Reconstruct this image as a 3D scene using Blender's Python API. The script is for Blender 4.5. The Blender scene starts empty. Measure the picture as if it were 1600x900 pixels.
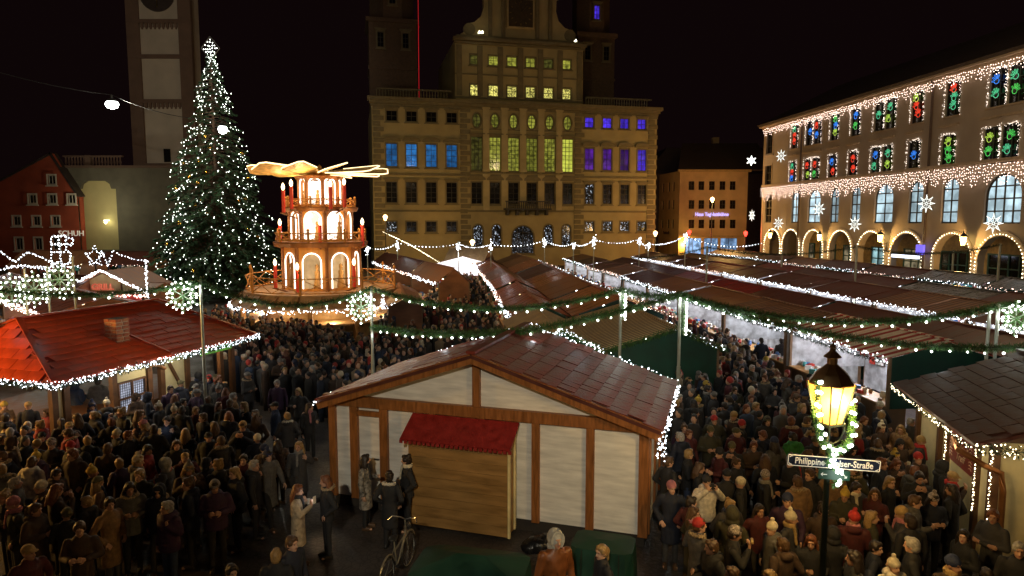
import bpy, math, random
import numpy as np
from mathutils import Vector, Matrix
R = random.Random(7)
PI = math.pi
scene = bpy.context.scene
COL = scene.collection

# ------------------------------------------------------------------ camera, world, sun, exposure
F_PX, EYE = 1050.0, 6.8
PITCH = math.atan((450 - 346) / F_PX)
cam_d = bpy.data.cameras.new("camera")
cam = bpy.data.objects.new("camera", cam_d)
COL.objects.link(cam)
cam.location = (0, 0, EYE)
cam.rotation_euler = (PI / 2 - PITCH, 0, 0)
cam_d.sensor_width = 36
cam_d.lens = 36 * F_PX / 1600
cam_d.clip_start = 0.1
cam_d.clip_end = 3000
scene.camera = cam

world = bpy.data.worlds.new("World")
scene.world = world
world.use_nodes = True
wn, wl = world.node_tree.nodes, world.node_tree.links
bgn = wn["Background"]
sky = wn.new("ShaderNodeTexSky")
sky.sky_type = 'NISHITA'
sky.sun_disc = False
sky.sun_elevation = math.radians(-6)
sky.sun_rotation = math.radians(200)
glow = wn.new("ShaderNodeMixRGB")
glow.blend_type = 'ADD'
glow.inputs[0].default_value = 1
glow.inputs[2].default_value = (0.075, 0.032, 0.036, 1)     # the town's glow on the night sky
wl.new(sky.outputs[0], glow.inputs[1])
wl.new(glow.outputs[0], bgn.inputs[0])
bgn.inputs[1].default_value = 0.05

sun_d = bpy.data.lights.new("moon", 'SUN')
sun_d.energy = 0.012
sun_d.angle = math.radians(8)
sun_d.color = (0.8, 0.88, 1)
sun = bpy.data.objects.new("moon", sun_d)
COL.objects.link(sun)
sun.rotation_euler = (math.radians(42), 0, math.radians(-25))

scene.view_settings.view_transform = 'Standard'
scene.view_settings.look = 'None'
scene.view_settings.exposure = 0
scene.view_settings.gamma = 1
scene.render.engine = 'CYCLES'
cy = scene.cycles
cy.use_denoising = True
try:
    cy.denoiser = 'OPENIMAGEDENOISE'
except Exception:
    pass
cy.max_bounces = 3
cy.diffuse_bounces = 2
cy.glossy_bounces = 2
cy.transmission_bounces = 2
cy.transparent_max_bounces = 4
cy.sample_clamp_indirect = 1.5
cy.caustics_reflective = False
cy.caustics_refractive = False
cy.use_light_tree = True

# ------------------------------------------------------------------ where a pixel of the photograph lies in the place
def ray(px, py):
    x = (px - 800) / F_PX
    y = -(py - 450) / F_PX
    return (x, math.cos(PITCH) + y * math.sin(PITCH), -math.sin(PITCH) + y * math.cos(PITCH))

def gp(px, py, z=0.0):                      # point at height z
    d = ray(px, py)
    t = (z - EYE) / d[2]
    return Vector((d[0] * t, d[1] * t, z))

def dp(px, py, Y):                          # point at distance Y
    d = ray(px, py)
    t = Y / d[1]
    return Vector((d[0] * t, Y, EYE + d[2] * t))

def fp(px, py, o, rz):                      # (along, height) on the upright plane through o with direction rz
    d = ray(px, py)
    nx, ny = -math.sin(rz), math.cos(rz)
    t = (o[0] * nx + o[1] * ny) / (d[0] * nx + d[1] * ny)
    X, Y = d[0] * t - o[0], d[1] * t - o[1]
    return X * math.cos(rz) + Y * math.sin(rz), EYE + d[2] * t

# ------------------------------------------------------------------ materials
MATS = {}
def mat(name, col=(0.5, 0.5, 0.5), rough=0.7, metal=0.0, var=0.25, scale=3.0, bump=0.0, bscale=20.0,
        emit=0.0, ecol=None, stripes=None, stretch=None, spec=0.5, coat=0.0):
    if name in MATS:
        return MATS[name]
    m = bpy.data.materials.new(name)
    m.use_nodes = True
    N, L = m.node_tree.nodes, m.node_tree.links
    b = N["Principled BSDF"]
    b.inputs["Roughness"].default_value = rough
    b.inputs["Metallic"].default_value = metal
    b.inputs["Specular IOR Level"].default_value = spec
    if coat:
        b.inputs["Coat Weight"].default_value = coat
        b.inputs["Coat Roughness"].default_value = 0.15
    c4 = (*col, 1)
    tc = N.new("ShaderNodeTexCoord")
    mp = N.new("ShaderNodeMapping")
    L.new(tc.outputs["Object"], mp.inputs[0])
    if stretch:
        mp.inputs["Scale"].default_value = stretch
    src = None
    if stripes:                             # (axis, width, second colour, fraction)
        ax, w, c2, fr = stripes
        sp = N.new("ShaderNodeSeparateXYZ")
        L.new(tc.outputs["Object"], sp.inputs[0])
        dv = N.new("ShaderNodeMath"); dv.operation = 'DIVIDE'
        L.new(sp.outputs[ax], dv.inputs[0]); dv.inputs[1].default_value = w
        fr_ = N.new("ShaderNodeMath"); fr_.operation = 'FRACT'
        L.new(dv.outputs[0], fr_.inputs[0])
        gt = N.new("ShaderNodeMath"); gt.operation = 'GREATER_THAN'
        L.new(fr_.outputs[0], gt.inputs[0]); gt.inputs[1].default_value = fr
        mx = N.new("ShaderNodeMixRGB")
        L.new(gt.outputs[0], mx.inputs[0])
        mx.inputs[1].default_value = c4
        mx.inputs[2].default_value = (*c2, 1)
        src = mx.outputs[0]
    if var:
        nz = N.new("ShaderNodeTexNoise")
        nz.inputs["Scale"].default_value = scale
        nz.inputs["Detail"].default_value = 5
        L.new(mp.outputs[0], nz.inputs[0])
        mr = N.new("ShaderNodeMapRange")
        mr.inputs[1].default_value = 0.3; mr.inputs[2].default_value = 0.7
        mr.inputs[3].default_value = 1 - var; mr.inputs[4].default_value = 1 + var
        L.new(nz.outputs[0], mr.inputs[0])
        ml = N.new("ShaderNodeMixRGB"); ml.blend_type = 'MULTIPLY'; ml.inputs[0].default_value = 1
        if src:
            L.new(src, ml.inputs[1])
        else:
            ml.inputs[1].default_value = c4
        L.new(mr.outputs[0], ml.inputs[2])
        src = ml.outputs[0]
        rr = N.new("ShaderNodeMapRange")
        rr.inputs[1].default_value = 0.3; rr.inputs[2].default_value = 0.7
        rr.inputs[3].default_value = max(0.03, rough - 0.12); rr.inputs[4].default_value = min(1, rough + 0.12)
        L.new(nz.outputs[0], rr.inputs[0])
        L.new(rr.outputs[0], b.inputs["Roughness"])
    if src:
        L.new(src, b.inputs["Base Color"])
    else:
        b.inputs["Base Color"].default_value = c4
    if bump:
        n2 = N.new("ShaderNodeTexNoise")
        n2.inputs["Scale"].default_value = bscale
        n2.inputs["Detail"].default_value = 4
        L.new(mp.outputs[0], n2.inputs[0])
        bp = N.new("ShaderNodeBump")
        bp.inputs["Strength"].default_value = bump
        bp.inputs["Distance"].default_value = 0.02
        L.new(n2.outputs[0], bp.inputs["Height"])
        L.new(bp.outputs[0], b.inputs["Normal"])
    if emit:
        b.inputs["Emission Color"].default_value = (*(ecol or col), 1)
        b.inputs["Emission Strength"].default_value = emit
        m.cycles.emission_sampling = 'NONE'
    MATS[name] = m
    return m

def bulb(name, col=(1, 1, 1), s=5):
    return mat(name, col, 0.5, emit=s, ecol=col, var=0)

def lit_pane(name, col, s, patch=0.6, sc=2.0, dark=0.1, mid=0.5):
    """a lit window pane: light behind it is uneven (curtains, furniture, lamps in the room)"""
    if name in MATS:
        return MATS[name]
    m = bpy.data.materials.new(name); m.use_nodes = True
    N, L = m.node_tree.nodes, m.node_tree.links
    b = N["Principled BSDF"]
    b.inputs["Base Color"].default_value = (0.02, 0.02, 0.02, 1)
    b.inputs["Roughness"].default_value = 0.1
    tc = N.new("ShaderNodeTexCoord")
    oi = N.new("ShaderNodeObjectInfo")
    ad = N.new("ShaderNodeVectorMath"); ad.operation = 'ADD'
    ml = N.new("ShaderNodeVectorMath"); ml.operation = 'MULTIPLY'
    cb = N.new("ShaderNodeCombineXYZ")
    for k in range(3):
        L.new(oi.outputs["Random"], cb.inputs[k])
    L.new(cb.outputs[0], ml.inputs[0]); ml.inputs[1].default_value = (40, 23, 31)
    L.new(tc.outputs["Object"], ad.inputs[0]); L.new(ml.outputs[0], ad.inputs[1])
    nz = N.new("ShaderNodeTexNoise"); nz.inputs["Scale"].default_value = sc; nz.inputs["Detail"].default_value = 3
    L.new(ad.outputs[0], nz.inputs[0])
    mr = N.new("ShaderNodeMapRange")
    mr.inputs[1].default_value = mid - patch / 4; mr.inputs[2].default_value = mid + patch / 4
    mr.inputs[3].default_value = s * dark; mr.inputs[4].default_value = s
    L.new(nz.outputs[0], mr.inputs[0])
    rm = N.new("ShaderNodeMapRange"); rm.inputs[3].default_value = 0.45; rm.inputs[4].default_value = 1.2
    L.new(oi.outputs["Random"], rm.inputs[0])
    mm = N.new("ShaderNodeMath"); mm.operation = 'MULTIPLY'
    L.new(mr.outputs[0], mm.inputs[0]); L.new(rm.outputs[0], mm.inputs[1])
    b.inputs["Emission Color"].default_value = (*col, 1)
    L.new(mm.outputs[0], b.inputs["Emission Strength"])
    m.cycles.emission_sampling = 'NONE'
    MATS[name] = m
    return m

# ------------------------------------------------------------------ mesh helpers
def rotm(rx=0, ry=0, rz=0):
    return Matrix.Rotation(rz, 3, 'Z') @ Matrix.Rotation(ry, 3, 'Y') @ Matrix.Rotation(rx, 3, 'X')

class MB:
    def __init__(s):
        s.v, s.f, s.m = [], [], []
    def add(s, vs, fs, mi=0):
        n = len(s.v)
        s.v += [tuple(p) for p in vs]
        s.f += [tuple(i + n for i in f) for f in fs]
        s.m += [mi] * len(fs)
        return s
    def box(s, c, d, r=None, mi=0):
        x, y, z = d[0] / 2, d[1] / 2, d[2] / 2
        vs = [Vector((a, b, e)) for a in (-x, x) for b in (-y, y) for e in (-z, z)]
        if r:
            vs = [r @ p for p in vs]
        vs = [p + Vector(c) for p in vs]
        return s.add(vs, [(0, 1, 3, 2), (4, 6, 7, 5), (0, 4, 5, 1), (2, 3, 7, 6), (0, 2, 6, 4), (1, 5, 7, 3)], mi)
    def bar(s, a, b, w, h=None, mi=0):
        a, b = Vector(a), Vector(b)
        d = b - a
        q = d.to_track_quat('Y', 'Z').to_matrix()
        return s.box((a + b) / 2, (w, d.length, h or w), q, mi)
    def tube(s, pts, r, n=8, mi=0, close=True):
        pts = [Vector(p) for p in pts]
        rs = r if isinstance(r, (list, tuple)) else [r] * len(pts)
        vs, fs = [], []
        for i, p in enumerate(pts):
            t = (pts[min(i + 1, len(pts) - 1)] - pts[max(i - 1, 0)]).normalized()
            up = Vector((0, 0, 1)) if abs(t.z) < 0.95 else Vector((1, 0, 0))
            a = t.cross(up).normalized(); b = a.cross(t)
            for k in range(n):
                an = 2 * PI * k / n
                vs.append(p + (a * math.cos(an) + b * math.sin(an)) * rs[i])
        for i in range(len(pts) - 1):
            for k in range(n):
                fs.append((i * n + k, i * n + (k + 1) % n, (i + 1) * n + (k + 1) % n, (i + 1) * n + k))
        if close:
            fs.append(tuple(range(n))[::-1]); fs.append(tuple(range((len(pts) - 1) * n, len(pts) * n)))
        return s.add(vs, fs, mi)
    def lathe(s, prof, n=12, c=(0, 0, 0), mi=0, sx=1, sy=1, ph=0):
        vs, fs = [], []
        for (r, z) in prof:
            for k in range(n):
                an = 2 * PI * k / n + ph
                vs.append((c[0] + r * math.cos(an) * sx, c[1] + r * math.sin(an) * sy, c[2] + z))
        for i in range(len(prof) - 1):
            for k in range(n):
                fs.append((i * n + k, i * n + (k + 1) % n, (i + 1) * n + (k + 1) % n, (i + 1) * n + k))
        fs.append(tuple(range(n))[::-1]); fs.append(tuple(range((len(prof) - 1) * n, len(prof) * n)))
        return s.add(vs, fs, mi)
    def prism(s, poly, y0, y1, mi=0):         # polygon in x,z pulled along y
        n = len(poly)
        vs = [(x, y0, z) for x, z in poly] + [(x, y1, z) for x, z in poly]
        fs = [tuple(range(n)), tuple(range(n, 2 * n))[::-1]] + [(i, i + n, (i + 1) % n + n, (i + 1) % n) for i in range(n)]
        return s.add(vs, fs, mi)
    def slab(s, quad, t, mi=0):               # four corners, thickness t downwards
        vs = [Vector(p) for p in quad]
        n = (vs[1] - vs[0]).cross(vs[3] - vs[0]).normalized()
        if n.z < 0: n = -n
        vs2 = [p - n * t for p in vs]
        return s.add(vs + vs2, [(0, 1, 2, 3), (7, 6, 5, 4), (0, 4, 5, 1), (1, 5, 6, 2), (2, 6, 7, 3), (3, 7, 4, 0)], mi)
    def octa(s, c, r, mi=0):
        x, y, z = c
        return s.add([(x + r, y, z), (x - r, y, z), (x, y + r, z), (x, y - r, z), (x, y, z + r), (x, y, z - r)],
                     [(0, 2, 4), (2, 1, 4), (1, 3, 4), (3, 0, 4), (2, 0, 5), (1, 2, 5), (3, 1, 5), (0, 3, 5)], mi)
    def mesh(s, name, mats, smooth=False):
        me = bpy.data.meshes.new(name)
        me.from_pydata(s.v, [], s.f)
        for m in (mats if isinstance(mats, (list, tuple)) else [mats]):
            me.materials.append(m)
        if any(s.m):
            me.polygons.foreach_set('material_index', s.m)
        if smooth:
            me.polygons.foreach_set('use_smooth', [True] * len(s.f))
        me.update()
        return me
    def build(s, name, mats, parent=None, loc=(0, 0, 0), rot=(0, 0, 0), smooth=False, kind=None):
        return put(name, s.mesh(name, mats, smooth), parent, loc, rot, kind)

def put(name, me, parent=None, loc=(0, 0, 0), rot=(0, 0, 0), kind=None, scale=None):
    o = bpy.data.objects.new(name, me)
    COL.objects.link(o)
    if parent: o.parent = parent
    o.location = loc
    o.rotation_euler = rot
    if scale: o.scale = scale
    if kind: o['kind'] = kind
    return o

def tag(o, label=None, cat=None, group=None, kind=None):
    if label: o['label'] = label
    if cat: o['category'] = cat
    if group: o['group'] = group
    if kind: o['kind'] = kind
    return o

def thing(name, label, cat, loc=(0, 0, 0), rz=0.0, group=None):
    o = bpy.data.objects.new(name, None)
    o.empty_display_size = 0.2
    COL.objects.link(o)
    o.location = loc
    o.rotation_euler = (0, 0, rz)
    return tag(o, label, cat, group)

def copy_tree(o, parent=None):
    kids = [c for c in o.children]
    c = o.copy(); COL.objects.link(c)
    if parent: c.parent = parent
    for k in kids: copy_tree(k, c)
    return c

def lamp(parent, loc, watts, col, r=0.05, name="light", spot=None, rot=(0, 0, 0)):
    d = bpy.data.lights.new(name, 'SPOT' if spot else 'POINT')
    d.energy = watts; d.color = col; d.shadow_soft_size = r
    if spot:
        d.spot_size = math.radians(spot); d.spot_blend = 0.6
    o = bpy.data.objects.new(name, d); COL.objects.link(o)
    if parent: o.parent = parent
    o.location = loc; o.rotation_euler = rot
    return o

MESHES = {}
def cached(key, fn):
    if key not in MESHES: MESHES[key] = fn()
    return MESHES[key]

WARM, COOLW, ORANGE = (1, 0.74, 0.42), (0.92, 0.95, 1.0), (1, 0.5, 0.14)
B_COOL = bulb('bulb_cold_white', (0.86, 0.93, 1.0), 9)
B_PINK = bulb('bulb_rose_white', (1.0, 0.74, 0.62), 6)
B_WARM = bulb('bulb_warm_white', (1.0, 0.86, 0.55), 9)
B_GRN = bulb('bulb_big_white', (0.92, 1.0, 0.90), 12)
M_CABLE = mat('black_cable', (0.02, 0.02, 0.02), 0.5, var=0)
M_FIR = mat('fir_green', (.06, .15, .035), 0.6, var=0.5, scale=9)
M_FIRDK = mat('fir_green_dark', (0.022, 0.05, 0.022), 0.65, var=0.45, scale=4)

def along(pts, step):
    """points every step along a polyline"""
    out, acc = [], 0.0
    pts = [Vector(p) for p in pts]
    for a, b in zip(pts, pts[1:]):
        L = (b - a).length
        while acc <= L:
            out.append(a.lerp(b, acc / L if L else 0)); acc += step
        acc -= L
    return out

def sag(a, b, drop, n=12):
    a, b = Vector(a), Vector(b)
    return [a.lerp(b, i / n) - Vector((0, 0, drop * 4 * (i / n) * (1 - i / n))) for i in range(n + 1)]

def bulbs_mesh(name, pts, r, m, jit=0.0, cable=True, rr=R):
    b = MB()
    for p in pts:
        q = (p[0] + rr.uniform(-jit, jit), p[1] + rr.uniform(-jit, jit), p[2] + rr.uniform(-jit, jit))
        b.octa(q, r * rr.choice((0.55, 0.75, 0.9, 1.0, 1.15)))
    return b.mesh(name, [m])

def string(parent, pts, step, r, m, jit=0.0, name='light_string', rows=1):
    P = []
    for _ in range(rows):
        P += along(pts, step * R.uniform(0.9, 1.1))
    o = put(name, bulbs_mesh(name, P, r, m, jit), parent, kind='stuff')
    return o

def needles(pts, step, rad, n_per, ln=0.11, wd=0.012, droop=0.3):
    b = MB()
    for p in along(pts, step):
        for _ in range(n_per):
            d = Vector((R.gauss(0, 1), R.gauss(0, 1), R.gauss(0, 1) - droop)).normalized()
            c = p + d * rad * R.uniform(0.1, 0.75)
            e = c + (d + Vector((R.uniform(-.6, .6), R.uniform(-.6, .6), R.uniform(-.6, .2)))).normalized() * ln * R.uniform(0.6, 1.2)
            s = d.cross(Vector((R.random(), R.random(), R.random()))).normalized() * wd
            b.add([c - s, c + s, e], [(0, 1, 2)])
    return b

# ------------------------------------------------------------------ facades
def wall_mb(W, H, ops, depth=0.35, z0=0.0, mi=0):
    xs = sorted({0.0, W} | {o[0] for o in ops} | {o[1] for o in ops})
    zs = sorted({z0, H} | {o[2] for o in ops} | {o[3] for o in ops})
    b = MB()
    idx = {}
    def vid(x, z):
        if (x, z) not in idx:
            idx[(x, z)] = len(b.v); b.v.append((x, 0, z))
        return idx[(x, z)]
    for i in range(len(xs) - 1):
        for j in range(len(zs) - 1):
            cx, cz = (xs[i] + xs[i + 1]) / 2, (zs[j] + zs[j + 1]) / 2
            if any(o[0] < cx < o[1] and o[2] < cz < o[3] for o in ops): continue
            b.f.append((vid(xs[i], zs[j]), vid(xs[i + 1], zs[j]), vid(xs[i + 1], zs[j + 1]), vid(xs[i], zs[j + 1]))); b.m.append(mi)
    for o in ops:
        a, c, e, g = o[:4]
        arch = len(o) > 4 and o[4]
        if arch == 2:       # oval
            n = 20
            pts = [((a + c) / 2 + (c - a) / 2 * math.cos(2 * PI * k / n), (e + g) / 2 + (g - e) / 2 * math.sin(2 * PI * k / n)) for k in range(n)]
            for q, (cx, cz) in enumerate(((c, g), (a, g), (a, e), (c, e))):
                for k in range(5):
                    p, r = pts[(q * 5 + k) % n], pts[(q * 5 + k + 1) % n]
                    b.add([(cx, 0, cz), (p[0], 0, p[1]), (r[0], 0, r[1])], [(0, 1, 2)], mi)
            ring = pts
        elif arch:
            rr = min((c - a) / 2, g - e)
            zc = g - rr
            n = 12
            pts = [((a + c) / 2 + (c - a) / 2 * math.cos(PI * k / n), zc + rr * math.sin(PI * k / n)) for k in range(n + 1)]
            for k in range(n):
                cx = c if k < n / 2 else a
                p, r = pts[k], pts[k + 1]
                b.add([(cx, 0, g), (p[0], 0, p[1]), (r[0], 0, r[1])], [(0, 1, 2)], mi)
            ring = [(a, e), (c, e)] + pts
        else:
            ring = [(a, e), (c, e), (c, g), (a, g)]
        n = len(ring)
        vs = [(x, 0, z) for x, z in ring] + [(x, depth, z) for x, z in ring]
        b.add(vs, [(k, k + n, (k + 1) % n + n, (k + 1) % n) for k in range(n)], mi)
    return b

def outline(w, h, arch, n=12):              # opening outline about its bottom centre
    if arch == 2:
        return [(w / 2 * math.cos(2 * PI * k / 20), h / 2 + h / 2 * math.sin(2 * PI * k / 20)) for k in range(20)]
    if arch:
        return [(-w / 2, 0), (w / 2, 0)] + [(w / 2 * math.cos(PI * k / n), h - w / 2 + w / 2 * math.sin(PI * k / n)) for k in range(n + 1)]
    return [(-w / 2, 0), (w / 2, 0), (w / 2, h), (-w / 2, h)]

def win_frame(w, h, nx, nz, arch=0, bar=0.07, casing=0.0):
    """glazing bars and frame set 0.2 m back in the opening; optional stone casing round it, proud of the wall"""
    def mk():
        b = MB()
        for i in range(1, nx):
            x = -w / 2 + w * i / nx
            top = h if arch == 0 else (h / 2 + h / 2 * math.sqrt(max(0, 1 - (2 * x / w) ** 2)) if arch == 2 else h - w / 2 + math.sqrt(max(0, (w / 2) ** 2 - x * x)))
            bot = 0 if arch != 2 else h - top
            b.box((x, 0.20, (top + bot) / 2), (bar, 0.06, top - bot))
        for j in range(1, nz):
            z = h * j / nz
            hw = w / 2
            if arch == 2: hw = w / 2 * math.sqrt(max(0, 1 - (2 * z / h - 1) ** 2))
            elif arch and z > h - w / 2: hw = math.sqrt(max(0, (w / 2) ** 2 - (z - h + w / 2) ** 2))
            b.box((0, 0.215, z), (2 * hw, 0.05, bar * 0.9))
        ring = outline(w, h, arch)
        n = len(ring)
        cx, cz = 0, h / 2
        def inset(k, t): x, z = ring[k]; dx, dz = cx - x, cz - z; l = math.hypot(dx, dz); return (x + dx / l * t, z + dz / l * t)
        vs = [(x, 0.17, z) for x, z in ring] + [(inset(k, bar * 1.2)[0], 0.17, inset(k, bar * 1.2)[1]) for k in range(n)]
        vs += [(p[0], 0.24, p[2]) for p in vs[n:]]
        b.add(vs, [(k, (k + 1) % n, (k + 1) % n + n, k + n) for k in range(n)] + [(k + n, (k + 1) % n + n, (k + 1) % n + 2 * n, k + 2 * n) for k in range(n)])
        return b.mesh('window', [M_FRAME_CUR[0]])
    return cached(('wf', w, h, nx, nz, arch, bar, M_FRAME_CUR[0].name), mk)

def casing_mesh(w, h, t, proud, arch, m, top=0.0, kind=0):
    def mk():
        b = MB()
        ring = outline(w, h, arch)
        n = len(ring)
        out = []
        for x, z in ring:
            if arch == 2 or (arch and z > h - w / 2 + 1e-4):
                cz = h / 2 if arch == 2 else h - w / 2
                dx, dz = x, z - cz
                l = math.hypot(dx, dz); out.append((x + dx / l * t, z + dz / l * t))
            else:
                out.append((x + math.copysign(t, x), z - (t if z < 1e-6 else -(0 if arch else t))))
        vs = [(x, -proud, z) for x, z in ring] + [(x, -proud, z) for x, z in out] + [(x, 0.003, z) for x, z in out] + [(x, 0.003, z) for x, z in ring]
        fs = []
        for k in range(n):
            k2 = (k + 1) % n
            fs += [(k, k2, k2 + n, k + n), (k + n, k2 + n, k2 + 2 * n, k + 2 * n), (k, k + 3 * n, k2 + 3 * n, k2)]
        b.add(vs, fs)
        b.box((0, -proud - 0.03, -t - 0.08), (w + 2 * t + 0.3, 0.22, 0.14))
        if kind == 1:                       # straight cornice
            b.box((0, -proud - 0.08, h + t + 0.22), (w + 2 * t + 0.4, 0.42, 0.16))
            b.box((0, -proud / 2, h + t + 0.07), (w + 2 * t + 0.1, 0.14, 0.14))
        if kind == 2:                       # segmental pediment
            ww = w / 2 + t + 0.35
            poly = [(-ww, h + t + .12), (ww, h + t + .12)] + [(ww * math.cos(PI * k / 10), h + t + .26 + .55 * math.sin(PI * k / 10)) for k in range(11)]
            b.prism(poly, -proud - 0.3, 0.003)
        return b.mesh('casing', [m])
    return cached(('cs', w, h, t, proud, arch, m.name, kind), mk)

M_FRAME_CUR = [None]
def pane_mesh(w, h, arch, m):
    def mk():
        b = MB()
        r = outline(w, h, arch)
        b.add([(x, 0.27, z) for x, z in r], [tuple(range(len(r)))])
        return b.mesh('pane', [m])
    return cached(('pn', w, h, arch, m.name), mk)

def window(par, s, z, w, h, nx, nz, pane, arch=0, casing=None, ck=0, label=None, bar=0.07, dark=None):
    """opening centre s, bottom z"""
    f = put('window', win_frame(w, h, nx, nz, arch, bar), par, (s, 0, z))
    put('pane', pane_mesh(w, h, arch, pane), f)
    if casing:
        put('casing', casing_mesh(w, h, 0.18, 0.07, arch, casing, kind=ck), f)
    if label: f['label'] = label
    return f

# ------------------------------------------------------------------ ground, sky
def cobbles():
    m = bpy.data.materials.new('dark_wet_cobbles'); m.use_nodes = True
    N, L = m.node_tree.nodes, m.node_tree.links
    b = N["Principled BSDF"]
    tc = N.new("ShaderNodeTexCoord")
    v = N.new("ShaderNodeTexVoronoi"); v.inputs["Scale"].default_value = 7
    v.feature = 'DISTANCE_TO_EDGE'
    L.new(tc.outputs["Object"], v.inputs["Vector"])
    nz = N.new("ShaderNodeTexNoise"); nz.inputs["Scale"].default_value = 0.6; nz.inputs["Detail"].default_value = 6
    L.new(tc.outputs["Object"], nz.inputs[0])
    mr = N.new("ShaderNodeMapRange"); mr.inputs[2].default_value = 0.08; mr.inputs[3].default_value = 0.35; mr.inputs[4].default_value = 1
    L.new(v.outputs[0], mr.inputs[0])
    cr = N.new("ShaderNodeMixRGB"); cr.inputs[1].default_value = (0.04, 0.033, 0.03, 1); cr.inputs[2].default_value = (0.085, 0.07, 0.062, 1)
    L.new(nz.outputs[0], cr.inputs[0])
    ml = N.new("ShaderNodeMixRGB"); ml.blend_type = 'MULTIPLY'; ml.inputs[0].default_value = 1
    L.new(cr.outputs[0], ml.inputs[1]); L.new(mr.outputs[0], ml.inputs[2])
    L.new(ml.outputs[0], b.inputs["Base Color"])
    rr = N.new("ShaderNodeMapRange"); rr.inputs[1].default_value = .35; rr.inputs[2].default_value = .65; rr.inputs[3].default_value = 0.35; rr.inputs[4].default_value = 0.8
    L.new(nz.outputs[0], rr.inputs[0]); L.new(rr.outputs[0], b.inputs["Roughness"])
    bp = N.new("ShaderNodeBump"); bp.inputs["Strength"].default_value = 0.5; bp.inputs["Distance"].default_value = 0.02
    L.new(v.outputs[0], bp.inputs["Height"]); L.new(bp.outputs[0], b.inputs["Normal"])
    return m
g = MB()
g.add([(-900, -900, 0), (900, -900, 0), (900, 900, 0), (-900, 900, 0)], [(0, 1, 2, 3)])
tag(g.build('ground', [cobbles()]), 'dark cobbled square under the crowd', kind='structure')

# ------------------------------------------------------------------ town hall
M_HALL = mat('ochre_render', (0.42, 0.34, 0.17), 0.85, var=0.14, scale=0.5, bump=0.15, bscale=4)
M_HALLTRIM = mat('grey_stone_trim', (0.20, 0.165, 0.09), 0.8, var=0.2, scale=1.5)
M_HALLLIGHT = mat('pale_pilaster', (0.50, 0.41, 0.22), 0.85, var=0.15, scale=0.8)
M_SLATE = mat('dark_roof_tiles', (0.05, 0.035, 0.03), 0.7, var=0.3, scale=2)
M_DARKFRAME = mat('dark_window_frame', (0.05, 0.045, 0.035), 0.6, var=0.1)
P_DARK = mat('dark_glass', (0.012, 0.011, 0.01), 0.12, var=0, spec=0.6)
P_STAR = lit_pane('glass_with_little_lights', (0.75, 0.85, 1.0), 0.95, 0.16, 4.5, 0.0, mid=.62)
P_YEL = lit_pane('lit_yellow_green', (0.60, 0.60, 0.08), 0.6, 0.6, 2.2, 0.25)
P_YEL2 = lit_pane('lit_bright_yellow_green', (0.75, 0.80, 0.10), 1.2, 0.4, 1.0, 0.6)
P_YELDIM = lit_pane('lit_dim_olive', (0.35, 0.33, 0.06), 0.25, 0.5, 2, 0.25)
P_YELORN = lit_pane('lit_yellow_patterned', (0.95, 0.85, 0.20), 1.4, 0.3, 5, 0.15)
P_BLUE = lit_pane('lit_cold_blue', (0.03, 0.22, 0.62), 0.75, 0.8, 1.2, 0.25)
P_VIOB = lit_pane('lit_violet_blue', (0.09, 0.04, 0.9), 1.2, 0.7, 1.5, 0.3)
P_VIO = lit_pane('lit_violet', (0.13, 0.02, 0.42), 0.8, 0.8, 0.9, 0.2)

HL = dp(580, 150, 98)
HR_ = dp(1027, 168, 107.9)
TH_RZ = math.atan2(HR_.y - HL.y, HR_.x - HL.x)
THO = (HL.x, HL.y)
TH_W = math.hypot(HR_.x - HL.x, HR_.y - HL.y)
TH_H = fp(800, 160, THO, TH_RZ)[1]
th = thing('town_hall', 'tall ochre baroque town hall with blue, yellow and violet lit windows', 'town hall', (HL.x, HL.y, 0), TH_RZ)
M_FRAME_CUR[0] = M_DARKFRAME
def hs(px, py): return fp(px, py, THO, TH_RZ)
ops, wins = [], []
def hwin(px, py, w, h, nx, nz, pane, arch=0, ck=0, cas=True, label=None, zc=None):
    s, z = hs(px, py)
    if zc is not None: z = zc
    ops.append((s - w / 2, s + w / 2, z - h / 2, z + h / 2, arch))
    wins.append((s, z - h / 2, w, h, nx, nz, pane, arch, ck, cas, label))
LX, RX = (612, 643, 674, 706), (921, 949, 976, 1003)
Z1, Z2, Z3, Z4 = hs(800, 187)[1], hs(800, 246)[1], hs(800, 302)[1], hs(800, 354)[1]
for i, x in enumerate(LX):
    hwin(x, 183, 1.5, 1.45, 2, 2, P_DARK, ck=1, zc=Z1)
    hwin(x, 243, 1.55, 3.3, 2, 4, P_BLUE, ck=2, zc=Z2, label='tall window lit cold blue')
    hwin(x, 302, 1.55, 3.0, 2, 4, P_DARK, ck=1, zc=Z3)
    hwin(x, 354, 1.5, 1.5, 2, 2, P_STAR if i == 0 else P_DARK, zc=Z4)
for i, x in enumerate(RX):
    hwin(x, 192, 1.4, 1.5, 2, 2, P_VIOB, ck=1, zc=Z1, label='small window lit violet blue')
    hwin(x, 249, 1.45, 3.3, 2, 4, P_VIO if i < 3 else P_VIOB, ck=2, zc=Z2, label='tall window lit violet')
    hwin(x, 302, 1.45, 3.0, 2, 4, P_STAR if i == 0 else P_DARK, ck=1, zc=Z3)
    hwin(x, 352, 1.5, 1.5, 2, 2, P_STAR, zc=Z4)
CX = (745, 773.5, 802.5, 831, 859, 887)
for i, x in enumerate(CX):
    hwin(x, 190, 1.25, 2.1, 2, 4, P_YEL if i else P_YELDIM, arch=2, zc=Z1 - .25, label='oval window lit yellow green')
    hwin(x, 238, 1.7, 5.0, 3, 8, (P_YELDIM, P_YEL, P_YEL, P_YEL, P_YEL, P_YEL2)[i], ck=1, zc=Z2 + .45, label='very tall window lit yellow green')
    hwin(x, 302, 1.55, 3.2, 2, 4, P_DARK, ck=2, zc=Z3)
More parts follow.
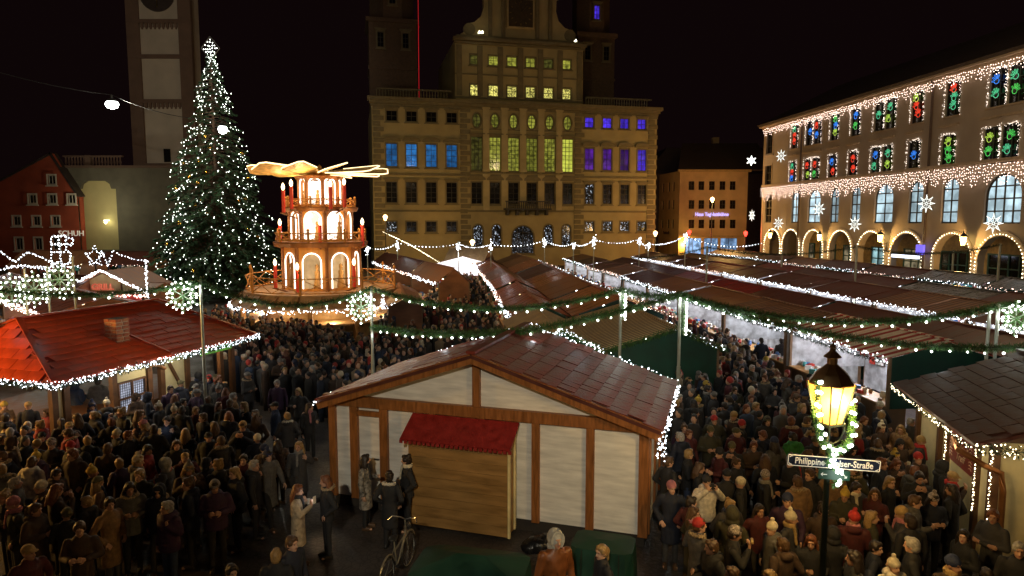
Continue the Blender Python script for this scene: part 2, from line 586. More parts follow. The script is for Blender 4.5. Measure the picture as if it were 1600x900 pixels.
for x in (747, 776, 857, 885):
    hwin(x, 368, 1.4, 3.2, 2, 4, P_STAR, arch=1, zc=Z4 - 1.3)
hwin(817, 372, 3.4, 4.2, 4, 4, P_STAR, arch=1, zc=Z4 - 2.0, label='wide arched portal with small lights in its glass')
wall_mb(TH_W, TH_H, ops).build('wall', [M_HALL], th)
for (s, z, w, h, nx, nz, pane, arch, ck, cas, lb) in wins:
    window(th, s, z, w, h, nx, nz, pane, arch, M_HALLTRIM, ck, lb)
# body behind the front, roofs
b = MB()
b.box((0.06, 12.2, TH_H / 2), (0.1, 24, TH_H)); b.box((TH_W - 0.06, 12.2, TH_H / 2), (0.1, 24, TH_H)); b.box((TH_W / 2, 24.2, TH_H / 2), (TH_W, 0.1, TH_H))
b.box((TH_W / 2, 12.2, TH_H - 0.3), (TH_W - 0.3, 23.6, 0.1))
b.build('side_wall', [M_HALL], th)
b = MB()
for z, p, t in ((TH_H - .25, .9, .5), (TH_H - .7, .5, .4), (TH_H - 1.1, .22, .3)):
    b.box((TH_W / 2, -p / 2 + .2, z), (TH_W + p * 1.3, p + .4, t))
for z in (hs(800, 274)[1] - .1, hs(800, 330)[1]):
    b.box((TH_W / 2, -.1, z), (TH_W + .2, .26, .28))
b.build('cornice', [M_HALLTRIM], th)
s0, s1 = hs(716, 200)[0], hs(909, 200)[0]
# quoins at the ends and at the centre bay, built block by block
qm = cached('quoin', lambda: (lambda q: q.box((0, -.05, 0), (1.5, .16, .62)) and q)(MB()).mesh('quoin', [M_HALLTRIM]))
for sx in (0.8, hs(725.5, 200)[0], hs(904.5, 200)[0], TH_W - 0.8):
    for k in range(30):
        put('quoin', qm, th, (sx + (.14 if k % 2 else -.14), 0, .5 + k * .78), scale=(1 if k % 2 else .72, 1, 1))
pm = MB()
pm.box((0, -.14, 4.7), (.95, .3, 9.4)).box((0, -.2, .2), (1.15, .42, .4)).box((0, -.2, 9.3), (1.2, .45, .35)).box((0, -.17, 4.75), (.55, .3, 8.2))
pme = pm.mesh('pilaster', [M_HALLLIGHT])
pm2 = MB(); pm2.box((0, -.14, 2.6), (.95, .3, 5.2)).box((0, -.2, 5.2), (1.15, .42, .3)); pme2 = pm2.mesh('pilaster', [M_HALLLIGHT])
zc_ = hs(800, 270)[1]
for a, c in zip(CX, CX[1:]):
    s = hs((a + c) / 2, 240)[0]
    put('pilaster', pme, th, (s, 0, zc_ + .1))
    put('pilaster', pme2, th, (s, 0, zc_ - 5.6))
for z0_, hh in ((hs(800, 327)[1], .0),):
    b = MB()
    sa, sb = hs(786, 325)[0], hs(857, 325)[0]
    b.box(((sa + sb) / 2, -.9, z0_), (sb - sa, 1.8, .25))
    for k in range(22):
        b.box((sa + .2 + (sb - sa - .4) * k / 21, -1.7, z0_ + .6), (.12, .12, 1.0))
    b.box(((sa + sb) / 2, -1.7, z0_ + 1.15), (sb - sa, .22, .16))
    for k in range(5): b.box((sa + .5 + (sb - sa - 1) * k / 4, -.6, z0_ - .5), (.35, 1.1, .8))
    b.build('balcony', [mat('dark_balcony', (.05, .045, .04), .6)], th)
# attic block of the centre with two rows of yellow windows
def hz(py, px=815): return hs(px, py)[1]
za, zb = TH_H, hz(66)
ops2, w2 = [], []
sA, sB = hs(712, 100)[0], hs(912, 100)[0]
for i, x in enumerate((743, 772, 801, 830, 858, 886)):
    for (py, hh, zz) in ((95, 1.35, hz(96)), (142, 1.6, hz(143))):
        s = hs(x, py)[0]
        pn = (P_YELDIM if i in (0, 4) else P_YEL) if py == 95 else P_YELORN
        w2.append((s - sA, zz - hh / 2, 1.45, hh, pn))
        ops2.append((s - sA - .725, s - sA + .725, zz - hh / 2, zz + hh / 2))
fo = wall_mb(sB - sA, zb, ops2, z0=za).build('attic_wall', [M_HALL], th, (sA, .35, 0))
for s, z, w, h, pn in w2:
    window(fo, s, z, w, h, 2, 2, pn, 0, M_HALLTRIM)
b2 = MB()
W2 = sB - sA
b2.box((.05, 10.4, (za + zb) / 2), (.1, 20, zb - za)); b2.box((W2 - .05, 10.4, (za + zb) / 2), (.1, 20, zb - za)); b2.box((W2 / 2, 10.4, zb - .1), (W2 - .3, 19.5, .1))
b2.build('attic_side_wall', [M_HALL], th, (sA, .35, 0))
b = MB()
for z, p, t in ((zb, .7, .45), (zb - .45, .35, .3), (za + .5, .2, .25), (hz(119), .12, .2)):
    b.box((W2 / 2, -p / 2 + .1, z), (W2 + p, p + .2, t))
for k in range(7):
    s = .55 + (W2 - 1.1) * k / 6
    b.box((s, -.07, (za + zb) / 2), (.8, .2, zb - za - 1.6))
b.build('attic_cornice', [M_HALLTRIM], th, (sA, .35, 0))
# gable with scrolls and clock
zt = zb + .3
sc_ = (sA + sB) / 2
def gx(px): return hs(px, 40)[0] - sc_
right = [(9.0, 0), (9.0, .5), (8.2, .9), (7.9, 2.0), (6.9, 2.3), (5.9, 3.2), (5.5, 4.6), (5.6, 6.4), (6.6, 6.9), (6.9, 7.8), (6.2, 8.8), (5.2, 9.0), (4.6, 10.2), (4.4, 12.0), (2.5, 13.3), (0, 14.4)]
poly = [(x, zt + z) for x, z in right] + [(-x, zt + z) for x, z in right[-2::-1]]
MB().prism(poly[::-1], 0.4, 1.4).build('gable', [M_HALL], th, (sc_, 0, 0))
b = MB()
for x0, z0_ in ((2.2, .6), (-2.2, .6), (0, 8.6)):
    pass
b.box((0, .3, zt + .15), (19.4, .5, .3)); b.box((0, .3, zt + 7.5), (13.2, .5, .35))
for x in (-4.6, -2.6, 2.6, 4.6): b.box((x, .32, zt + 3.8), (.55, .3, 7))
for s in (-1, 1):
    b.lathe([(.15, -.25), (.9, -.25), (.9, .25), (.15, .25)], 16, (0, 0, 0))
    n0 = len(b.v) - 64
    for i in range(n0, len(b.v)):
        x, y, z = b.v[i]; b.v[i] = (x + s * 7.7, z + .6, y + zt + 1.2)
b.build('gable_trim', [M_HALLTRIM], th, (sc_, 0, 0))
ck = MB()
ck.box((0, .3, zt + 3.9), (4.1, .3, 4.3)); ck.box((0, .14, zt + 3.9), (3.7, .04, 3.9), mi=1)
co = ck.build('clock_face', [M_HALLLIGHT, mat('dark_dial', (.07, .05, .03), .5, var=.3)], th, (sc_, 0, 0))
b = MB()
b.bar((0, .1, zt + 3.9), (.9, .1, zt + 4.9), .16, .04); b.bar((0, .1, zt + 3.9), (-.3, .1, zt + 5.5), .12, .04)
for k in range(12):
    a = k * PI / 6
    b.box((1.55 * math.sin(a), .1, zt + 3.9 + 1.6 * math.cos(a)), (.1, .04, .28), rotm(0, a, 0))
b.build('clock_hand', [mat('dull_gold', (.35, .25, .08), .4, 1)], co)
# balustrades left and right on the wings
bal = cached('baluster', lambda: MB().lathe([(.13, 0), (.13, .12), (.07, .2), (.15, .55), (.07, .95), (.13, 1.05), (.13, 1.2)], 6).mesh('baluster', [M_HALLTRIM]))
for (sa, sb) in ((.8, sA - .6), (sB + .6, TH_W - .8)):
    b = MB()
    for k in range(int((sb - sa) / .42)):
        b.lathe([(.13, 0), (.07, .2), (.15, .55), (.07, .95), (.13, 1.2)], 5, (sa + k * .42, .5, TH_H))
    b.box(((sa + sb) / 2, .5, TH_H + 1.3), (sb - sa, .4, .2))
    b.build('balustrade', [M_HALLTRIM], th, kind='stuff')
# side towers
def hall_tower(px0, px1, lit):
    cy_ = 10.0
    o2 = (THO[0] - math.sin(TH_RZ) * 6.3, THO[1] + math.cos(TH_RZ) * 6.3)
    sa, sb = fp(px0, 100, o2, TH_RZ)[0], fp(px1, 100, o2, TH_RZ)[0]
    w = sb - sa
    c = (sa + sb) / 2
    zt_ = 57
    b = MB()
    b.box((c, cy_, 18.5 + TH_H / 2 - .2), (w, w, 37 - TH_H + .4))
    b.lathe([(w * .5, 37), (w * .5, 51), (w * .56, 51.2), (w * .56, 52), (w * .62, 54), (w * .5, 56.5), (w * .25, 58), (w * .2, 60), (w * .26, 61), (w * .1, 63.5), (.05, 66)], 8, (c, cy_, 0), ph=PI / 8)
    b.box((c, cy_, 37), (w + .8, w + .8, .6)); b.box((c, cy_, 30), (w + .3, w + .3, .35))
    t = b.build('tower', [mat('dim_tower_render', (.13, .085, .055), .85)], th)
    for z, n in ((33, 1), (39.5, 1), (43.5, 1), (47.5, 1)):
        for dx in ((-.26 * w, .26 * w) if z < 37 else (0, )):
            m_ = P_VIOB if (lit and z in (39.5, 43.5)) else P_DARK
            wy = cy_ - w / 2 - .3 if z < 37 else cy_ - w * .5 * math.cos(PI / 8) - .28
            f = put('window', win_frame(.9, 2.2, 2, 3), t, (c + dx, wy, z))
            put('pane', pane_mesh(.9, 2.2, 0, m_), f)
            put('casing', casing_mesh(.9, 2.2, .25, -.05, 0, M_HALLTRIM, kind=1), f)
    return t
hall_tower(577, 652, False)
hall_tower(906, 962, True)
# thin red glowing line on an added tube above the left wing
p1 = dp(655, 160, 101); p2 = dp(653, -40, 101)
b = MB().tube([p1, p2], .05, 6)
rl = tag(b.build('red_line_tube', [mat('grey_tube', (.2, .2, .2), .5)]), 'thin red glowing line on an added tube above the left wing of the town hall', 'mast')
MB().tube([p1 + Vector((0, -.07, 0)), p2 + Vector((0, -.07, 0))], .045, 5).build('red_line', [bulb('red_line_glow', (.9, .02, .03), .38)], rl)
for (x, y, s) in ((620 / 3.2 + 560, 49, 1), (615 / 3.2 + 560 - 3, 49, 1), (900, 62, .6)):
    p = dp(x, y, 99.5)
    b = MB().octa((0, 0, 0), .14 * s).box((0, .2, -.15), (.3, .4, .1))
    b.build('roof_lamp', [bulb('roof_lamp_glow', (1, .95, .6), 6 * s)], th, Matrix.Rotation(-TH_RZ, 3, 'Z') @ (p - th.location))

# ------------------------------------------------------------------ clock tower and church on the left
M_TOWER = mat('pale_tower_render', (.50, .43, .34), .9, var=.12, scale=.35)
M_TOWERTRIM = mat('tower_pilaster', (.16, .10, .07), .9, var=.15, scale=.8)
T_Y = 104
def tp(px, py): return fp(px, py, (0, T_Y), 0.0)
xl, xr = tp(204, 150)[0], tp(302, 150)[0]
tw = thing('clock_tower', 'tall pale bell tower with panelled sides and a clock, behind the fir tree', 'tower', ((xl + xr) / 2, T_Y, 0))
w = xr - xl
ztop = 62
b = MB(); b.box((0, 1.9, ztop / 2), (w - .5, 3.2, ztop)); b.build('shaft', [M_TOWER], tw)
b = MB()
for sx in (-1, 1):
    b.box((sx * (w / 2 - .85), .35, ztop / 2), (1.9, .8, ztop))
zs_ = [tp(255, y)[1] for y in (258, 158, 88, 33, -45)]
for z in zs_:
    b.box((0, .32, z), (w - .2, .9, .55))
b.build('pilaster', [M_TOWERTRIM], tw)
cbm = MB().box((0, 0, 0), (.42, .5, .65)).box((0, .05, -.42), (.2, .4, .3)).mesh('corbel', [M_TOWERTRIM])
for z in (zs_[1], zs_[3]):
    n = 9
    for k in range(n):
        put('corbel', cbm, tw, (-w / 2 + 2.2 + (w - 4.4) * k / (n - 1), .25, z - .55))
b = MB()
b.box((0, -.05, tp(255, 248)[1]), (1.0, .12, 2.0)); b.build('window', [P_DARK], tw, (tp(261, 243)[0] - (xl + xr) / 2, 0.1, .5))
zc0 = tp(255, -10)[1]
ckb = MB(); 
for k in range(28):
    a0, a1 = 2 * PI * k / 28, 2 * PI * (k + 1) / 28
    ckb.add([(0, -.12, zc0), (2.6 * math.cos(a0), -.12, zc0 + 2.6 * math.sin(a0)), (2.6 * math.cos(a1), -.12, zc0 + 2.6 * math.sin(a1)), (0, .1, zc0), (2.6 * math.cos(a0), .1, zc0 + 2.6 * math.sin(a0)), (2.6 * math.cos(a1), .1, zc0 + 2.6 * math.sin(a1))], [(0, 2, 1), (1, 2, 5, 4)])
cfo = ckb.build('clock_face', [mat('tower_dial', (.05, .035, .03), .5)], tw)
b = MB().bar((0, -.16, zc0), (1.2, -.16, zc0 + 1.2), .18, .05).bar((0, -.16, zc0), (0, -.16, zc0 - 2), .14, .05); b.build('clock_hand', [mat('dull_gold')], cfo)
MB().lathe([(w * .56, ztop), (w * .56, ztop + 1), (w * .4, ztop + 1.5), (w * .4, ztop + 7), (w * .46, ztop + 8), (w * .42, ztop + 11), (w * .15, ztop + 13.5), (.1, ztop + 17)], 8, (0, w / 2 - 3, 0)).build('dome', [M_SLATE], tw)
# church body with the blind arch
cx0, cx1 = tp(121, 300)[0], tp(330, 300)[0]
zc1 = tp(160, 262)[1]
ch = thing('church', 'olive church wall with a pale round-topped niche and a balustrade below the tower', 'church', (cx0, T_Y - 3, 0))
na, nb = tp(139, 300)[0] - cx0, tp(199, 300)[0] - cx0
nz1, nz0 = tp(160, 284)[1], tp(160, 389)[1]
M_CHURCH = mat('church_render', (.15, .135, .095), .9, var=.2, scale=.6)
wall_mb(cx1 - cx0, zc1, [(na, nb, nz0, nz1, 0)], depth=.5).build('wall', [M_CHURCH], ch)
b = MB(); b.box((.05, 6.2, zc1 / 2), (.1, 12, zc1)); b.box((cx1 - cx0 - .05, 6.2, zc1 / 2), (.1, 12, zc1)); b.box(((cx1 - cx0) / 2, 6.2, zc1 - .06), (cx1 - cx0 - .3, 12, .1))
b.build('side_wall', [M_CHURCH], ch)
b = MB(); ww = nb - na
niche = [(na, nz0), (nb, nz0), (nb, nz1 - 1.2), (nb - .7, nz1 - 1.2), (nb - .9, nz1 - .5), (nb - 1.6, nz1 - .02), (na + 1.6, nz1 - .02), (na + .9, nz1 - .5), (na + .7, nz1 - 1.2), (na, nz1 - 1.2)]
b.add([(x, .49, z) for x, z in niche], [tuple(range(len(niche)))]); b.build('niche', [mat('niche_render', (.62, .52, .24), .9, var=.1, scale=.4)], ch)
b = MB()
sp = [(na, nz1 - 1.2), (na + .7, nz1 - 1.2), (na + .9, nz1 - .5), (na + 1.6, nz1 - .02), (na, nz1 - .02)]
for m in (0, 1):
    q = [((na + nb) - x if m else x, z) for x, z in sp]
    b.prism(q, .02, .48)
b.build('niche_shoulder', [M_CHURCH], ch)
b = MB(); sb_ = tp(208, 250)[0] - cx0
for k in range(int(sb_ / .45)):
    b.lathe([(.14, 0), (.08, .2), (.17, .6), (.08, 1.1), (.14, 1.35)], 5, (.3 + k * .45, .3, zc1))
b.box((sb_ / 2, .3, zc1 + 1.45), (sb_, .5, .22)); b.box((sb_ * .42, .3, zc1 + .8), (.8, .6, 1.6)); b.box(((cx1 - cx0) / 2, .0, zc1 - .1), (cx1 - cx0 + .4, .7, .35))
b.build('balustrade', [M_TOWERTRIM], ch, kind='stuff')
p = tp(186, 347)
wlp = MB().octa((0, 0, 0), .3).box((0, .25, .25), (.5, .6, .12))
tag(wlp.build('wall_lamp', [bulb('wall_lamp_glow', (1, .95, .6), 8)], None, (p[0], T_Y - 3.4, p[1])), 'small glowing lamp in the pale church niche', 'wall lamp')
lamp(None, (p[0] + 1, T_Y - 8, p[1] + 2), 450, (1, .93, .66), .4, name='church_fill')  # fill light added in front of the wall to brighten the church

# ------------------------------------------------------------------ red gabled house far left
M_REDH = mat('brick_red_render', (.42, .08, .035), .85, var=.2, scale=.5)
M_WHITEFR = mat('white_window_frame', (.7, .62, .5), .6, var=.1)
H_Y = 99.6
def rp(px, py): return fp(px, py, (0, H_Y), 0.0)
hx0, hx1 = rp(-42, 320)[0], rp(122, 320)[0]
gzp, gze = rp(80, 240)[1], rp(122, 305)[1]
rh = thing('red_house', 'brick red gabled house with white sash windows beside the church', 'house', (hx0, H_Y, 0))
gpx = rp(80, 240)[0] - hx0
Wd = hx1 - hx0
gzl = rp(-20, 330)[1]
ops = []
wl_ = []
M_FRAME_CUR[0] = M_WHITEFR
for px, py, h in [(83, 281, 1.3)] + [(x, 311, 1.3) for x in (53, 84, 114)] + [(x, 345, 1.35) for x in (26, 57, 87, 118)] + [(x, 381, 1.8) for x in (30, 60, 88)]:
    s, z = rp(px, py); s -= hx0
    ops.append((s - .55, s + .55, z - h / 2, z + h / 2)); wl_.append((s, z - h / 2, 1.1, h))
    if s + .6 > Wd: ops.pop(); wl_.pop()
zmin_top = min(gze, gzl)
lowops = [o for o in ops if o[3] < gze - .2]
wall_mb(Wd, gze, lowops).build('wall', [M_REDH], rh)
poly = [(0, gze), (Wd, gze), (gpx + .2, gzp), (gpx - .2, gzp)]
MB().prism(poly, 0, .4).build('gable', [M_REDH], rh)
for (s, z, w, h) in wl_:
    f = window(rh, s, z, w, h, 2, 1, P_DARK, 0, M_WHITEFR, 0, bar=.1)
    if z + h > gze - .2: f.location.y = -.3
for x in (.05, Wd - .05): MB().box((x, .9, gze / 2), (.1, .95, gze)).build('side_wall', [M_REDH], rh)
b = MB()
b.slab([(-.3, -.3, gze - .1), (-.3, 1.35, gze - .1), (gpx, 1.35, gzp + .15), (gpx, -.3, gzp + .15)], .25)
b.slab([(Wd + .3, -.3, gze - .1), (Wd + .3, 1.35, gze - .1), (gpx, 1.35, gzp + .15), (gpx, -.3, gzp + .15)], .25)
b.build('roof', [M_SLATE], rh)

def text(name, body, size, m, parent, loc, rot, depth=0.02, font=None, align='CENTER', sx=1.0, bold=0.0, shear=0.0):
    cu = bpy.data.curves.new(name, 'FONT')
    cu.body = body; cu.size = size; cu.extrude = depth; cu.align_x = align; cu.align_y = 'CENTER'
    cu.offset = bold; cu.shear = shear
    cu.resolution_u = 3
    o = bpy.data.objects.new(name, cu); COL.objects.link(o)
    bpy.context.view_layer.update()
    me = bpy.data.meshes.new_from_object(o)
    bpy.data.objects.remove(o); bpy.data.curves.remove(cu)
    me.materials.clear(); me.materials.append(m)
    return put(name, me, parent, loc, rot, scale=(sx, 1, 1))
s, z = rp(113, 365)
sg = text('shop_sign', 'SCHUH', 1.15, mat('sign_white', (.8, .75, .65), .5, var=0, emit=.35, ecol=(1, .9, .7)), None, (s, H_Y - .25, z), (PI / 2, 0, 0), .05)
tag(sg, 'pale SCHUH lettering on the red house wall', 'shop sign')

# ------------------------------------------------------------------ ochre corner house between town hall and the lit building
M_OCH = mat('warm_ochre_render', (.66, .48, .24), .85, var=.15, scale=.5)
M_OCHTR = mat('ochre_trim', (.5, .36, .16), .8, var=.15)
C_Y = 118
def cp(px, py): return fp(px, py, (0, C_Y), 0.0)
x0, x1 = cp(1062, 300)[0], cp(1168, 300)[0]
zt_ = cp(1100, 267)[1]
oc = thing('ochre_house', 'ochre corner house with five columns of dark windows and a violet lit sign', 'house', (x0, C_Y, 0))
ops, wl_ = [], []
M_FRAME_CUR[0] = M_DARKFRAME
for px in (1080.5, 1096, 1112.5, 1129, 1145):
    for py in (290, 319.5, 350):
        s, z = cp(px, py); s -= x0
        ops.append((s - .5, s + .5, z - .75, z + .75)); wl_.append((s, z - .75, 1.0, 1.5, P_DARK))
P_SHOP = lit_pane('lit_shop_blue_white', (.35, .6, 1), 1.5, .5, 1, .25)
for px0, px1 in ((1070, 1096), (1100, 1122), (1126, 1152)):
    a, c = cp(px0, 380)[0] - x0, cp(px1, 380)[0] - x0
    zq = cp(1100, 372)[1]
    ops.append((a, c, .6, zq)); wl_.append(((a + c) / 2, .6, c - a, zq - .6, P_SHOP))
wall_mb(x1 - x0, zt_, ops).build('wall', [M_OCH], oc)
for (s, z, w, h, p_) in wl_: window(oc, s, z, w, h, 2, 2 if h < 2 else 1, p_, 0, None, 0)
b = MB(); b.box(((x1 - x0) / 2, -.15, zt_), (x1 - x0 + .8, .7, .4)); b.box(((x1 - x0) / 2, -.08, cp(1100, 369)[1]), (x1 - x0, .2, .25)); b.build('cornice', [M_OCHTR], oc)
b = MB(); b.slab([(-.5, -.5, zt_ + .2), (x1 - x0 + 4, -.5, zt_ + .2), (x1 - x0 + 4, 7, zt_ + 5.5), (2, 7, zt_ + 5.5)], .3); b.build('roof', [M_SLATE], oc)
# its receding left side
xl2, yl2 = dp(1030, 300, 128).x, 128
ang = math.atan2(C_Y - yl2, x0 - xl2)
Ls = math.hypot(x0 - xl2, C_Y - yl2)
sd = put('side_wall', wall_mb(Ls, zt_, [(a - .45, a + .45, z - .8, z + .8) for a in (2, 5, 7.2) for z in (cp(1100, 290)[1], cp(1100, 319)[1], cp(1100, 350)[1]) if a < Ls - 1]).mesh('side_wall', [M_OCH]), oc, (xl2 - x0, yl2 - C_Y, 0), (0, 0, ang))
for a in (2, 5, 7.2):
    for py in (290, 319, 350):
        if a < Ls - 1: window(sd, a, cp(1100, py)[1] - .8, .9, 1.6, 2, 2, P_DARK)
s, z = cp(1112, 335)
sg = thing('lit_sign', 'violet lit lettering across the front of the ochre corner house', 'sign', (s, C_Y - .15, z))
text('letter', 'Haus Tagblattbühne', .85, bulb('violet_letter', (.45, .4, 1), 1.6), sg, (0, 0, 0), (PI / 2, 0, 0), .04, bold=.01, sx=.85)
for k in range(8):
    MB().box((0, 0, 0), (.06, .1, .4)).build('bracket', [M_CABLE], sg, (-3.2 + k * .9, .12, -.35))
s, z = cp(1048, 365)
tag(text('shop_sign', 'Stadtcafé', .8, mat('dark_letter', (.05, .03, .02), .6), None, (s, 121.5, z + .1), (PI / 2, 0, ang), .04), 'small dark lettering above the orange lit shop corner', 'shop sign')

# dark taller house and roofs beyond the corner house
bk = thing('rear_house', 'unlit house with a long dark roof beyond the ochre corner house', 'house', (36, 132, 0))
b = MB(); b.box((8, 5, 8), (34, 10, 16)); b.build('wall', [mat('unlit_render', (.18, .12, .07), .9)], bk)
b = MB(); b.prism([(-10, 16), (26, 16), (22, 21), (-6, 21)], 0, 10); b.build('roof', [M_SLATE], bk)
b = MB()
for k in range(5): b.box((-2 + 5 * k, .6, 18.2), (1.6, 1.4, 1.7))
b.build('dormer', [M_SLATE], bk, kind='stuff')
b = MB().box((4, 2.5, 21.5), (1.2, 1.2, 3.4)); b.build('chimney', [M_OCH], bk)

# ------------------------------------------------------------------ long arcaded building on the right
M_ARC = mat('beige_render', (.42, .34, .26), .88, var=.13, scale=.4, bump=.1, bscale=3)
M_ARCTR = mat('beige_trim', (.46, .35, .24), .85, var=.1)
AO = Vector((35.1, 94.6, 0))
AN = Vector((39.4, 51.7, 0))
A_RZ = math.atan2(AN.y - AO.y, AN.x - AO.x)
A_L = 62.0
ab = thing('arcade_building', 'long beige arcaded building strung with icicle lights and glowing coloured hands', 'building', tuple(AO), A_RZ)
def af(px, py): return fp(px, py, (AO.x, AO.y), A_RZ)
def az(x, y): return af(1150 + x / 2.433, 60 + y / 2.433)
A_H = az(900, 105)[1]
P_HAND = mat('dark_glass')
M_FRAME_CUR[0] = M_DARKFRAME
P_OFFICE = lit_pane('lit_office_pale_blue', (.62, .85, .95), 1.05, .5, .8, .45)
P_ARCADE = lit_pane('lit_shop_warm', (.9, .75, .45), .5, .6, .8, .05)
P_ARCB = lit_pane('lit_shop_cyan', (.45, .8, .85), .9, .5, .5, .3)
ops = []
TOPR = [(227, 0), (283, 1), (313, 1), (377, 0), (456, 0), (545, 1), (587, 1), (688, 0), (820, 0), (988, 1), (1060, 1)]
ROW2 = [(225, 0), (281, 1), (311, 1), (376, 0), (453, 0), (541, 1), (582, 1), (684, 0), (814, 0), (977, 1), (1047, 1)]
zr1, zr2, zr3 = az(688, 260)[1], az(684, 447)[1], az(683, 622)[1]
ZB1, ZB2 = az(900, 135)[1], az(900, 500)[1]     # icicle bands
W_W, W_H = 1.75, 3.0
hw = []
for lst, zz, row in ((TOPR, zr1, 'top'), (ROW2, zr2, 'second')):
    for x, _ in lst:
        s = az(x, 300)[0]
        hw.append((s, zz, row))
        ops.append((s - W_W / 2, s + W_W / 2, zz - W_H / 2, zz + W_H / 2))
    for x in (128,):
        s = az(x, 400)[0]
        ops.append((s - .9, s + .9, zz - W_H / 2, zz + W_H / 2)); hw.append((s, zz, 'dark'))
    for s in (A_L - 9, A_L - 5):
        hw.append((s, zz, row)); ops.append((s - W_W / 2, s + W_W / 2, zz - W_H / 2, zz + W_H / 2))
arched = []
for x, w in ((121, 1.9), (225, 1.6), (297, 2.8), (375, 1.7), (454, 1.7), (561, 2.9), (683, 1.9), (812, 2.0), (1012, 3.6)):
    s = az(x, 620)[0]
    if x == 121: s += .2
    arched.append((s, w, x)); ops.append((s - w / 2, s + w / 2, zr3 - 2.0, zr3 + 2.0, 1))
arcs = []
for x, w in ((140, 4.2), (210, 4.2), (295, 4.2), (398, 4.2), (515, 4.3), (650, 4.4), (825, 4.4), (1008, 4.5)):
    s = az(x, 770)[0]
    arcs.append((s, w, x))
AZT = az(1008, 750)[1]
ztops = []
for s, w, x in arcs:
    ops.append((s - w / 2, s + w / 2, .05, AZT, 1))
wall_mb(A_L, A_H, ops, depth=.6).build('wall', [M_ARC], ab)
b = MB()
b.box((A_L - .05, 8.3, A_H / 2), (.1, 15, A_H)); b.box((A_L / 2, 15.8, A_H / 2), (A_L, .1, A_H)); b.build('side_wall', [M_ARC], ab)
b = MB(); b.slab([(-.8, -.9, A_H + .25), (A_L, -.9, A_H + .25), (A_L, 8, A_H + 5), (4, 8, A_H + 5)], .3); b.slab([(-.8, 16.5, A_H + .25), (A_L, 16.5, A_H + .25), (A_L, 8, A_H + 5), (4, 8, A_H + 5)], .3)
b.slab([(-.8, -.9, A_H + .25), (-.8, 16.5, A_H + .25), (4, 8.1, A_H + 5), (4, 8, A_H + 5)], .3)
b.build('roof', [M_SLATE], ab)
b = MB(); b.box((A_L / 2, -.3, A_H + .0), (A_L + 1, .9, .35)); b.box((A_L / 2, -.15, A_H - .35), (A_L + .4, .5, .3)); b.box((A_L / 2, -.12, ZB2 + .55), (A_L + .2, .4, .3)); b.build('cornice', [M_ARCTR], ab)
# chamfered corner with its bay
cw = MB()
cwall = wall_mb(3.2, A_H, [(1.2, 2.1, zz - 1.5, zz + 1.5) for zz in (zr1, zr2)])
cob = put('corner_wall', cwall.mesh('corner_wall', [M_ARC]), ab, (-3.0, 1.25, 0), (0, 0, -math.atan2(1.25, 2.95)))
for zz in (zr1, zr2): window(cob, 1.65, zz - 1.5, .9, 3, 2, 3, P_DARK)
b = MB(); b.box((-3.0, 8, A_H / 2), (.12, 13, A_H)); b.build('end_wall', [M_ARC], ab)
BG = bulb('bulb_frame_warm', (1.0, .85, .72), 3)
HANDC = [bulb('glow_red', (1, .07, .03), .85), bulb('glow_green', (.12, .85, .16), .6), bulb('glow_blue', (.04, .28, 1.0), .9), bulb('glow_lime', (.6, .9, .12), .65), bulb('glow_mint', (.12, .8, .42), .65)]
HN = ['red', 'green', 'blue', 'lime', 'mint']
def hand_outline(mi):
    """an open hand drawn in light tube: five fingers over a palm"""
    b = MB()
    pts = []
    b.tube([(.26 * math.cos(a) , 0, .26 * math.sin(a)) for a in [PI * 1.0 + PI * k / 6 for k in range(7)]], .028, 5)
    for k, (ang, ln) in enumerate(((2.65, .3), (2.05, .42), (1.65, .48), (1.28, .45), (.85, .36))):
        bx, bz = .24 * math.cos(ang), .22 * math.sin(ang) * .6
        ex, ez = bx + ln * math.cos(ang), bz + ln * math.sin(ang)
        nx, nz = -math.sin(ang) * .05, math.cos(ang) * .05
        b.tube([(bx + nx, 0, bz + nz), (ex + nx, 0, ez + nz), (ex - nx, 0, ez - nz), (bx - nx, 0, bz - nz)], .022, 4)
    return b.mesh('glowing_hand', [HANDC[mi]])
hands = [hand_outline(i) for i in range(5)]
def frame_bulbs():
    b = MB()
    for _ in range(85):
        t = R.random() * (2 * W_H + W_W)
        if t < W_H: x, z = -W_W / 2 - .02, t
        elif t < 2 * W_H: x, z = W_W / 2 + .02, t - W_H
        else: x, z = t - 2 * W_H - W_W / 2, W_H
        b.octa((x + R.gauss(0, .08), -.1, z + R.gauss(0, .07)), .03)
    return b.mesh('light_frame', [BG])
fbm = [frame_bulbs() for _ in range(3)]
hi = 0
for s, zz, row in hw:
    if row == 'dark':
        window(ab, s, zz - W_H / 2, 1.8, W_H, 2, 3, P_DARK, 0, M_ARCTR); continue
    f = window(ab, s, zz - W_H / 2, W_W, W_H, 2, 3, P_HAND)
    if row == 'second':
        MB().box((0, -.1, W_H + .75), (W_W + .5, .3, .18)).build('hood_mould', [M_ARCTR], f)
    else:
        MB().box((0, -.06, -.1), (W_W + .3, .2, .14)).build('sill', [M_ARCTR], f)
    fb = put('light_frame', fbm[hi % 3], f, kind='stuff')
    n = R.choice((1, 2, 2, 3))
    used = []
    for k in range(n):
        mi = R.randrange(5)
        used.append(HN[mi])
        put('glowing_hand', hands[mi], f, (R.uniform(-.22, .22), -.04, W_H * (.12 + .74 * (k + .5) / n)), (0, R.uniform(-.7, .7), 0), scale=(.92, 1, .92))
    f['label'] = 'window edged with tiny lights holding glowing hands in ' + ' and '.join(sorted(set(used)))
    hi += 1
for s, w, x in arched:
    window(ab, s, zr3 - 2.0, w, 4.0, 4 if w > 3 else 2, 4, P_DARK if x == 121 else P_OFFICE, 1, None, bar=.13)
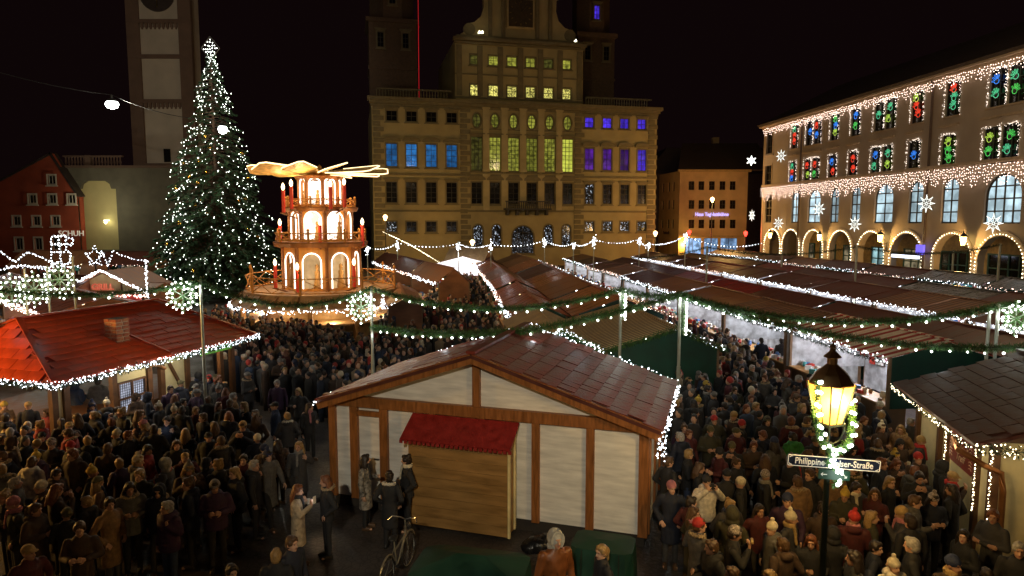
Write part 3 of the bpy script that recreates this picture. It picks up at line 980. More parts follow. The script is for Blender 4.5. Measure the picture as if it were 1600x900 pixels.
# arcade: pillars, rear wall with shop fronts, vault light
b = MB(); b.box((A_L / 2, 5.2, AZT / 2 + .3), (A_L, .2, AZT + .6)); b.build('arcade_rear_wall', [mat('arcade_render', (.5, .36, .17), .85)], ab)
b = MB(); b.box((A_L / 2, 2.9, AZT + .45), (A_L, 4.6, .2)); b.build('arcade_ceiling', [mat('arcade_render')], ab)
for i, (s, w, x) in enumerate(arcs):
    pn = (P_ARCADE, P_ARCADE, P_ARCADE, P_ARCB, P_ARCADE, P_DARK, P_DARK, P_ARCB)[i]
    f = MB()
    for k in (-1, -.33, .33, 1): f.box((k * 1.7, 4.98, 1.9), (.12, .16, 3.8))
    f.box((0, 4.98, 2.6), (3.4, .14, .12)); f.box((0, 4.98, 3.85), (3.6, .16, .14))
    fo = f.build('shop_front', [mat('teal_frame', (.03, .12, .12), .5)], ab, (s, 0, 0))
    for k in range(3):
        b = MB(); b.add([(-.5, 5.0, .15), (.5, 5.0, .15), (.5, 5.0, 3.8), (-.5, 5.0, 3.8)], [(0, 1, 2, 3)])
        b.build('pane', [pn], fo, ((k - 1) * 1.12, 0, 0))
    # bulbs round the arch
    P = []
    for k in range(25):
        a = PI * k / 24
        P.append((s + (w / 2 + .12) * math.cos(a), -.15, AZT - w / 2 + (w / 2 + .12) * math.sin(a)))
    P += [(s + sg_ * (w / 2 + .12), -.15, AZT - w / 2 - .3 - .32 * k) for sg_ in (-1, 1) for k in range(5)]
    put('arch_light', bulbs_mesh('arch_light', P, .06, B_WARM), ab, kind='stuff')
    cs = MB()
    n = 14
    prev = None
    ri, ro = w / 2 + .005, w / 2 + .38
    vs = []
    for k in range(n + 1):
        a = PI * k / n
        vs += [(s + ri * math.cos(a), -.07, AZT - w / 2 + ri * math.sin(a)), (s + ro * math.cos(a), -.07, AZT - w / 2 + ro * math.sin(a))]
    m_ = len(vs)
    vs += [(x_, .0, z_) for x_, y_, z_ in vs]
    fs = []
    for k in range(n):
        fs += [(2 * k, 2 * k + 1, 2 * k + 3, 2 * k + 2), (2 * k + 1, 2 * k + 1 + m_, 2 * k + 3 + m_, 2 * k + 3), (2 * k, 2 * k + 2, 2 * k + 2 + m_, 2 * k + m_)]
    cs.add(vs, fs); cs.build('arch_moulding', [M_ARCTR], ab)
# drainpipes
for x in (250, 738):
    s = az(x, 500)[0]
    MB().tube([(s, -.35, A_H - .3), (s, -.2, A_H - 1), (s, -.2, .2)], .11, 8).build('drainpipe', [mat('dark_copper_pipe', (.10, .06, .04), .5)], ab)
# icicle light bands
def icicles(name, s0, s1, z, drop, n, label):
    b = MB()
    s = s0
    while s < s1:
        dl = drop * (0.35 + .65 * abs(math.sin(s * 2.1)) * R.uniform(.6, 1))
        k = 0
        while k * .24 < dl:
            b.octa((s + R.gauss(0, .03), -.42 + R.gauss(0, .04), z - k * .24 + R.gauss(0, .05)), .040); k += 1
        s += n
    o = b.build('light_curtain', [B_PINK], ab, kind='stuff')
    return tag(o, label)
icicles('a', .3, A_L - 3, ZB1 + .15, 1.0, .24, 'upper band of rose white icicle lights under the eaves')
icicles('b', .0, A_L - 3, ZB2 + .2, 1.9, .25, 'lower band of rose white icicle lights above the arched windows')

# wall lanterns between the arches
LANTG = bulb('lantern_glow', (1, .72, .25), 7)
def wall_lantern(i, s, z, label):
    p = ab.matrix_world @ Vector((s, -.9, z)) if False else None
    loc = Matrix.Rotation(A_RZ, 3, 'Z') @ Vector((s, -.75, z)) + AO
    t = thing('wall_lantern', label, 'lantern', tuple(loc), A_RZ, 'lanterns between the arches')
    MB().lathe([(.14, -.4), (.26, .3)], 6).build('glass', [LANTG], t)
    MB().lathe([(.34, .3), (.2, .5), (.05, .62), (.04, .8)], 6).build('lantern_cap', [M_CABLE], t)
    MB().tube([(0, 0, -.45), (0, .3, -.7), (0, .75, -.5)], .04, 5).build('bracket', [M_CABLE], t)
    lamp(t, (0, -.25, -.1), 620, (1, .58, .18), .15)
for i, (x, y, lb) in enumerate(((150, 748, 'glowing wall lantern at the farthest pillar of the arcade'), (340, 755, 'glowing wall lantern left of the hanging snowflake star with red figures'), (575, 758, 'glowing wall lantern between the fifth and sixth arch'), (895, 768, 'glowing wall lantern nearest the camera, left of the cyan lit doorway'))):
    s, z = az(x, y)
    wall_lantern(i, s, z, lb if i != 1 else 'glowing wall lantern between the third and fourth arch')

# ------------------------------------------------------------------ hanging stars of light on the facade
def star_mesh(rad, spikes, r, m, double=True):
    b = MB()
    for k in range(spikes):
        a0 = 2 * PI * k / spikes + PI / 2
        tip = Vector((math.cos(a0) * rad, 0, math.sin(a0) * rad))
        for sg_ in (-1, 1):
            a1 = a0 + sg_ * PI / spikes
            q = Vector((math.cos(a1) * rad * .45, 0, math.sin(a1) * rad * .45))
            for t in range(6):
                p = tip.lerp(q, t / 6); b.octa(p, r)
        for t in range(1, 5):
            b.octa(tip * (t / 7), r)
        b.octa(tip * 1.12, r)
    return b.mesh('light_bulb', [m])
def star_frame(rad, spikes, m, t=.035):
    b = MB()
    for k in range(spikes):
        a0 = 2 * PI * k / spikes + PI / 2
        tip = Vector((math.cos(a0) * rad, .04, math.sin(a0) * rad))
        b.bar((0, .04, 0), tip * 1.1, t)
        for sg_ in (-1, 1):
            a1 = a0 + sg_ * PI / spikes
            b.bar(tip, (math.cos(a1) * rad * .45, .04, math.sin(a1) * rad * .45), t)
    return b.mesh('star_frame', [m])
STARW = bulb('star_bulb', (.9, .95, .9), 3.2)
sm8, sf8 = star_mesh(.72, 8, .030, STARW), star_frame(.72, 8, mat('steel_wire', (.2, .2, .2), .4, .8))
for i, (x, y, lb) in enumerate(((185, 447, 'snowflake light star high on the left end of the arcaded facade'), (73, 673, 'snowflake light star low on the chamfered corner of the arcaded building'), (175, 703, 'snowflake light star above the two farthest arches'), (331, 649, 'snowflake light star between two arched windows at the third arch'), (468, 706, 'snowflake light star above the gap between fourth and fifth arch'), (743, 628, 'snowflake light star beside the nearer drainpipe'), (1000, 703, 'snowflake light star above the nearest arch with the cyan doorway'))):
    s, z = az(x, y)
    loc = Matrix.Rotation(A_RZ, 3, 'Z') @ Vector((s, -.5, z)) + AO
    t = thing('light_star', lb, 'star light', tuple(loc), A_RZ + R.uniform(.1, .4), 'snowflake stars on the arcaded building')
    put('star_frame', sf8, t); put('bulbs_of_star', sm8, t, kind='stuff').name = 'light_bulb'
    MB().bar((0, .1, 0), (0, .48, 0), .04).build('bracket', [M_CABLE], t)
s, z = az(58, 464)
loc = Matrix.Rotation(A_RZ, 3, 'Z') @ Vector((s - .5, 0, z)) + AO
t = thing('light_star', 'small round light star on the outer corner of the arcaded building', 'star light', (dp(1174, 251, 95).x, 95, dp(1174, 251, 95).z), -.2)
put('star_frame', star_frame(.55, 6, mat('steel_wire')), t); put('light_bulb', star_mesh(.55, 6, .08, STARW), t, kind='stuff')
MB().bar((0, .05, 0), (.3, 1.6, 0), .05).build('bracket', [M_CABLE], t)
# small blue lit shop sign and glowing shop strip
s, z = az(720, 803)
loc = Matrix.Rotation(A_RZ, 3, 'Z') @ Vector((s, -.5, z)) + AO
o = MB().box((0, 0, 0), (.9, .25, .9)).build('shop_sign', [bulb('violet_blue_sign', (.15, .12, .9), 1.2)], None, tuple(loc), (0, 0, A_RZ))
tag(o, 'small square violet blue sign beside the sixth arch', 'shop sign')
s, z = az(665, 829)
loc = Matrix.Rotation(A_RZ, 3, 'Z') @ Vector((s, -.6, z)) + AO
o = MB().box((0, 0, 0), (3.6, .3, .28)).box((0, .2, .25), (3.8, .6, .15), mi=1).build('lit_awning', [bulb('white_blue_strip', (.7, .8, 1), 3), M_CABLE], None, tuple(loc), (0, 0, A_RZ))
tag(o, 'blue white light strip under a dark awning at the sixth arch', 'awning')

# ------------------------------------------------------------------ lamps hung over the square
def hang_lamp(p, label, watts, col):
    t = thing('hanging_lamp', label, 'street lamp', tuple(p))
    MB().lathe([(.05, -.34), (.26, -.25), (.34, 0), (.28, .2), (.1, .28)], 14).build('globe', [bulb('white_globe', (.95, 1, .97), 11)], t, smooth=True)
    MB().lathe([(.3, .2), (.22, .36), (.06, .45), (.05, .7)], 12).build('lamp_cap', [M_CABLE], t)
    lamp(t, (0, 0, -.5), watts, col, .3)
    return t
HP1, HP2 = dp(175, 163, 52), dp(348, 202, 52)
hang_lamp(HP1, 'bright oval lamp hanging on a wire left of the bell tower', 1800, (1, .95, .75)).scale = (1.5, 1, 1)
hang_lamp(HP2, 'round white globe lamp shining in front of the fir tree', 1000, (1, .95, .75))
w_ = MB().tube(sag(dp(-60, 95, 52), HP1 + Vector((0, 0, .7)), .3, 8), .03, 5).tube(sag(HP1 + Vector((0, 0, .7)), HP2 + Vector((0, 0, .7)), .5, 8), .025, 5)
tag(w_.build('lamp_wire', [M_CABLE]), 'thin overhead wire carrying the two hanging lamps', 'wire')

# unseen spotlights added behind the camera to wash the facades with light
def fill_spot(loc, aim, watts, col, spot, label):
    t = thing('fill_spot', label, 'fill_spot', loc)
    d = (Vector(aim) - Vector(loc)).normalized()
    q = d.to_track_quat('-Z', 'Y').to_euler()
    MB().tube([(0, 0, -loc[2]), (0, 0, .2)], .1, 8).build('mast', [M_CABLE], t)
    MB().lathe([(.3, .2), (.32, 0), (.2, .35)], 12).build('housing', [M_CABLE], t, tuple(d * .5), q)
    lamp(t, tuple(d * .9), watts, col, .25, spot=spot, rot=q)
fill_spot((-22, -6, 17), (0, 100, 7), 15500, (1, .82, .34), 32, 'unseen spotlight added at the left behind the photographer')
fill_spot((3, -8, 17), (40, 70, 11), 8500, (1, .76, .46), 50, 'unseen spotlight added at the right behind the photographer')
fill_spot((-18, -3, 17), (-45, 104, 28), 42000, (1, .84, .62), 30, 'unseen spotlight added to light the bell tower')

# ------------------------------------------------------------------ the fir tree
TX = dp(338, 300, 60)
tree = thing('fir_tree', 'tall decorated fir tree covered in white lights with a light star on top', 'christmas tree', (TX.x, 60, 0))
MB().tube([(0, 0, 0), (0, 0, 8), (0, 0, 20.8)], [.34, .2, .03], 8).build('trunk', [mat('bark', (.10, .06, .04), .9)], tree)
TZ0, TZ1 = 1.2, 20.9
def t_rad(z):
    f = max(0.0, (TZ1 - z) / (TZ1 - TZ0))
    return max(.30, 6.1 * (min(1, f * 1.04) ** .86))
b = MB(); b2 = MB()
tips = []
for i in range(640):
    z = TZ0 + (TZ1 - TZ0) * (1 - math.sqrt(1 - (i + .5) / 560 * .985)) if i < 560 else TZ1 - 4.5 + 4.6 * (i - 560) / 80
    a = i * 2.39996 + R.uniform(-.2, .2)
    L = t_rad(z) * R.uniform(.80, 1.07)
    d = Vector((math.cos(a), math.sin(a), 0))
    rise = R.uniform(-.06, .16)
    pts = [Vector((0, 0, z + .3)) + d * (L * t) + Vector((0, 0, L * (rise * t - .30 * t * t))) for t in (.0, .25, .5, .75, .9, 1)]
    b2.tube(pts, [.05, .04, .03, .02, .015, .01], 3, close=False)
    tips += [(pts[5], L), (pts[4], L), (pts[3], L), (pts[3].lerp(pts[4], .5), L)]
    n = int(20 + L * 8)
    for _ in range(n):
        t = R.uniform(.12, 1) ** .7
        k = min(4, int(t * 5)); p = pts[k].lerp(pts[k + 1], R.random())
        s = d.cross(Vector((0, 0, 1)))
        side = R.choice((-1, 1))
        dr = (d * R.uniform(.3, 1) + s * side * R.uniform(.3, 1) + Vector((0, 0, R.uniform(-.55, .15)))).normalized()
        ln = R.uniform(.25, .62) * (1.15 - .45 * t) * (0.6 + L / 8)
        w_ = dr.cross(Vector((R.gauss(0, .4), R.gauss(0, .4), 1))).normalized() * ln * R.uniform(.12, .2)
        m1 = p + dr * ln * .45
        b.add([p, m1 + w_, p + dr * ln - Vector((0, 0, ln * .15)), m1 - w_ - Vector((0, 0, .03))], [(0, 1, 2), (0, 2, 3)], mi=R.choice((0, 0, 1)))
b.build('crown', [mat('fir_crown', (.02, .058, .022), .7, var=.5, scale=1.2), mat('fir_crown_tips', (.035, .085, .032), .65, var=.4, scale=1.5)], tree)
b2.build('branch', [mat('bark')], tree, kind='stuff')
tb = MB()
rr = random.Random(3)
for _ in range(1250):
    p, L = rr.choice(tips)
    q = p + Vector((rr.gauss(0, .16), rr.gauss(0, .16), rr.gauss(0, .14)))
    tb.octa(q, rr.choice((.028, .034, .040, .048)))
tb.build('tree_light', [bulb('tree_bulb', (.95, 1.0, .90), 8)], tree, kind='stuff')
bm_ = cached('bauble', lambda: MB().lathe([(.02, -.17), (.12, -.12), (.17, 0), (.12, .12), (.04, .17), (.03, .22)], 10).mesh('bauble', [mat('gold_bauble', (.75, .45, .1), .18, 1, var=0)], True))
gb = [t for t in tips if t[0].y < 0 and t[0].z < 15]
for _ in range(34):
    p, L = rr.choice(gb); put('bauble', bm_, tree, tuple(p + Vector((0, -.15, -.25))))
for _ in range(5):
    p, L = rr.choice(gb)
    lamp(tree, tuple(p * 1.12), 10, (.9, 1, .9), .2)
for z in (4, 8, 12, 16, 19):
    for a in (-2.3, -1.1, -.4):
        lamp(tree, (t_rad(z) * 1.25 * math.cos(a), t_rad(z) * 1.25 * math.sin(a), z), 4, (.85, 1, .85), .3)
# diamond star on the tip
st = MB(); sfm = MB()
for i in range(-3, 4):
    for j in range(-3, 4):
        if abs(i) + abs(j) <= 3:
            st.octa((i * .20 + rr.gauss(0, .03), 0, j * .26 + 21.7 + rr.gauss(0, .03)), .050)
for i in range(4):
    a = (.8, 0), (0, 1.0), (-.8, 0), (0, -1.0)
    p, q = a[i], a[(i + 1) % 4]
    sfm.bar((p[0], .05, p[1] + 21.75), (q[0], .05, q[1] + 21.75), .05)
so = sfm.build('star_frame', [mat('steel_wire')], tree); st.build('star_light', [bulb('tree_bulb')], so, kind='stuff')

# ------------------------------------------------------------------ wooden pyramid with candles
PX, PY, PS, PDROP = dp(503, 400, 41).x, 41.0, 41 / 34, 1.16
py = thing('wooden_pyramid', 'tall three tiered wooden candle pyramid with winged rotor and bright arched windows', 'pyramid', (PX, PY, 0))
M_WOOD = mat('orange_wood', (.56, .255, .06), .55, var=.3, scale=5, stretch=(1, 1, .2), bump=.1)
M_WOODL = mat('light_wood', (.62, .36, .13), .55, var=.25, scale=5)
M_WOODD = mat('brown_timber', (.22, .085, .025), .6, var=.35, scale=4, stretch=(1, 1, .25), bump=.15)
def zpx(y): return dp(503, y, 34).z
PW = bulb('pyramid_white_tube', (1, .93, .85), 2.2)
P_IN = lit_pane('pyramid_inside', (1, .60, .26), 1.7, .6, 1.6, .6)
P_IN2 = lit_pane('pyramid_inside_bright', (1, .84, .66), 3.0, .4, 1.6, .5)
def tier(z0, z1, r, aw, ah, inside):
    n = 8
    side = 2 * r * math.sin(PI / n)
    ap = r * math.cos(PI / n)
    core = MB().lathe([(r * .62, z0), (r * .62, z1 - .1)], 12); core.build('inner_core', [inside], py)
    for k in range(n):
        a = -PI / 2 + k * 2 * PI / n
        wm = cached(('tier', round(z0, 2)), lambda: wall_mb(side, z1 - z0, [(side / 2 - aw / 2, side / 2 + aw / 2, .12, .12 + ah, 1)], depth=.14).mesh('arch_wall', [M_WOOD]))
        c = Vector((ap * math.cos(a), ap * math.sin(a), z0))
        t = Vector((-math.sin(a), math.cos(a), 0))
        o = put('arch_wall', wm, py, tuple(c - t * side / 2), (0, 0, a + PI / 2))
        def edge():
            b = MB()
            rr_ = aw / 2
            pts = [(-rr_, .12)] + [(-rr_ * math.cos(PI * q / 10), .12 + ah - rr_ + rr_ * math.sin(PI * q / 10)) for q in range(11)] + [(rr_, .12)]
            b.tube([(side / 2 + x, -.03, z) for x, z in pts], .035, 5)
            return b.mesh('light_tube', [PW])
        put('light_tube', cached(('edge', round(z0, 2)), edge), o)
        # corner post with ball
        ca = a + PI / n
        pm_ = cached(('post', round(z0, 2)), lambda: MB().lathe([(.09, 0), (.09, z1 - z0 - .1), (.13, z1 - z0)], 8).mesh('corner_post', [M_WOODD]))
        put('corner_post', pm_, py, ((r + .03) * math.cos(ca), (r + .03) * math.sin(ca), z0))
zP, zT1, zT2, zT3, zR = zpx(450), zpx(383), zpx(330), zpx(281), zpx(270)
tier(zP, zT1, 1.85, .90, 1.72, P_IN)
tier(zT1 + .2, zT2, 1.48, .82, 1.35, P_IN2)
tier(zT2 + .2, zT3, .98, .56, 1.28, P_IN2)
def deck(z, r, t, name='deck', m=M_WOODD):
    MB().lathe([(r, z - t), (r + .08, z - t * .3), (r + .08, z)], 16).build(name, [m], py)
deck(zT1 + .2, 2.25, .25); deck(zT2 + .2, 1.78, .22); deck(zT3 + .15, 1.15, .15)
def railing(z, r, n, h, posts):
    b = MB()
    for k in range(n):
        a0, a1 = 2 * PI * k / n, 2 * PI * (k + 1) / n
        p, q = Vector((r * math.cos(a0), r * math.sin(a0), z)), Vector((r * math.cos(a1), r * math.sin(a1), z))
        b.bar(p + Vector((0, 0, h)), q + Vector((0, 0, h)), .05); b.bar(p + Vector((0, 0, .08)), q + Vector((0, 0, .08)), .05)
        b.bar(p + Vector((0, 0, .08)), q + Vector((0, 0, h)), .03); b.bar(p + Vector((0, 0, h)), q + Vector((0, 0, .08)), .03)
    b.build('railing', [M_WOOD], py)
    pm_ = cached(('rp', posts), lambda: MB().lathe([(.06, 0), (.06, posts * .8), (.03, posts * .82), (.08, posts * .9), (.05, posts), (.0, posts * 1.06)], 8).mesh('railing_post', [M_WOOD]))
    for k in range(0, n, 2):
        a0 = 2 * PI * k / n
        put('railing_post', pm_, py, (r * math.cos(a0), r * math.sin(a0), z))
railing(zT1 + .2, 2.2, 16, .42, .62); railing(zT2 + .2, 1.72, 16, .36, .5)
railing(zP, 3.65, 16, .75, 1.15)
# platform, round roof of the drinks stall and its timber below
MB().lathe([(4.35, zP - .62), (4.4, zP - .55), (3.8, zP - .1), (3.75, zP)], 24).build('stall_roof', [mat('weathered_boards', (.40, .24, .13), .6, var=.4, scale=3, stretch=(1, 1, 1), bump=.2)], py)
b = MB()
for k in range(24):
    a = 2 * PI * k / 24
    b.bar((4.4 * math.cos(a), 4.4 * math.sin(a), zP - .51), (3.82 * math.cos(a), 3.82 * math.sin(a), zP - .06), .05, .04)
b.build('roof_batten', [M_WOODD], py)
pm_ = MB().box((0, 0, (zP - .62 + PDROP) / 2), (.2, .2, zP - .62 - PDROP)).mesh('post', [M_WOOD])
for k in range(12):
    a = 2 * PI * k / 12 + .13
    put('post', pm_, py, (3.95 * math.cos(a), 3.95 * math.sin(a), 0), (0, 0, a))
MB().lathe([(3.6, .0), (3.6, .85), (3.9, .86), (3.9, .94), (3.2, .95)], 24).build('counter', [M_WOODL], py, (0, 0, PDROP))
MB().lathe([(2.2, PDROP), (2.2, zP - .6)], 16).build('bar_core', [M_WOODL], py)
string(py, [(4.43 * math.cos(a), 4.43 * math.sin(a), zP - .66 + .06 * math.sin(a * 24)) for a in [2 * PI * k / 60 for k in range(61)]], .16, .028, B_COOL, .08, rows=2)
# figures in the tiers
fig = cached('fig', lambda: MB().lathe([(.16, 0), (.18, .1), (.1, .55), (.12, .72), (.05, .8), (.09, .9), (.08, 1.0), (.0, 1.06)], 8).mesh('carved_figure', [M_WOODL], True))
for zz, r_, n, s_ in ((zP + .1, 1.5, 8, 1.15), (zT1 + .25, 1.12, 6, .9), (zT2 + .25, .76, 5, .75)):
    for k in range(n):
        a = 2 * PI * k / n - PI / 2 + .12
        put('carved_figure', fig, py, (r_ * math.cos(a), r_ * math.sin(a), zz), (0, 0, a), scale=(s_, s_, s_))
# rotor with wide wings lit by edge strips
rt = MB().lathe([(.5, zR - .15), (.55, zR), (.3, zR + .12), (.12, zR + .22), (.1, zR + .32), (.0, zR + .4)], 12).build('rotor_hub', [M_WOOD], py)
wing = MB()
wing.v = []; 
wp = [(.35, -.16), (1.2, -.42), (3.1, -.62), (3.35, -.45), (3.35, .45), (3.1, .62), (1.2, .42), (.35, .16)]
def tw_(x, y): return (x, y * .86, y * .28 + (x * .03))
wing.add([tw_(x, y) for x, y in wp] + [(p[0], p[1], p[2] - .05) for p in [tw_(x, y) for x, y in wp]],
         [tuple(range(8)), tuple(range(8, 16))[::-1]] + [(i, (i + 1) % 8, (i + 1) % 8 + 8, i + 8) for i in range(8)])
wme = wing.mesh('wing', [mat('pale_wing', (.78, .52, .2), .5, var=.3, scale=4)])
wl_m = MB()
wl_m.tube([tw_(x, y) for x, y in wp[:5]] + [tw_(*wp[5]), tw_(*wp[6])], .03, 5)
wlm = wl_m.mesh('edge_light', [bulb('wing_edge', (1, .78, .42), 2.6)])
for k in range(10):
    a = 2 * PI * k / 10 + .2
    w = put('wing', wme, py, (0, 0, zR + .02), (0, 0, a))
    put('edge_light', wlm, w)
for k in range(6):
    a = 2 * PI * k / 6 + .4
    lamp(py, (1.9 * math.cos(a), 1.9 * math.sin(a), zR - .45), 22, (1, .66, .25), .15)
for (zz, r_, W_) in ((zP + 1.1, 2.75, 32), (zT1 + 1.2, 2.1, 24), (zT2 + .9, 1.5, 14)):
    for k in range(6):
        a = 2 * PI * k / 6 - PI / 2
        lamp(py, (r_ * math.cos(a), r_ * math.sin(a), zz), W_, (1, .62, .26), .12)
for k in range(6):
    a = 2 * PI * k / 6 - PI / 2 + .4
    lamp(py, (3.3 * math.cos(a), 3.3 * math.sin(a), 2.35), 30, (1, .85, .6), .2)
# candles on brackets
cm = MB().lathe([(.085, 0), (.085, 1.05)], 10).mesh('candle', [mat('red_candle', (.60, .03, .02), .45, var=.1, emit=.12, ecol=(.9, .05, .02))])
fm = MB().lathe([(.03, 1.05), (.075, 1.14), (.085, 1.22), (.04, 1.34), (.0, 1.40)], 8).mesh('flame_bulb', [bulb('flame', (1, .75, .4), 7)], True)
for px, pyy in ((464, 333), (478, 328), (534, 328), (551, 325), (443, 385), (517, 384), (570, 384), (455, 443), (567, 443), (492, 448)):
    zc_ = zpx(pyy); x_ = dp(px, pyy, 34).x - dp(503, 400, 34).x
    r_ = max(abs(x_) + .05, {True: 2.3, False: 1.9}[pyy < 340]) if pyy < 400 else 2.75
    if pyy > 400: r_ = max(r_, 2.3)
    y_ = -math.sqrt(max(0, r_ * r_ - x_ * x_))
    c = put('candle', cm, py, (x_, y_, zc_))
    put('flame_bulb', fm, c)
    MB().lathe([(.05, -.06), (.17, -.02), (.17, 0)], 8).build('candle_dish', [M_WOODD], c)
    l_ = math.hypot(x_, y_)
    MB().bar((0, 0, -.05), (-x_ / l_ * .8, -y_ / l_ * .8, -.28), .06).build('bracket', [M_WOODD], c)
for c in py.children:
    c.location.z -= PDROP
    if c.type == 'LIGHT': c.data.energy *= 2.2; c.data.shadow_soft_size *= 1.2
py.scale = (PS, PS, PS)

# ------------------------------------------------------------------ roof shingles, each a piece
def shingles(par, o, a, u, rows, cols, w, l, m, inside=None, name='shingle', th=.014, limit=300):
    """o: lower corner, a: unit vector along the eave, u: unit vector up the slope (in the parent's space)"""
    a, u, o = Vector(a).normalized(), Vector(u).normalized(), Vector(o)
    n = a.cross(u).normalized()
    if n.z < 0: n = -n
    def mk():
        b = MB(); b.box((0, 0, 0), (w * .982, l * 1.12, th)); return b.mesh(name, [m])
    me = cached(('sh', w, l, m.name), mk)
    c = 0
    for r in range(rows):
        off = (r % 2) * .5 * w
        for k in range(cols + 1):
            x = k * w + w / 2 - off
            y = r * l + l / 2
            if x < w * .2 or x > cols * w - w * .2: continue
            if inside and not inside(x / (cols * w), y / (rows * l)): continue
            if c >= limit: return c
            t = R.gauss(.036, .007)
            uu = (u + n * -t).normalized()
            nn = a.cross(uu); nn = nn if nn.z > 0 else -nn
            p = o + a * (x + R.gauss(0, .004)) + u * y + n * (.03 + R.gauss(0, .003))
            ob = put(name, me, par)
            M = Matrix((a, uu, nn)).transposed().to_4x4(); M.translation = p
            ob.matrix_local = M
            c += 1
    return c

# ------------------------------------------------------------------ half-timbered hut in the foreground
M_PANEL = mat('whitewashed_board', (.80, .78, .72), .6, var=.18, scale=1.6, stretch=(1, 1, 6), bump=.08, bscale=8)
M_BEAM = mat('stained_beam', (.27, .10, .024), .5, var=.35, scale=5, stretch=(4, 4, .5), bump=.15)
M_ROOFR = mat('wet_red_shingle', (.18, .026, .014), .46, var=.4, scale=2.2, bump=.6, bscale=24, spec=.4)
M_ROOFS = mat('roof_underlay', (.08, .02, .014), .5, var=.2)
NH_O = gp(520, 772, .25)
NH_RZ = math.atan2(gp(1012, 840, .25).y - NH_O.y, gp(1012, 840, .25).x - NH_O.x)
nh = thing('timbered_hut', 'big half-timbered hut with white panels and wet dark red roof in the foreground', 'market hut', (NH_O.x, NH_O.y, 0), NH_RZ)
def nf(px, py_): return fp(px, py_, (NH_O.x, NH_O.y), NH_RZ)
W = nf(1012, 750)[0]
DPT = 3.95
ZE, ZR = 2.62, 3.95
sr = nf(745, 560)[0]
posts = [0.08] + [nf(x, 700)[0] for x in (556, 602, 677, 754, 838, 923)] + [W - .08]
MB().box((W / 2, DPT / 2, .14), (W - .1, DPT - .1, .28)).build('plinth', [mat('dark_plinth', (.035, .028, .022), .8)], nh)
for i, s in enumerate(posts):
    w_ = .2 if i in (1, 2, 7) else .17
    MB().box((s, -.02, (ZE + .27) / 2), (w_, .14, ZE - .27)).build('post', [M_BEAM], nh)
MB().box((W / 2, -.035, ZE), (W + .25, .17, .24)).build('top_beam', [M_BEAM], nh)
for i, (a, c) in enumerate(zip(posts, posts[1:])):
    z1 = ZE - .12
    b = MB().box(((a + c) / 2, 0.03, (z1 + .28) / 2), (c - a - .15, .05, z1 - .28))
    o = b.build('wall_panel' if i != 1 else 'door', [M_PANEL], nh)
    if i == 1:
        o['label'] = 'narrow white door panel with a small handle'
        MB().box((0, 0, 0), (.12, .04, .03)).box((-.05, .02, 0), (.02, .06, .02)).build('handle', [mat('dark_steel', (.15, .15, .15), .3, .9)], o, (c - .22, -.02, 1.25))
MB().box(((posts[1] + posts[2]) / 2, -.02, ZE - .28), (posts[2] - posts[1] - .15, .1, .12)).build('lintel', [M_BEAM], nh)
# gable
OHL, OHR = .14, .30
def roofz(s): return ZE + .02 + (ZR - ZE) * (s + OHL) / (sr + OHL) if s < sr else ZE + .02 + (ZR - ZE) * (W + OHR - s) / (W + OHR - sr)
zg = ZE + .12
def gable_poly(a, c, n=2):
    pts = [(a, zg), (c, zg), (c, roofz(c) - .16)]
    if roofz(a) - .16 > zg + .02: pts.append((a, roofz(a) - .16))
    return pts
def s_at(z, left):  # where the roof underside reaches z
    return -OHL + (z - ZE - .02) / (ZR - ZE) * (sr + OHL) if left else W + OHR - (z - ZE - .02) / (ZR - ZE) * (W + OHR - sr)
la, ra = s_at(zg + .17, True), s_at(zg + .17, False)
MB().prism([(la, zg), (sr - .09, zg), (sr - .09, roofz(sr - .09) - .16)], .01, .06).build('gable_panel', [M_PANEL], nh)
MB().prism([(sr + .09, zg), (ra, zg), (sr + .09, roofz(sr + .09) - .16)], .01, .06).build('gable_panel', [M_PANEL], nh)
MB().box((sr, -.02, (zg + ZR - .12) / 2), (.17, .12, ZR - .12 - zg)).build('king_post', [M_BEAM], nh)
for (a, c) in ((-OHL, sr), (W + OHR, sr)):
    pa, pc = Vector((a, -.33, roofz(a) - .1)), Vector((c, -.33, ZR - .08))
    MB().bar(pa, pc, .07, .22).build('barge_board', [M_BEAM], nh)
    MB().bar(pa + Vector((0, .27, -.03)), pc + Vector((0, .27, -.03)), .1, .14).build('rafter', [M_BEAM], nh)
# side and rear walls
for x in (0.03, W - .03):
    b = MB().box((x, DPT / 2, (ZE + .28) / 2), (.06, DPT, ZE - .28)); b.build('side_wall', [M_PANEL], nh)
    for k in range(4): MB().box((x + (-.03 if x < 1 else .03), .15 + k * (DPT - .3) / 3, (ZE + .28) / 2), (.1, .14, ZE - .28)).build('post', [M_BEAM], nh)
MB().box((W / 2, DPT, (ZE + .28) / 2), (W, .06, ZE - .28)).build('rear_wall', [M_PANEL], nh)
RY0, RY1 = -.38, DPT + .08
for left in (True, False):
    a = -OHL if left else W + OHR
    b = MB().slab([(a, RY0, roofz(a)), (a, RY1, roofz(a)), (sr, RY1, ZR), (sr, RY0, ZR)], .07)
    rf = b.build('roof', [M_ROOFS], nh)
    u = Vector((sr - a, 0, ZR - roofz(a))); Ls = u.length
    rows = 11 if not left else 9
    shingles(rf, (a, RY0, roofz(a)), (0, 1, 0), u, rows, 14, (RY1 - RY0) / 14, Ls / rows, M_ROOFR)
    string(rf, [(a - .03 if left else a + .03, RY0, roofz(a) - .05), (a + (-.03 if left else .03), RY1, roofz(a) - .05)], .11, .018, B_COOL, .07, rows=3)
MB().bar((sr, RY0 - .02, ZR + .06), (sr, RY1, ZR + .06), .2, .06).build('ridge_cap', [M_ROOFR], nh)
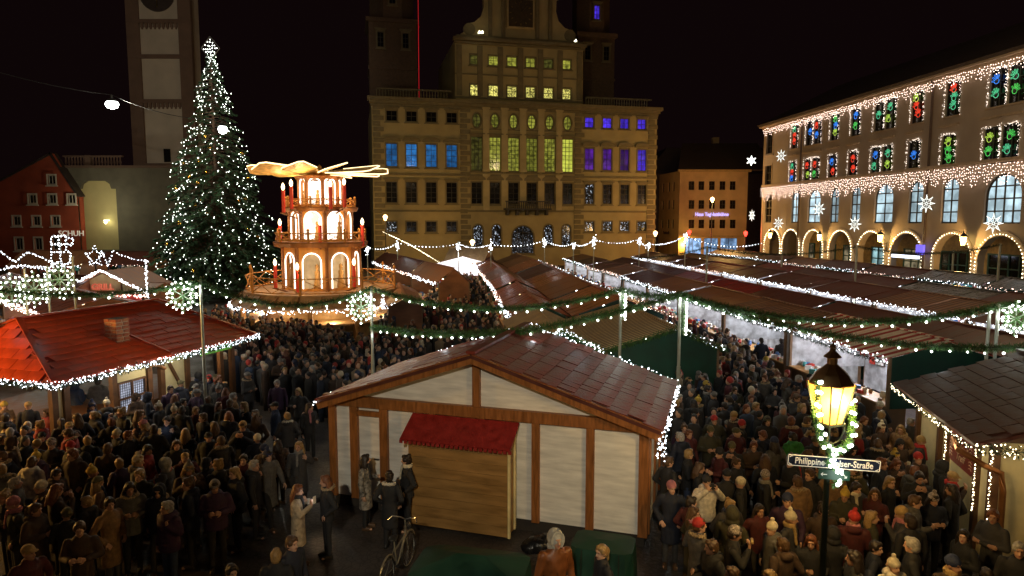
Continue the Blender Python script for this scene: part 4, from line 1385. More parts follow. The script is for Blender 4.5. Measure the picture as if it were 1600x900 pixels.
string(nh, [(-OHL, RY1 + .05, roofz(-OHL)), (sr, RY1 + .05, ZR + .05)], .14, .018, B_COOL, .04)
string(nh, [(W + OHR, RY1 + .05, roofz(W + OHR)), (sr, RY1 + .05, ZR + .05)], .14, .018, B_COOL, .05, rows=2)
string(nh, [(W + OHR + .02, RY0 - .02, roofz(W + OHR) - .03), (W + OHR - .05, RY0 + .5, ZE - .7)], .05, .017, B_COOL, .09, rows=2)
# small annex booth of brown boards with its own red roof
ax0, ax1 = nf(650, 700)[0] + .12, nf(808, 700)[0] - .02
AY = -.62
M_BOARD = mat('brown_ply', (.30, .165, .05), .55, var=.3, scale=2.5, stretch=(.6, 1, 3), bump=.1)
an = thing('annex_booth', 'brown board booth with a small red lean-to roof against the timbered hut', 'booth', (NH_O.x, NH_O.y, 0), NH_RZ)
nb_ = 9
for k in range(nb_):
    MB().box(((ax0 + ax1) / 2, AY, .12 + (k + .5) * 2.0 / nb_), (ax1 - ax0, .03, 2.0 / nb_ - .006)).build('board', [M_BOARD], an)
for x in (ax0 + .01, ax1 - .01):
    MB().box((x, AY / 2 - .06, 1.12), (.03, -AY - .16, 2.0)).build('side_board', [M_BOARD], an)
MB().box((ax1 + .03, AY + .02, 1.13), (.05, .07, 2.06)).build('corner_strip', [mat('pale_strip', (.75, .62, .3), .5)], an)
MB().box((ax1 + .03, -.2, 1.18), (.04, .06, 2.1)).build('corner_strip', [mat('pale_strip')], an)
rfm = mat('red_felt_roof', (.26, .014, .012), .6, var=.25, scale=6, bump=.3, bscale=30)
ro_ = MB().slab([(ax0 - .14, AY - .16, 2.08), (ax1 + .1, AY - .16, 2.08), (ax1 + .1, -.1, 2.48), (ax0 - .14, -.1, 2.48)], .05).build('roof', [rfm], an)
b = MB()
for k in range(24): b.box((ax0 - .1 + (ax1 - ax0 + .2) * k / 23, AY - .165, 2.035), (.075, .02, .07))
b.build('scalloped_edge', [rfm], ro_, kind='stuff')

# ------------------------------------------------------------------ left hut with bright red roof and brick chimney
M_ROOFL = mat('red_roof_shingle', (.58, .062, .014), .42, var=.35, scale=1.6, bump=.25, bscale=14)
M_CREAM = mat('cream_wall', (.72, .62, .34), .7, var=.1)
M_BEAM2 = mat('dark_beam', (.13, .06, .025), .55, var=.3, scale=5)
C0 = gp(85, 600, 2.6); C1 = gp(395, 525, 2.6)
LRZ = math.atan2(C1.y - C0.y, C1.x - C0.x)
LL = (C1 - C0).length + .2
lh = thing('red_roofed_hut', 'hut with a bright red hipped roof, brick chimney and light-strung eaves at the left', 'market hut', (C0.x, C0.y, 0), LRZ)
D_ = 6.4
hz_, hr = 2.6, 3.92
quads = {'front': [(0, 0, hz_), (LL, 0, hz_), (LL - 1.3, D_ / 2, hr), (1.5, D_ / 2, hr)],
         'left': [(0, D_, hz_), (0, 0, hz_), (1.5, D_ / 2, hr), (1.5, D_ / 2 + .01, hr)],
         'rear': [(LL, D_, hz_), (0, D_, hz_), (1.5, D_ / 2, hr), (LL - 1.3, D_ / 2, hr)],
         'right': [(LL, 0, hz_), (LL, D_, hz_), (LL - 1.3, D_ / 2 + .01, hr), (LL - 1.3, D_ / 2, hr)]}
rf = MB()
for q in quads.values(): rf.slab(q, .06)
rf = rf.build('roof', [mat('red_underlay', (.3, .03, .015), .6)], lh)
uf = Vector((0, D_ / 2, hr - hz_)); Ls = uf.length
shingles(rf, (0, 0, hz_), (1, 0, 0), uf, 11, 16, LL / 16, Ls / 11, M_ROOFL, inside=lambda x, y: x * LL > 1.5 * y + .08 and x * LL < LL - 1.3 * y - .08, limit=170)
ul = Vector((1.5, 0, hr - hz_)); Lw = ul.length
shingles(rf, (0, D_, hz_), (0, -1, 0), ul, 6, 12, D_ / 12, Lw / 6, M_ROOFL, inside=lambda x, y: abs(x - .5) < .5 * (1 - y) - .01, limit=60)
for (p, q) in (((0, 0, hz_), (1.5, D_ / 2, hr)), ((0, D_, hz_), (1.5, D_ / 2, hr)), ((LL, 0, hz_), (LL - 1.3, D_ / 2, hr)), ((1.5, D_ / 2, hr), (LL - 1.3, D_ / 2, hr))):
    MB().bar(Vector(p) + Vector((0, 0, .07)), Vector(q) + Vector((0, 0, .07)), .14, .05).build('ridge_cap', [M_ROOFL], rf)
MB().bar((3.9, .05, hz_ + .1), (3.6, 1.4, hz_ + .66), .1, .05).build('ridge_cap', [M_ROOFL], rf)
# walls of the left hut: posts, cream panels, window with grille, brace
WY = .75
b = MB().box((LL / 2, (D_ + WY) / 2, .5), (LL - 1.4, D_ - 1.6, 1.0)); b.build('counter_base', [M_BEAM2], lh)
MB().box((LL / 2, D_ / 2, hz_ - .05), (LL - .5, D_ - .5, .04)).build('ceiling', [M_CREAM], lh)
LHS = lambda px, py_: fp(px, py_, (C0.x - math.sin(LRZ) * WY, C0.y + math.cos(LRZ) * WY), LRZ)
segs = [LHS(x, 600)[0] for x in (100, 176, 232, 252, 292, 345)]
for s in segs + [.5, LL - .5]:
    MB().box((s, WY - .02, hz_ / 2), (.17, .15, hz_)).build('post', [M_BEAM2], lh)
def panel(a, c, z0, z1, nm='wall_panel'):
    return MB().box(((a + c) / 2, WY + .02, (z0 + z1) / 2), (c - a - .15, .05, z1 - z0)).build(nm, [M_CREAM], lh)
panel(.5, segs[0], 1.0, hz_ - .1)
wa, wc = segs[1] + .15, segs[2] - .15
for (a, c, z0, z1) in ((segs[1], segs[2], 1.95, hz_ - .08), (segs[1], segs[2], .3, .95)):
    panel(a, c, z0, z1)
wf = MB()
for x in (wa, (wa + wc) / 2, wc): wf.box((x, WY - .03, 1.45), (.06, .07, 1.04))
for z in (.95, 1.45, 1.95): wf.box(((wa + wc) / 2, WY - .03, z), (wc - wa + .06, .068, .06))
wfo = wf.build('window', [M_BEAM2], lh)
b = MB(); b.box(((wa + wc) / 2, WY + .03, 1.45), (wc - wa, .02, .98)); b.build('pane', [lit_pane('grille_glass_lit', (.75, .8, 1), .8, .5, 3, .4)], wfo)
b = MB()
for k in range(13):
    b.box((wa + (wc - wa) * (k + .5) / 13, WY + .005, 1.45), (.012, .012, .98))
    b.box(((wa + wc) / 2, WY + .005, .98 + .94 * k / 12), (wc - wa, .01, .012))
b.build('grille', [M_CABLE], wfo, kind='stuff')
panel(segs[3], segs[4], .3, hz_ - .1)
MB().bar((segs[3] + .2, WY - .04, hz_ - .2), (segs[3] + .95, WY - .04, 1.0), .1, .08).build('brace', [M_BEAM2], lh)
MB().tube([(segs[2] - .1, WY - .15, hz_ - .3), (segs[2] + .25, WY - .2, hz_ - .35), (segs[3], WY - .2, hz_ - .5)], .05, 7).build('drainpipe', [mat('copper_pipe', (.55, .25, .1), .35, .8)], lh)
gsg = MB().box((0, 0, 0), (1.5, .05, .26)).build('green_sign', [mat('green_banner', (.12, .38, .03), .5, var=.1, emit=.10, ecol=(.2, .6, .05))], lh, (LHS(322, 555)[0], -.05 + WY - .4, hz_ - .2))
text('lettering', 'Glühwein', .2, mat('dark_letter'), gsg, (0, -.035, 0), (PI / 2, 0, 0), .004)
for k, (s0_, s1_) in enumerate(((segs[0], segs[1]), (segs[4], segs[5]))):
    MB().box(((s0_ + s1_) / 2, WY - .05, 1.02), (s1_ - s0_, .5, .06)).build('counter', [mat('light_wood')], lh)
lamp(lh, ((segs[0] + segs[1]) / 2, WY - .1, 2.3), 16, (1, .85, .6), .1)
lamp(lh, ((segs[4] + segs[5]) / 2, WY + .2, 2.25), 22, (1, .7, .35), .1)
lamp(lh, (segs[2], WY - .9, 2.35), 30, (1, .85, .6), .1)
# eave garland and bulbs
for (p, q, nm) in (((-.05, -.08, hz_ - .04), (LL + .05, -.08, hz_ - .04), 1), ((-.06, D_, hz_ - .04), (-.06, -.08, hz_ - .04), 1), ((LL + .06, -.1, hz_ - .04), (LL + .06, D_, hz_ - .04), 1)):
    P_ = sag(p, q, 0.02, 10)
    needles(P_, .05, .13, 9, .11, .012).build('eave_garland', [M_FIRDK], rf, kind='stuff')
    string(rf, P_, .08, .017, B_COOL, .10, rows=4)
    for k in range(1, 5):
        lamp(rf, tuple(Vector(p).lerp(Vector(q), k / 5) + Vector((0, -.25 if nm else 0, -.12))), 5, (.95, .95, 1), .15)
# chimney, brick by brick
chs = fp(185, 520, (C0.x - math.sin(LRZ) * 1.3, C0.y + math.cos(LRZ) * 1.3), LRZ)[0]
cz = hz_ + (hr - hz_) * 1.3 / (D_ / 2) - .12
chim = put('chimney', MB().box((0, 0, .4), (.44, .44, .78)).mesh('chimney', [mat('pale_mortar', (.55, .42, .28), .9)]), rf, (chs, 1.35, cz))
BR = [mat('brick_a', (.42, .13, .06), .85, var=.3, scale=12), mat('brick_b', (.50, .20, .09), .85, var=.3, scale=12)]
brm = [MB().box((0, 0, 0), (.195, .05, .088)).mesh('brick', [m]) for m in BR]
for r in range(7):
    z = .04 + r * .115
    for f in range(4):
        a = f * PI / 2
        for k in range(2):
            x = -.12 + k * .235 + (.055 if r % 2 else -.055) * (1 if k == 0 else 1) * .4
            v = Matrix.Rotation(a, 3, 'Z') @ Vector((x, -.215, z + .03))
            put('brick', R.choice(brm), chim, tuple(v), (0, 0, a))
MB().box((0, 0, .80), (.42, .42, .03)).build('chimney_top', [mat('soot', (.06, .05, .045), .9)], chim)

# ------------------------------------------------------------------ right hut with board sign
M_ROOFD = mat('brown_wet_shingle', (.075, .027, .012), .6, var=.35, scale=2, bump=.3, bscale=14)
E0 = gp(1520, 692, 2.6); E1 = gp(1398, 601, 2.6)
RRZ = math.atan2(E1.y - E0.y, E1.x - E0.x)          # local x away from the camera along the eave; local -y to the right
RL = (E1 - E0).length
rh2 = thing('cream_hut', 'cream walled hut with dark brown roof and an ornate red board sign at the right', 'market hut', (E0.x, E0.y, 0), RRZ)
rw = 5.6
zr2_ = 2.6 + rw / 2 * .34
q = [(-.1, 0, 2.6), (RL + .1, 0, 2.6), (RL + .1, -rw / 2, zr2_), (-.1, -rw / 2, zr2_)]
q2 = [(-.1, -rw, 2.6), (RL + .1, -rw, 2.6), (RL + .1, -rw / 2, zr2_), (-.1, -rw / 2, zr2_)]
rr_o = MB().slab(q, .07).slab(q2, .07).build('roof', [M_ROOFS], rh2)
us = Vector((0, -rw / 2, zr2_ - 2.6))
shingles(rr_o, (-.1, 0, 2.6), (1, 0, 0), us, 9, 11, (RL + .2) / 11, us.length / 9, M_ROOFD)
MB().bar((-.15, -rw / 2, zr2_ + .06), (RL + .15, -rw / 2, zr2_ + .06), .16, .06).build('ridge_cap', [M_ROOFD], rr_o)
WY2 = -.55
xs_ = [.35, 1.0, 2.55, 3.0, RL - .3]
for x in xs_: MB().box((x, WY2 + .02, 1.3), (.15, .15, 2.6)).build('post', [M_BEAM2], rh2)
for (a, c) in ((xs_[0], xs_[1]), (xs_[1], xs_[2]), (xs_[2], xs_[3]), (xs_[3], xs_[4])):
    MB().box(((a + c) / 2, WY2 - .02, 1.3), (c - a - .13, .05, 2.5)).build('wall_panel', [M_CREAM], rh2)
for k, (a, c) in enumerate(((0, .28), (.28, .56), (.56, .8))):
    y0_, y1_ = WY2 - a * rw * .9, WY2 - c * rw * .9
    MB().box((.35, (y0_ + y1_) / 2, 1.3), (.05, abs(y1_ - y0_) - .14, 2.5)).build('wall_panel', [M_CREAM], rh2)
    MB().box((.33, y1_, 1.3), (.14, .14, 2.6)).build('post', [M_BEAM2], rh2)
gp_ = MB(); gp_.add([(.33, WY2, 2.5), (.33, -rw + .5, 2.5), (.33, -rw / 2, zr2_ - .1)], [(0, 1, 2)]); gp_.build('gable_panel', [M_BEAM2], rh2)
MB().tube([(.9, -.02, 2.42), (.5, .05, 2.3), (.05, -.25, 2.15), (-.02, -.5, 2.05), (-.02, -.55, 1.7), (-.02, -.55, .1)], .06, 8).build('drainpipe', [mat('copper_pipe')], rh2)
sgx, sgz = 1.78, 1.85
M_SIGN = mat('dark_red_sign', (.24, .035, .02), .5, var=.25, scale=8)
so_ = MB().prism([(-.62, -.26), (-.52, -.34), (.52, -.34), (.62, -.26), (.62, .22), (.5, .34), (.15, .36), (0, .42), (-.15, .36), (-.5, .34), (-.62, .22)], -.04, 0).build('board_sign', [M_SIGN], rh2, (sgx, WY2 + .02, sgz), (0, 0, PI))
SG_T = mat('sign_cream', (.72, .5, .33), .6, var=.1)
t1 = text('lettering', 'Christkindles', .20, SG_T, so_, (0, -.05, .09), (PI / 2, 0, 0), .006, shear=.2)
t2 = text('lettering', 'Treff', .22, SG_T, so_, (0, -.05, -.13), (PI / 2, 0, 0), .006, shear=.2)
b = MB()
for sx in (-1, 1):
    for k in range(7):
        b.tube([(sx * (.5 + .07 * math.cos(a) * (1 - k * .04)), -.05, -.22 + .07 * k + .03 * math.sin(a)) for a in [PI * j / 5 for j in range(6)]], .008, 4)
b.build('scrollwork', [SG_T], so_, kind='stuff')
# strings on eave, gable end and posts
P_ = sag((RL + .1, .08, 2.55), (-.1, .08, 2.55), .02, 8)
needles(P_, .06, .06, 5, .09, .01).build('eave_garland', [M_FIRDK], rr_o, kind='stuff')
string(rr_o, P_, .11, .013, B_WARM, .04, rows=2)
P_ = [(-.15, 0, 2.55), (-.18, -1.0, 2.55), (-.18, -2.2, 2.35), (-.15, -rw / 2, 2.45)]
needles(P_, .04, .14, 10, .11, .012).build('eave_garland', [M_FIRDK], rr_o, kind='stuff')
string(rr_o, P_, .085, .014, B_WARM, .12, rows=4)
for x in (xs_[1], xs_[2], xs_[0] - .05):
    string(rh2, [(x - .08, WY2 + .12, 2.4), (x - .08, WY2 + .12, .9)], .07, .013, B_WARM, .02, rows=2)
for x in (.8, 2.3, 4):
    lamp(rr_o, (x, .25, 2.3), 6, (1, .8, .5), .15)
lamp(rr_o, (-.6, -1.2, 2.1), 6, (1, .8, .5), .15)

# ------------------------------------------------------------------ street lantern with garland and street signs
M_LANT = mat('dark_green_iron', (.02, .03, .022), .4, .6, var=.15)
LANTW = bulb('lantern_mantle', (1, .78, .30), 9)
LG = mat('lantern_glass', (.9, .45, .1), .4, var=.1, emit=.85, ecol=(1, .42, .045))
def lantern(loc, rz, label, watts, col=(1, .60, .22), full=True):
    t = thing('street_lantern', label, 'street lantern', loc, rz)
    zb = 4.05
    MB().lathe([(.14, 0), (.14, .5), (.08, .6), (.06, .9), (.042, 2.4), (.036, zb - .35), (.07, zb - .33), (.05, zb - .28)], 12).build('pole', [M_LANT], t, smooth=False)
    for k in range(4):
        a = PI / 4 + k * PI / 2
        d = Vector((math.cos(a), math.sin(a), 0))
        MB().tube([Vector((0, 0, zb - .33)), d * .13 + Vector((0, 0, zb - .24)), d * .18 + Vector((0, 0, zb - .1)), d * .19 + Vector((0, 0, zb))], .013, 5).build('scroll_arm', [M_LANT], t)
        # glass side
        a2 = k * PI / 2
        e, s = Vector((math.cos(a2), math.sin(a2), 0)), Vector((-math.sin(a2), math.cos(a2), 0))
        b = MB()
        lo, hi = .115, .212
        v = [e * lo - s * lo, e * lo + s * lo, e * hi + s * hi, e * hi - s * hi]
        b.add([v[0] + Vector((0, 0, zb)), v[1] + Vector((0, 0, zb)), v[2] + Vector((0, 0, zb + .56)), v[3] + Vector((0, 0, zb + .56))], [(0, 1, 2, 3)])
        b.build('glass_side', [LG], t)
        MB().bar(d * lo * 1.414 + Vector((0, 0, zb)), d * hi * 1.414 + Vector((0, 0, zb + .56)), .022).build('frame_bar', [M_LANT], t)
        MB().bar(e * (lo + .004) + Vector((0, 0, zb)), e * (hi + .004) + Vector((0, 0, zb + .56)), .012).build('glazing_bar', [M_LANT], t)
    MB().lathe([(.05, -.03), (.2, -.02), (.2, .01)], 4, (0, 0, zb), ph=PI / 4).build('base_ring', [M_LANT], t)
    MB().lathe([(.30, .55), (.30, .57), (.215, .69), (.115, .78), (.07, .82), (.07, .90), (.12, .92), (.05, .99), (.03, 1.03), (.045, 1.06), (.0, 1.13)], 4 if False else 8, (0, 0, zb), ph=PI / 8).build('lantern_roof', [mat('lantern_copper', (.16, .085, .03), .45, .5, var=.3)], t)
    MB().lathe([(.04, .06), (.10, .16), (.13, .40), (.06, .52)], 10, (0, 0, zb)).build('burner', [LANTW], t, smooth=True)
    for k in range(4):
        a2 = k * PI / 2 + .3
        lamp(t, (.38 * math.cos(a2), .38 * math.sin(a2), zb + .25), watts / 4, col, .12)
    return t
LP = dp(1296, 660, 9.0)
lt = lantern((LP.x, 9.0, 0), .35, 'glowing old street lantern wound with a lit fir garland and carrying the street signs', 430, (1, .62, .20))
zl = dp(1296, 660, 9).z
gl = []
for k in range(22):
    a = PI * 1.05 + (PI * 1.0) * k / 21 * 1.02
    gl.append((.40 * math.cos(a) - .0, -.14, zl + .34 + .42 * math.sin(a) * 1.35 + .1))
gl = [(-.33, -.10, zl + .62), (-.38, -.12, zl + .35), (-.36, -.14, zl + .05), (-.24, -.16, zl - .25), (-.02, -.17, zl - .36), (.2, -.16, zl - .25), (.30, -.1, zl + .0), (.31, -.04, zl + .3)]
needles([p for p in gl], .012, .05, 14, .06, .006).build('fir_garland', [M_FIR], lt, kind='stuff')
gl2 = [(-.05, -.12, zl - .38), (-.12, -.13, zl - .5), (.02, -.14, zl - .62), (.12, -.12, zl - .72), (-.02, -.14, zl - .85)]
needles(gl2, .012, .05, 14, .06, .006).build('fir_garland', [M_FIR], lt, kind='stuff')
bb = cached('bigbulb', lambda: MB().lathe([(.0, -.028), (.02, -.02), (.028, 0), (.02, .02), (.0, .028)], 8).mesh('bulb', [B_GRN], True))
for p in along(gl, .15) + along(gl2, .085):
    for q in ((-.03, -.05), (.035, -.04)):
        put('bulb', bb, lt, (p.x + q[0] + R.uniform(-.02, .02), p.y + q[1], p.z + R.uniform(-.03, .03)), scale=(.9, .9, .9))
lamp(lt, (0, -.5, zl - .1), 5, (.9, 1, .85), .1); lamp(lt, (0, -.35, zl - .75), 2.5, (.9, 1, .9), .1)
# name plate and arrow plate
M_BLUE = mat('sign_dark_blue', (.012, .022, .06), .35, var=.1)
M_SIGNW = mat('sign_white', (.8, .75, .65), .5)
ss = thing('street_sign', 'long dark blue street name plate fixed to the lantern pole', 'street sign', (LP.x + .02, 8.87, dp(1298, 722, 8.9).z), .0)
ss.rotation_euler = (0, math.radians(3.5), math.radians(-3))
MB().box((0, 0, 0), (1.24, .02, .155)).build('plate', [M_BLUE], ss)
b = MB()
for z in (-.072, .072): b.box((0, -.012, z), (1.22, .006, .008))
for x in (-.612, .612): b.box((x, -.012, 0), (.008, .006, .14))
b.build('border', [M_SIGNW], ss)
for x, zz in ((-.55, .04), (-.55, -.04), (.55, .04), (.55, -.04)):
    MB().tube([(x + math.copysign(.045 * math.cos(a), x) , -.012, zz + math.copysign(.02 * math.sin(a), zz)) for a in [PI * k / 8 for k in range(9)]], .004, 4).build('corner_flourish', [M_SIGNW], ss)
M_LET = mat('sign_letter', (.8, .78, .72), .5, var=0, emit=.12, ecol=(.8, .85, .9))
text('lettering', 'Philippine-Welser-Straße', .125, M_LET, ss, (0, -.014, -.003), (PI / 2, 0, 0), .003, sx=.83, bold=.0015)
s2 = thing('arrow_sign', 'small dark green plate with two white arrows under the street name plate', 'direction sign', (LP.x + .03, 8.86, dp(1298, 739, 8.9).z), 0)
s2.rotation_euler = (0, math.radians(3.5), math.radians(-3))
MB().box((0, 0, -.01), (.42, .02, .135)).build('plate', [mat('sign_dark_green', (.01, .05, .03), .4)], s2)
b = MB(); b.bar((-.18, -.013, -.01), (-.10, -.013, -.01), .004, .010).bar((-.18, -.013, -.01), (-.155, -.013, .012), .004, .009).bar((-.18, -.013, -.01), (-.155, -.013, -.032), .004, .009); b.build('arrow', [M_LET], s2)
b = MB(); b.bar((.11, -.013, .015), (.165, -.013, -.04), .004, .010).bar((.165, -.013, -.04), (.135, -.013, -.04), .004, .009).bar((.165, -.013, -.04), (.165, -.013, -.01), .004, .009); b.build('arrow', [M_LET], s2)
# unseen lanterns of the same kind, added behind the camera to light the hut
lantern((6.4, -3.5, 0), .2, 'unseen street lantern added behind the photographer at the right', 420, (1, .62, .26))
lantern((-6.5, -4.0, 0), .6, 'unseen street lantern added behind the photographer at the left', 120, (1, .66, .32))
lantern((-19.5, 15.5, 0), .3, 'street lantern just outside the left edge beside the red roofed hut', 3200, (1, .52, .12))
def street_lamp(loc, watts, col, label):
    t = thing('street_lamp', label, 'street lamp', loc)
    MB().tube([(0, 0, 0), (0, 0, 9)], .09, 8).tube([(0, 0, 9), (0, .6, 9.3), (0, 1.2, 9.2)], .05, 6).build('pole', [M_CABLE], t)
    MB().lathe([(.05, .12), (.25, .05), (.3, -.05)], 12, (0, 1.3, 9.1)).build('lamp_head', [M_CABLE], t)
    lamp(t, (0, 1.3, 8.9), watts, col, .2)
fill_spot((-1.5, -9, 12.5), (-.5, 15.5, 2.2), 5200, (1, .88, .66), 27, 'unseen spotlight added behind the camera to light the timbered hut')  # unseen spot added to brighten the hut front
def unseen_lamp(loc, watts, col, label):  # for unseen lamps added above the frame to light roofs and crowd
    hang_lamp(Vector(loc), label, watts, col)
unseen_lamp((5, 36, 19.5), 1000, (1, .74, .42), 'unseen lamp added high over the middle of the market above the picture')
unseen_lamp((26, 40, 21), 1700, (1, .70, .38), 'unseen lamp added high over the right rows of stalls above the picture')

# ------------------------------------------------------------------ market stalls
M_RZ = math.atan((800 - 695) / F_PX)
UV, VV = Vector((-math.sin(M_RZ), math.cos(M_RZ), 0)), Vector((math.cos(M_RZ), math.sin(M_RZ), 0))
def mp(v, u, z=0): return VV * v + UV * u + Vector((0, 0, z))
RM = {
    'rust': mat('rust_red_boards', (.42, .12, .05), .33, var=.4, scale=2, stretch=(.5, 4, 1), bump=.3, bscale=6),
    'dark': mat('dark_brown_boards', (.14, .045, .028), .5, var=.4, scale=2, stretch=(.5, 4, 1), bump=.3, bscale=6),
    'brown': mat('brown_boards', (.30, .125, .055), .5, var=.35, scale=2, stretch=(.5, 4, 1), bump=.25, bscale=6),
    'beige': mat('beige_canvas', (.46, .32, .16), .7, var=.2, scale=2, bump=.1),
    'bstripe': mat('beige_brown_stripes', (.72, .52, .27), .65, var=.15, stripes=(1, .24, (.13, .065, .03), .5)),
    'rstripe': mat('red_white_stripes', (.85, .74, .58), .7, var=.12, stripes=(1, .42, (.48, .035, .02), .5)),
    'dstripe': mat('brown_faded_stripes', (.30, .15, .08), .6, var=.25, stripes=(1, .3, (.13, .05, .028), .5)),
    'rdstripe': mat('dark_red_stripes', (.48, .05, .035), .5, var=.2, stripes=(1, .24, (.09, .022, .018), .5)),
    'grey': mat('grey_wet_boards', (.11, .10, .09), .3, var=.4, scale=2, stretch=(.5, 4, 1), bump=.3, bscale=6),
}
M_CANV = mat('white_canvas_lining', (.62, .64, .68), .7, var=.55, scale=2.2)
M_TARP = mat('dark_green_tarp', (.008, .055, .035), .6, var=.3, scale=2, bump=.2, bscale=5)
M_POST = mat('stall_post', (.25, .15, .08), .7, var=.2)
M_GOODC = [mat('goods_%s' % n, c, .6, var=.2) for n, c in (('white', (.8, .8, .78)), ('red', (.6, .06, .04)), ('cream', (.7, .6, .4)), ('teal', (.08, .4, .42)), ('blue', (.12, .25, .6)), ('brown', (.3, .16, .07)), ('pink', (.7, .35, .4)))]
TUBE = bulb('cold_light_tube', (.9, .94, 1), 10)
TUBEW = bulb('warm_light_tube', (1, .82, .5), 5)
def stall(v0, v1, u0, u1, ze, zr, rm, side, label, row, lit=20, warm=False, lights=True, fir=False, nb=5, goods=True, ridge=.5, front_fringe=False, rz=None, origin=None, br=.03, rows=2, back=True):
    W_, L_ = v1 - v0, u1 - u0
    o = origin if origin is not None else mp(v0, u0)
    t = thing('market_stall', label, 'market stall', tuple(o), M_RZ if rz is None else rz, row)
    xr = W_ * ridge
    m = RM[rm]
    for sd, (xa, za, xb, zb) in enumerate(((-.15, ze, xr, zr), (W_ + .15, ze, xr, zr))):
        for k in range(nb):
            y0, y1 = L_ * k / nb, L_ * (k + 1) / nb - .015
            dz = R.gauss(0, .008)
            key = ('rp', round(W_, 2), round(L_, 2), ze, zr, rm, sd, nb, ridge)
            me = cached(key, lambda: MB().slab([(xa, 0, za), (xa, y1 - y0, za), (xb, y1 - y0, zb), (xb, 0, zb)], .035).mesh('roof_panel', [m]))
            put('roof_panel', me, t, (0, y0, dz))
    put('ridge_cap', cached(('rc', round(L_, 2), rm), lambda: MB().box((0, L_ / 2, 0), (.16, L_ + .02, .035)).mesh('ridge_cap', [m])), t, (xr, 0, zr + .03))
    pme = cached(('sp', ze), lambda: MB().box((0, 0, ze / 2), (.09, .09, ze)).mesh('post', [M_POST]))
    for x in (.08, W_ - .08):
        for y in (.08, L_ - .08): put('post', pme, t, (x, y, 0))
    for y in (.05, L_ - .05):
        b = MB(); b.prism([(.1, .9), (W_ - .1, .9), (W_ - .1, ze - .02), (xr, zr - .06), (.1, ze - .02)], y - .015, y + .015)
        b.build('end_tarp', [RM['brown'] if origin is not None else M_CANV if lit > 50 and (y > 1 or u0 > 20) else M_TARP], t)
    if back:
        xb_ = W_ - .12 if side == 'L' else .12
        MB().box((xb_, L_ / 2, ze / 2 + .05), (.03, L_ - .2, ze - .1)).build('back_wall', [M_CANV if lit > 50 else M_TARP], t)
    xf = .25 if side == 'L' else W_ - .25
    MB().box((xf + (.2 if side == 'L' else -.2), L_ / 2, .48), (.6, L_ - .25, .96)).box((xf + (.15 if side == 'L' else -.15), L_ / 2, .985), (.8, L_ - .2, .05), mi=1).build('counter', [M_POST, mat('light_wood')], t)
    if goods:
        b = MB()
        for _ in range(int(9 * L_)):
            x = xf + (R.uniform(-.15, .5) if side == 'L' else -R.uniform(-.15, .5))
            s_ = R.uniform(.06, .2)
            mi = R.choice((0, 0, 0, 1, 2, 2, 3, 4, 5, 6))
            if R.random() < .5: b.box((x, R.uniform(.2, L_ - .2), 1.01 + s_ / 2), (s_, s_ * 1.3, s_), rotm(0, 0, R.random()), mi)
            else: b.lathe([(s_ * .4, 0), (s_ * .6, s_ * .5), (s_ * .3, s_ * 1.2)], 6, (x, R.uniform(.2, L_ - .2), 1.01), mi)
        for _ in range(int(9 * L_)):       # wares hanging at the back
            x = W_ - .35 if side == 'L' else .35
            b.box((x, R.uniform(.2, L_ - .2), R.uniform(1.3, ze - .35)), (.06, R.uniform(.12, .4), R.uniform(.15, .55)), None, R.choice((0, 0, 1, 2, 3, 4, 6)))
        b.build('goods', M_GOODC, t, kind='stuff')
    MB().box((W_ / 2, L_ / 2, ze + .02), (.08, L_ * .7, .05)).build('lamp_tube', [TUBEW if warm else TUBE], t)
    if lit:
        lamp(t, (W_ / 2 + (-.25 if side == 'L' else .25), L_ / 2, ze - .25), lit, (1, .82, .52) if warm else (.92, .95, 1), .25)
    xe = -.18 if side == 'L' else W_ + .18
    if lights:
        P = sag((xe, 0, ze - .03), (xe, L_, ze - .03), .03, 6)
        string(t, P, .12 + .0045 * Vector(o).length, br * .85, B_PINK if R.random() < .3 else B_COOL, .12, rows=rows)
    if fir:
        P = sag((xe, 0, ze - .08), (xe, L_, ze - .08), .05, 6)
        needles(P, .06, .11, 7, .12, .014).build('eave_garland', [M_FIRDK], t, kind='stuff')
    if front_fringe:
        P = [(-.18, -.06, ze - .02), (xr * .5, -.06, (ze + zr) / 2 + .02), (xr, -.06, zr + .03), ((xr + W_) / 2, -.06, (ze + zr) / 2 + .02), (W_ + .18, -.06, ze - .02)]
        needles(P, .035, .13, 12, .14, .012).build('gable_garland', [M_FIR], t, kind='stuff')
        if front_fringe > 1:
            string(t, P, .085, .017, B_COOL, .09, rows=3)
    return t
ORD = ['nearest', 'second', 'third', 'fourth', 'fifth', 'sixth', 'seventh', 'eighth', 'ninth', 'tenth', 'eleventh', 'twelfth']
def row(name, phrase, v0, v1, u0, n, L_, ze, zr, rms, side, gap=.25, **kw):
    for k in range(n):
        rm = rms[k % len(rms)] if isinstance(rms, (list, tuple)) else rms
        nm = {'rust': 'rust red board', 'dark': 'dark brown board', 'brown': 'brown board', 'beige': 'plain beige', 'bstripe': 'beige and brown striped', 'rstripe': 'red and white striped', 'dstripe': 'faded brown striped', 'rdstripe': 'dark red striped', 'grey': 'grey wet board'}[rm]
        u = u0 + k * (L_ + gap)
        kk = dict(kw)
        jit = R.uniform(-.06, .06)
        stall(v0 + R.uniform(-.05, .05), v1, u, u + L_, ze + round(jit, 2), zr + round(jit, 2), rm, side, f'{ORD[k]} stall, {nm} roof, {phrase}', name, **kk)
row('stalls left of the clothes lane', 'row edging the crowd corridor', 3.2, 5.7, 30.6, 7, 5.6, 2.45, 3.05, ['rust', 'rust', 'rust', 'brown', 'rust', 'rust', 'dark'], 'L', lit=9, warm=True, nb=7, rows=3)
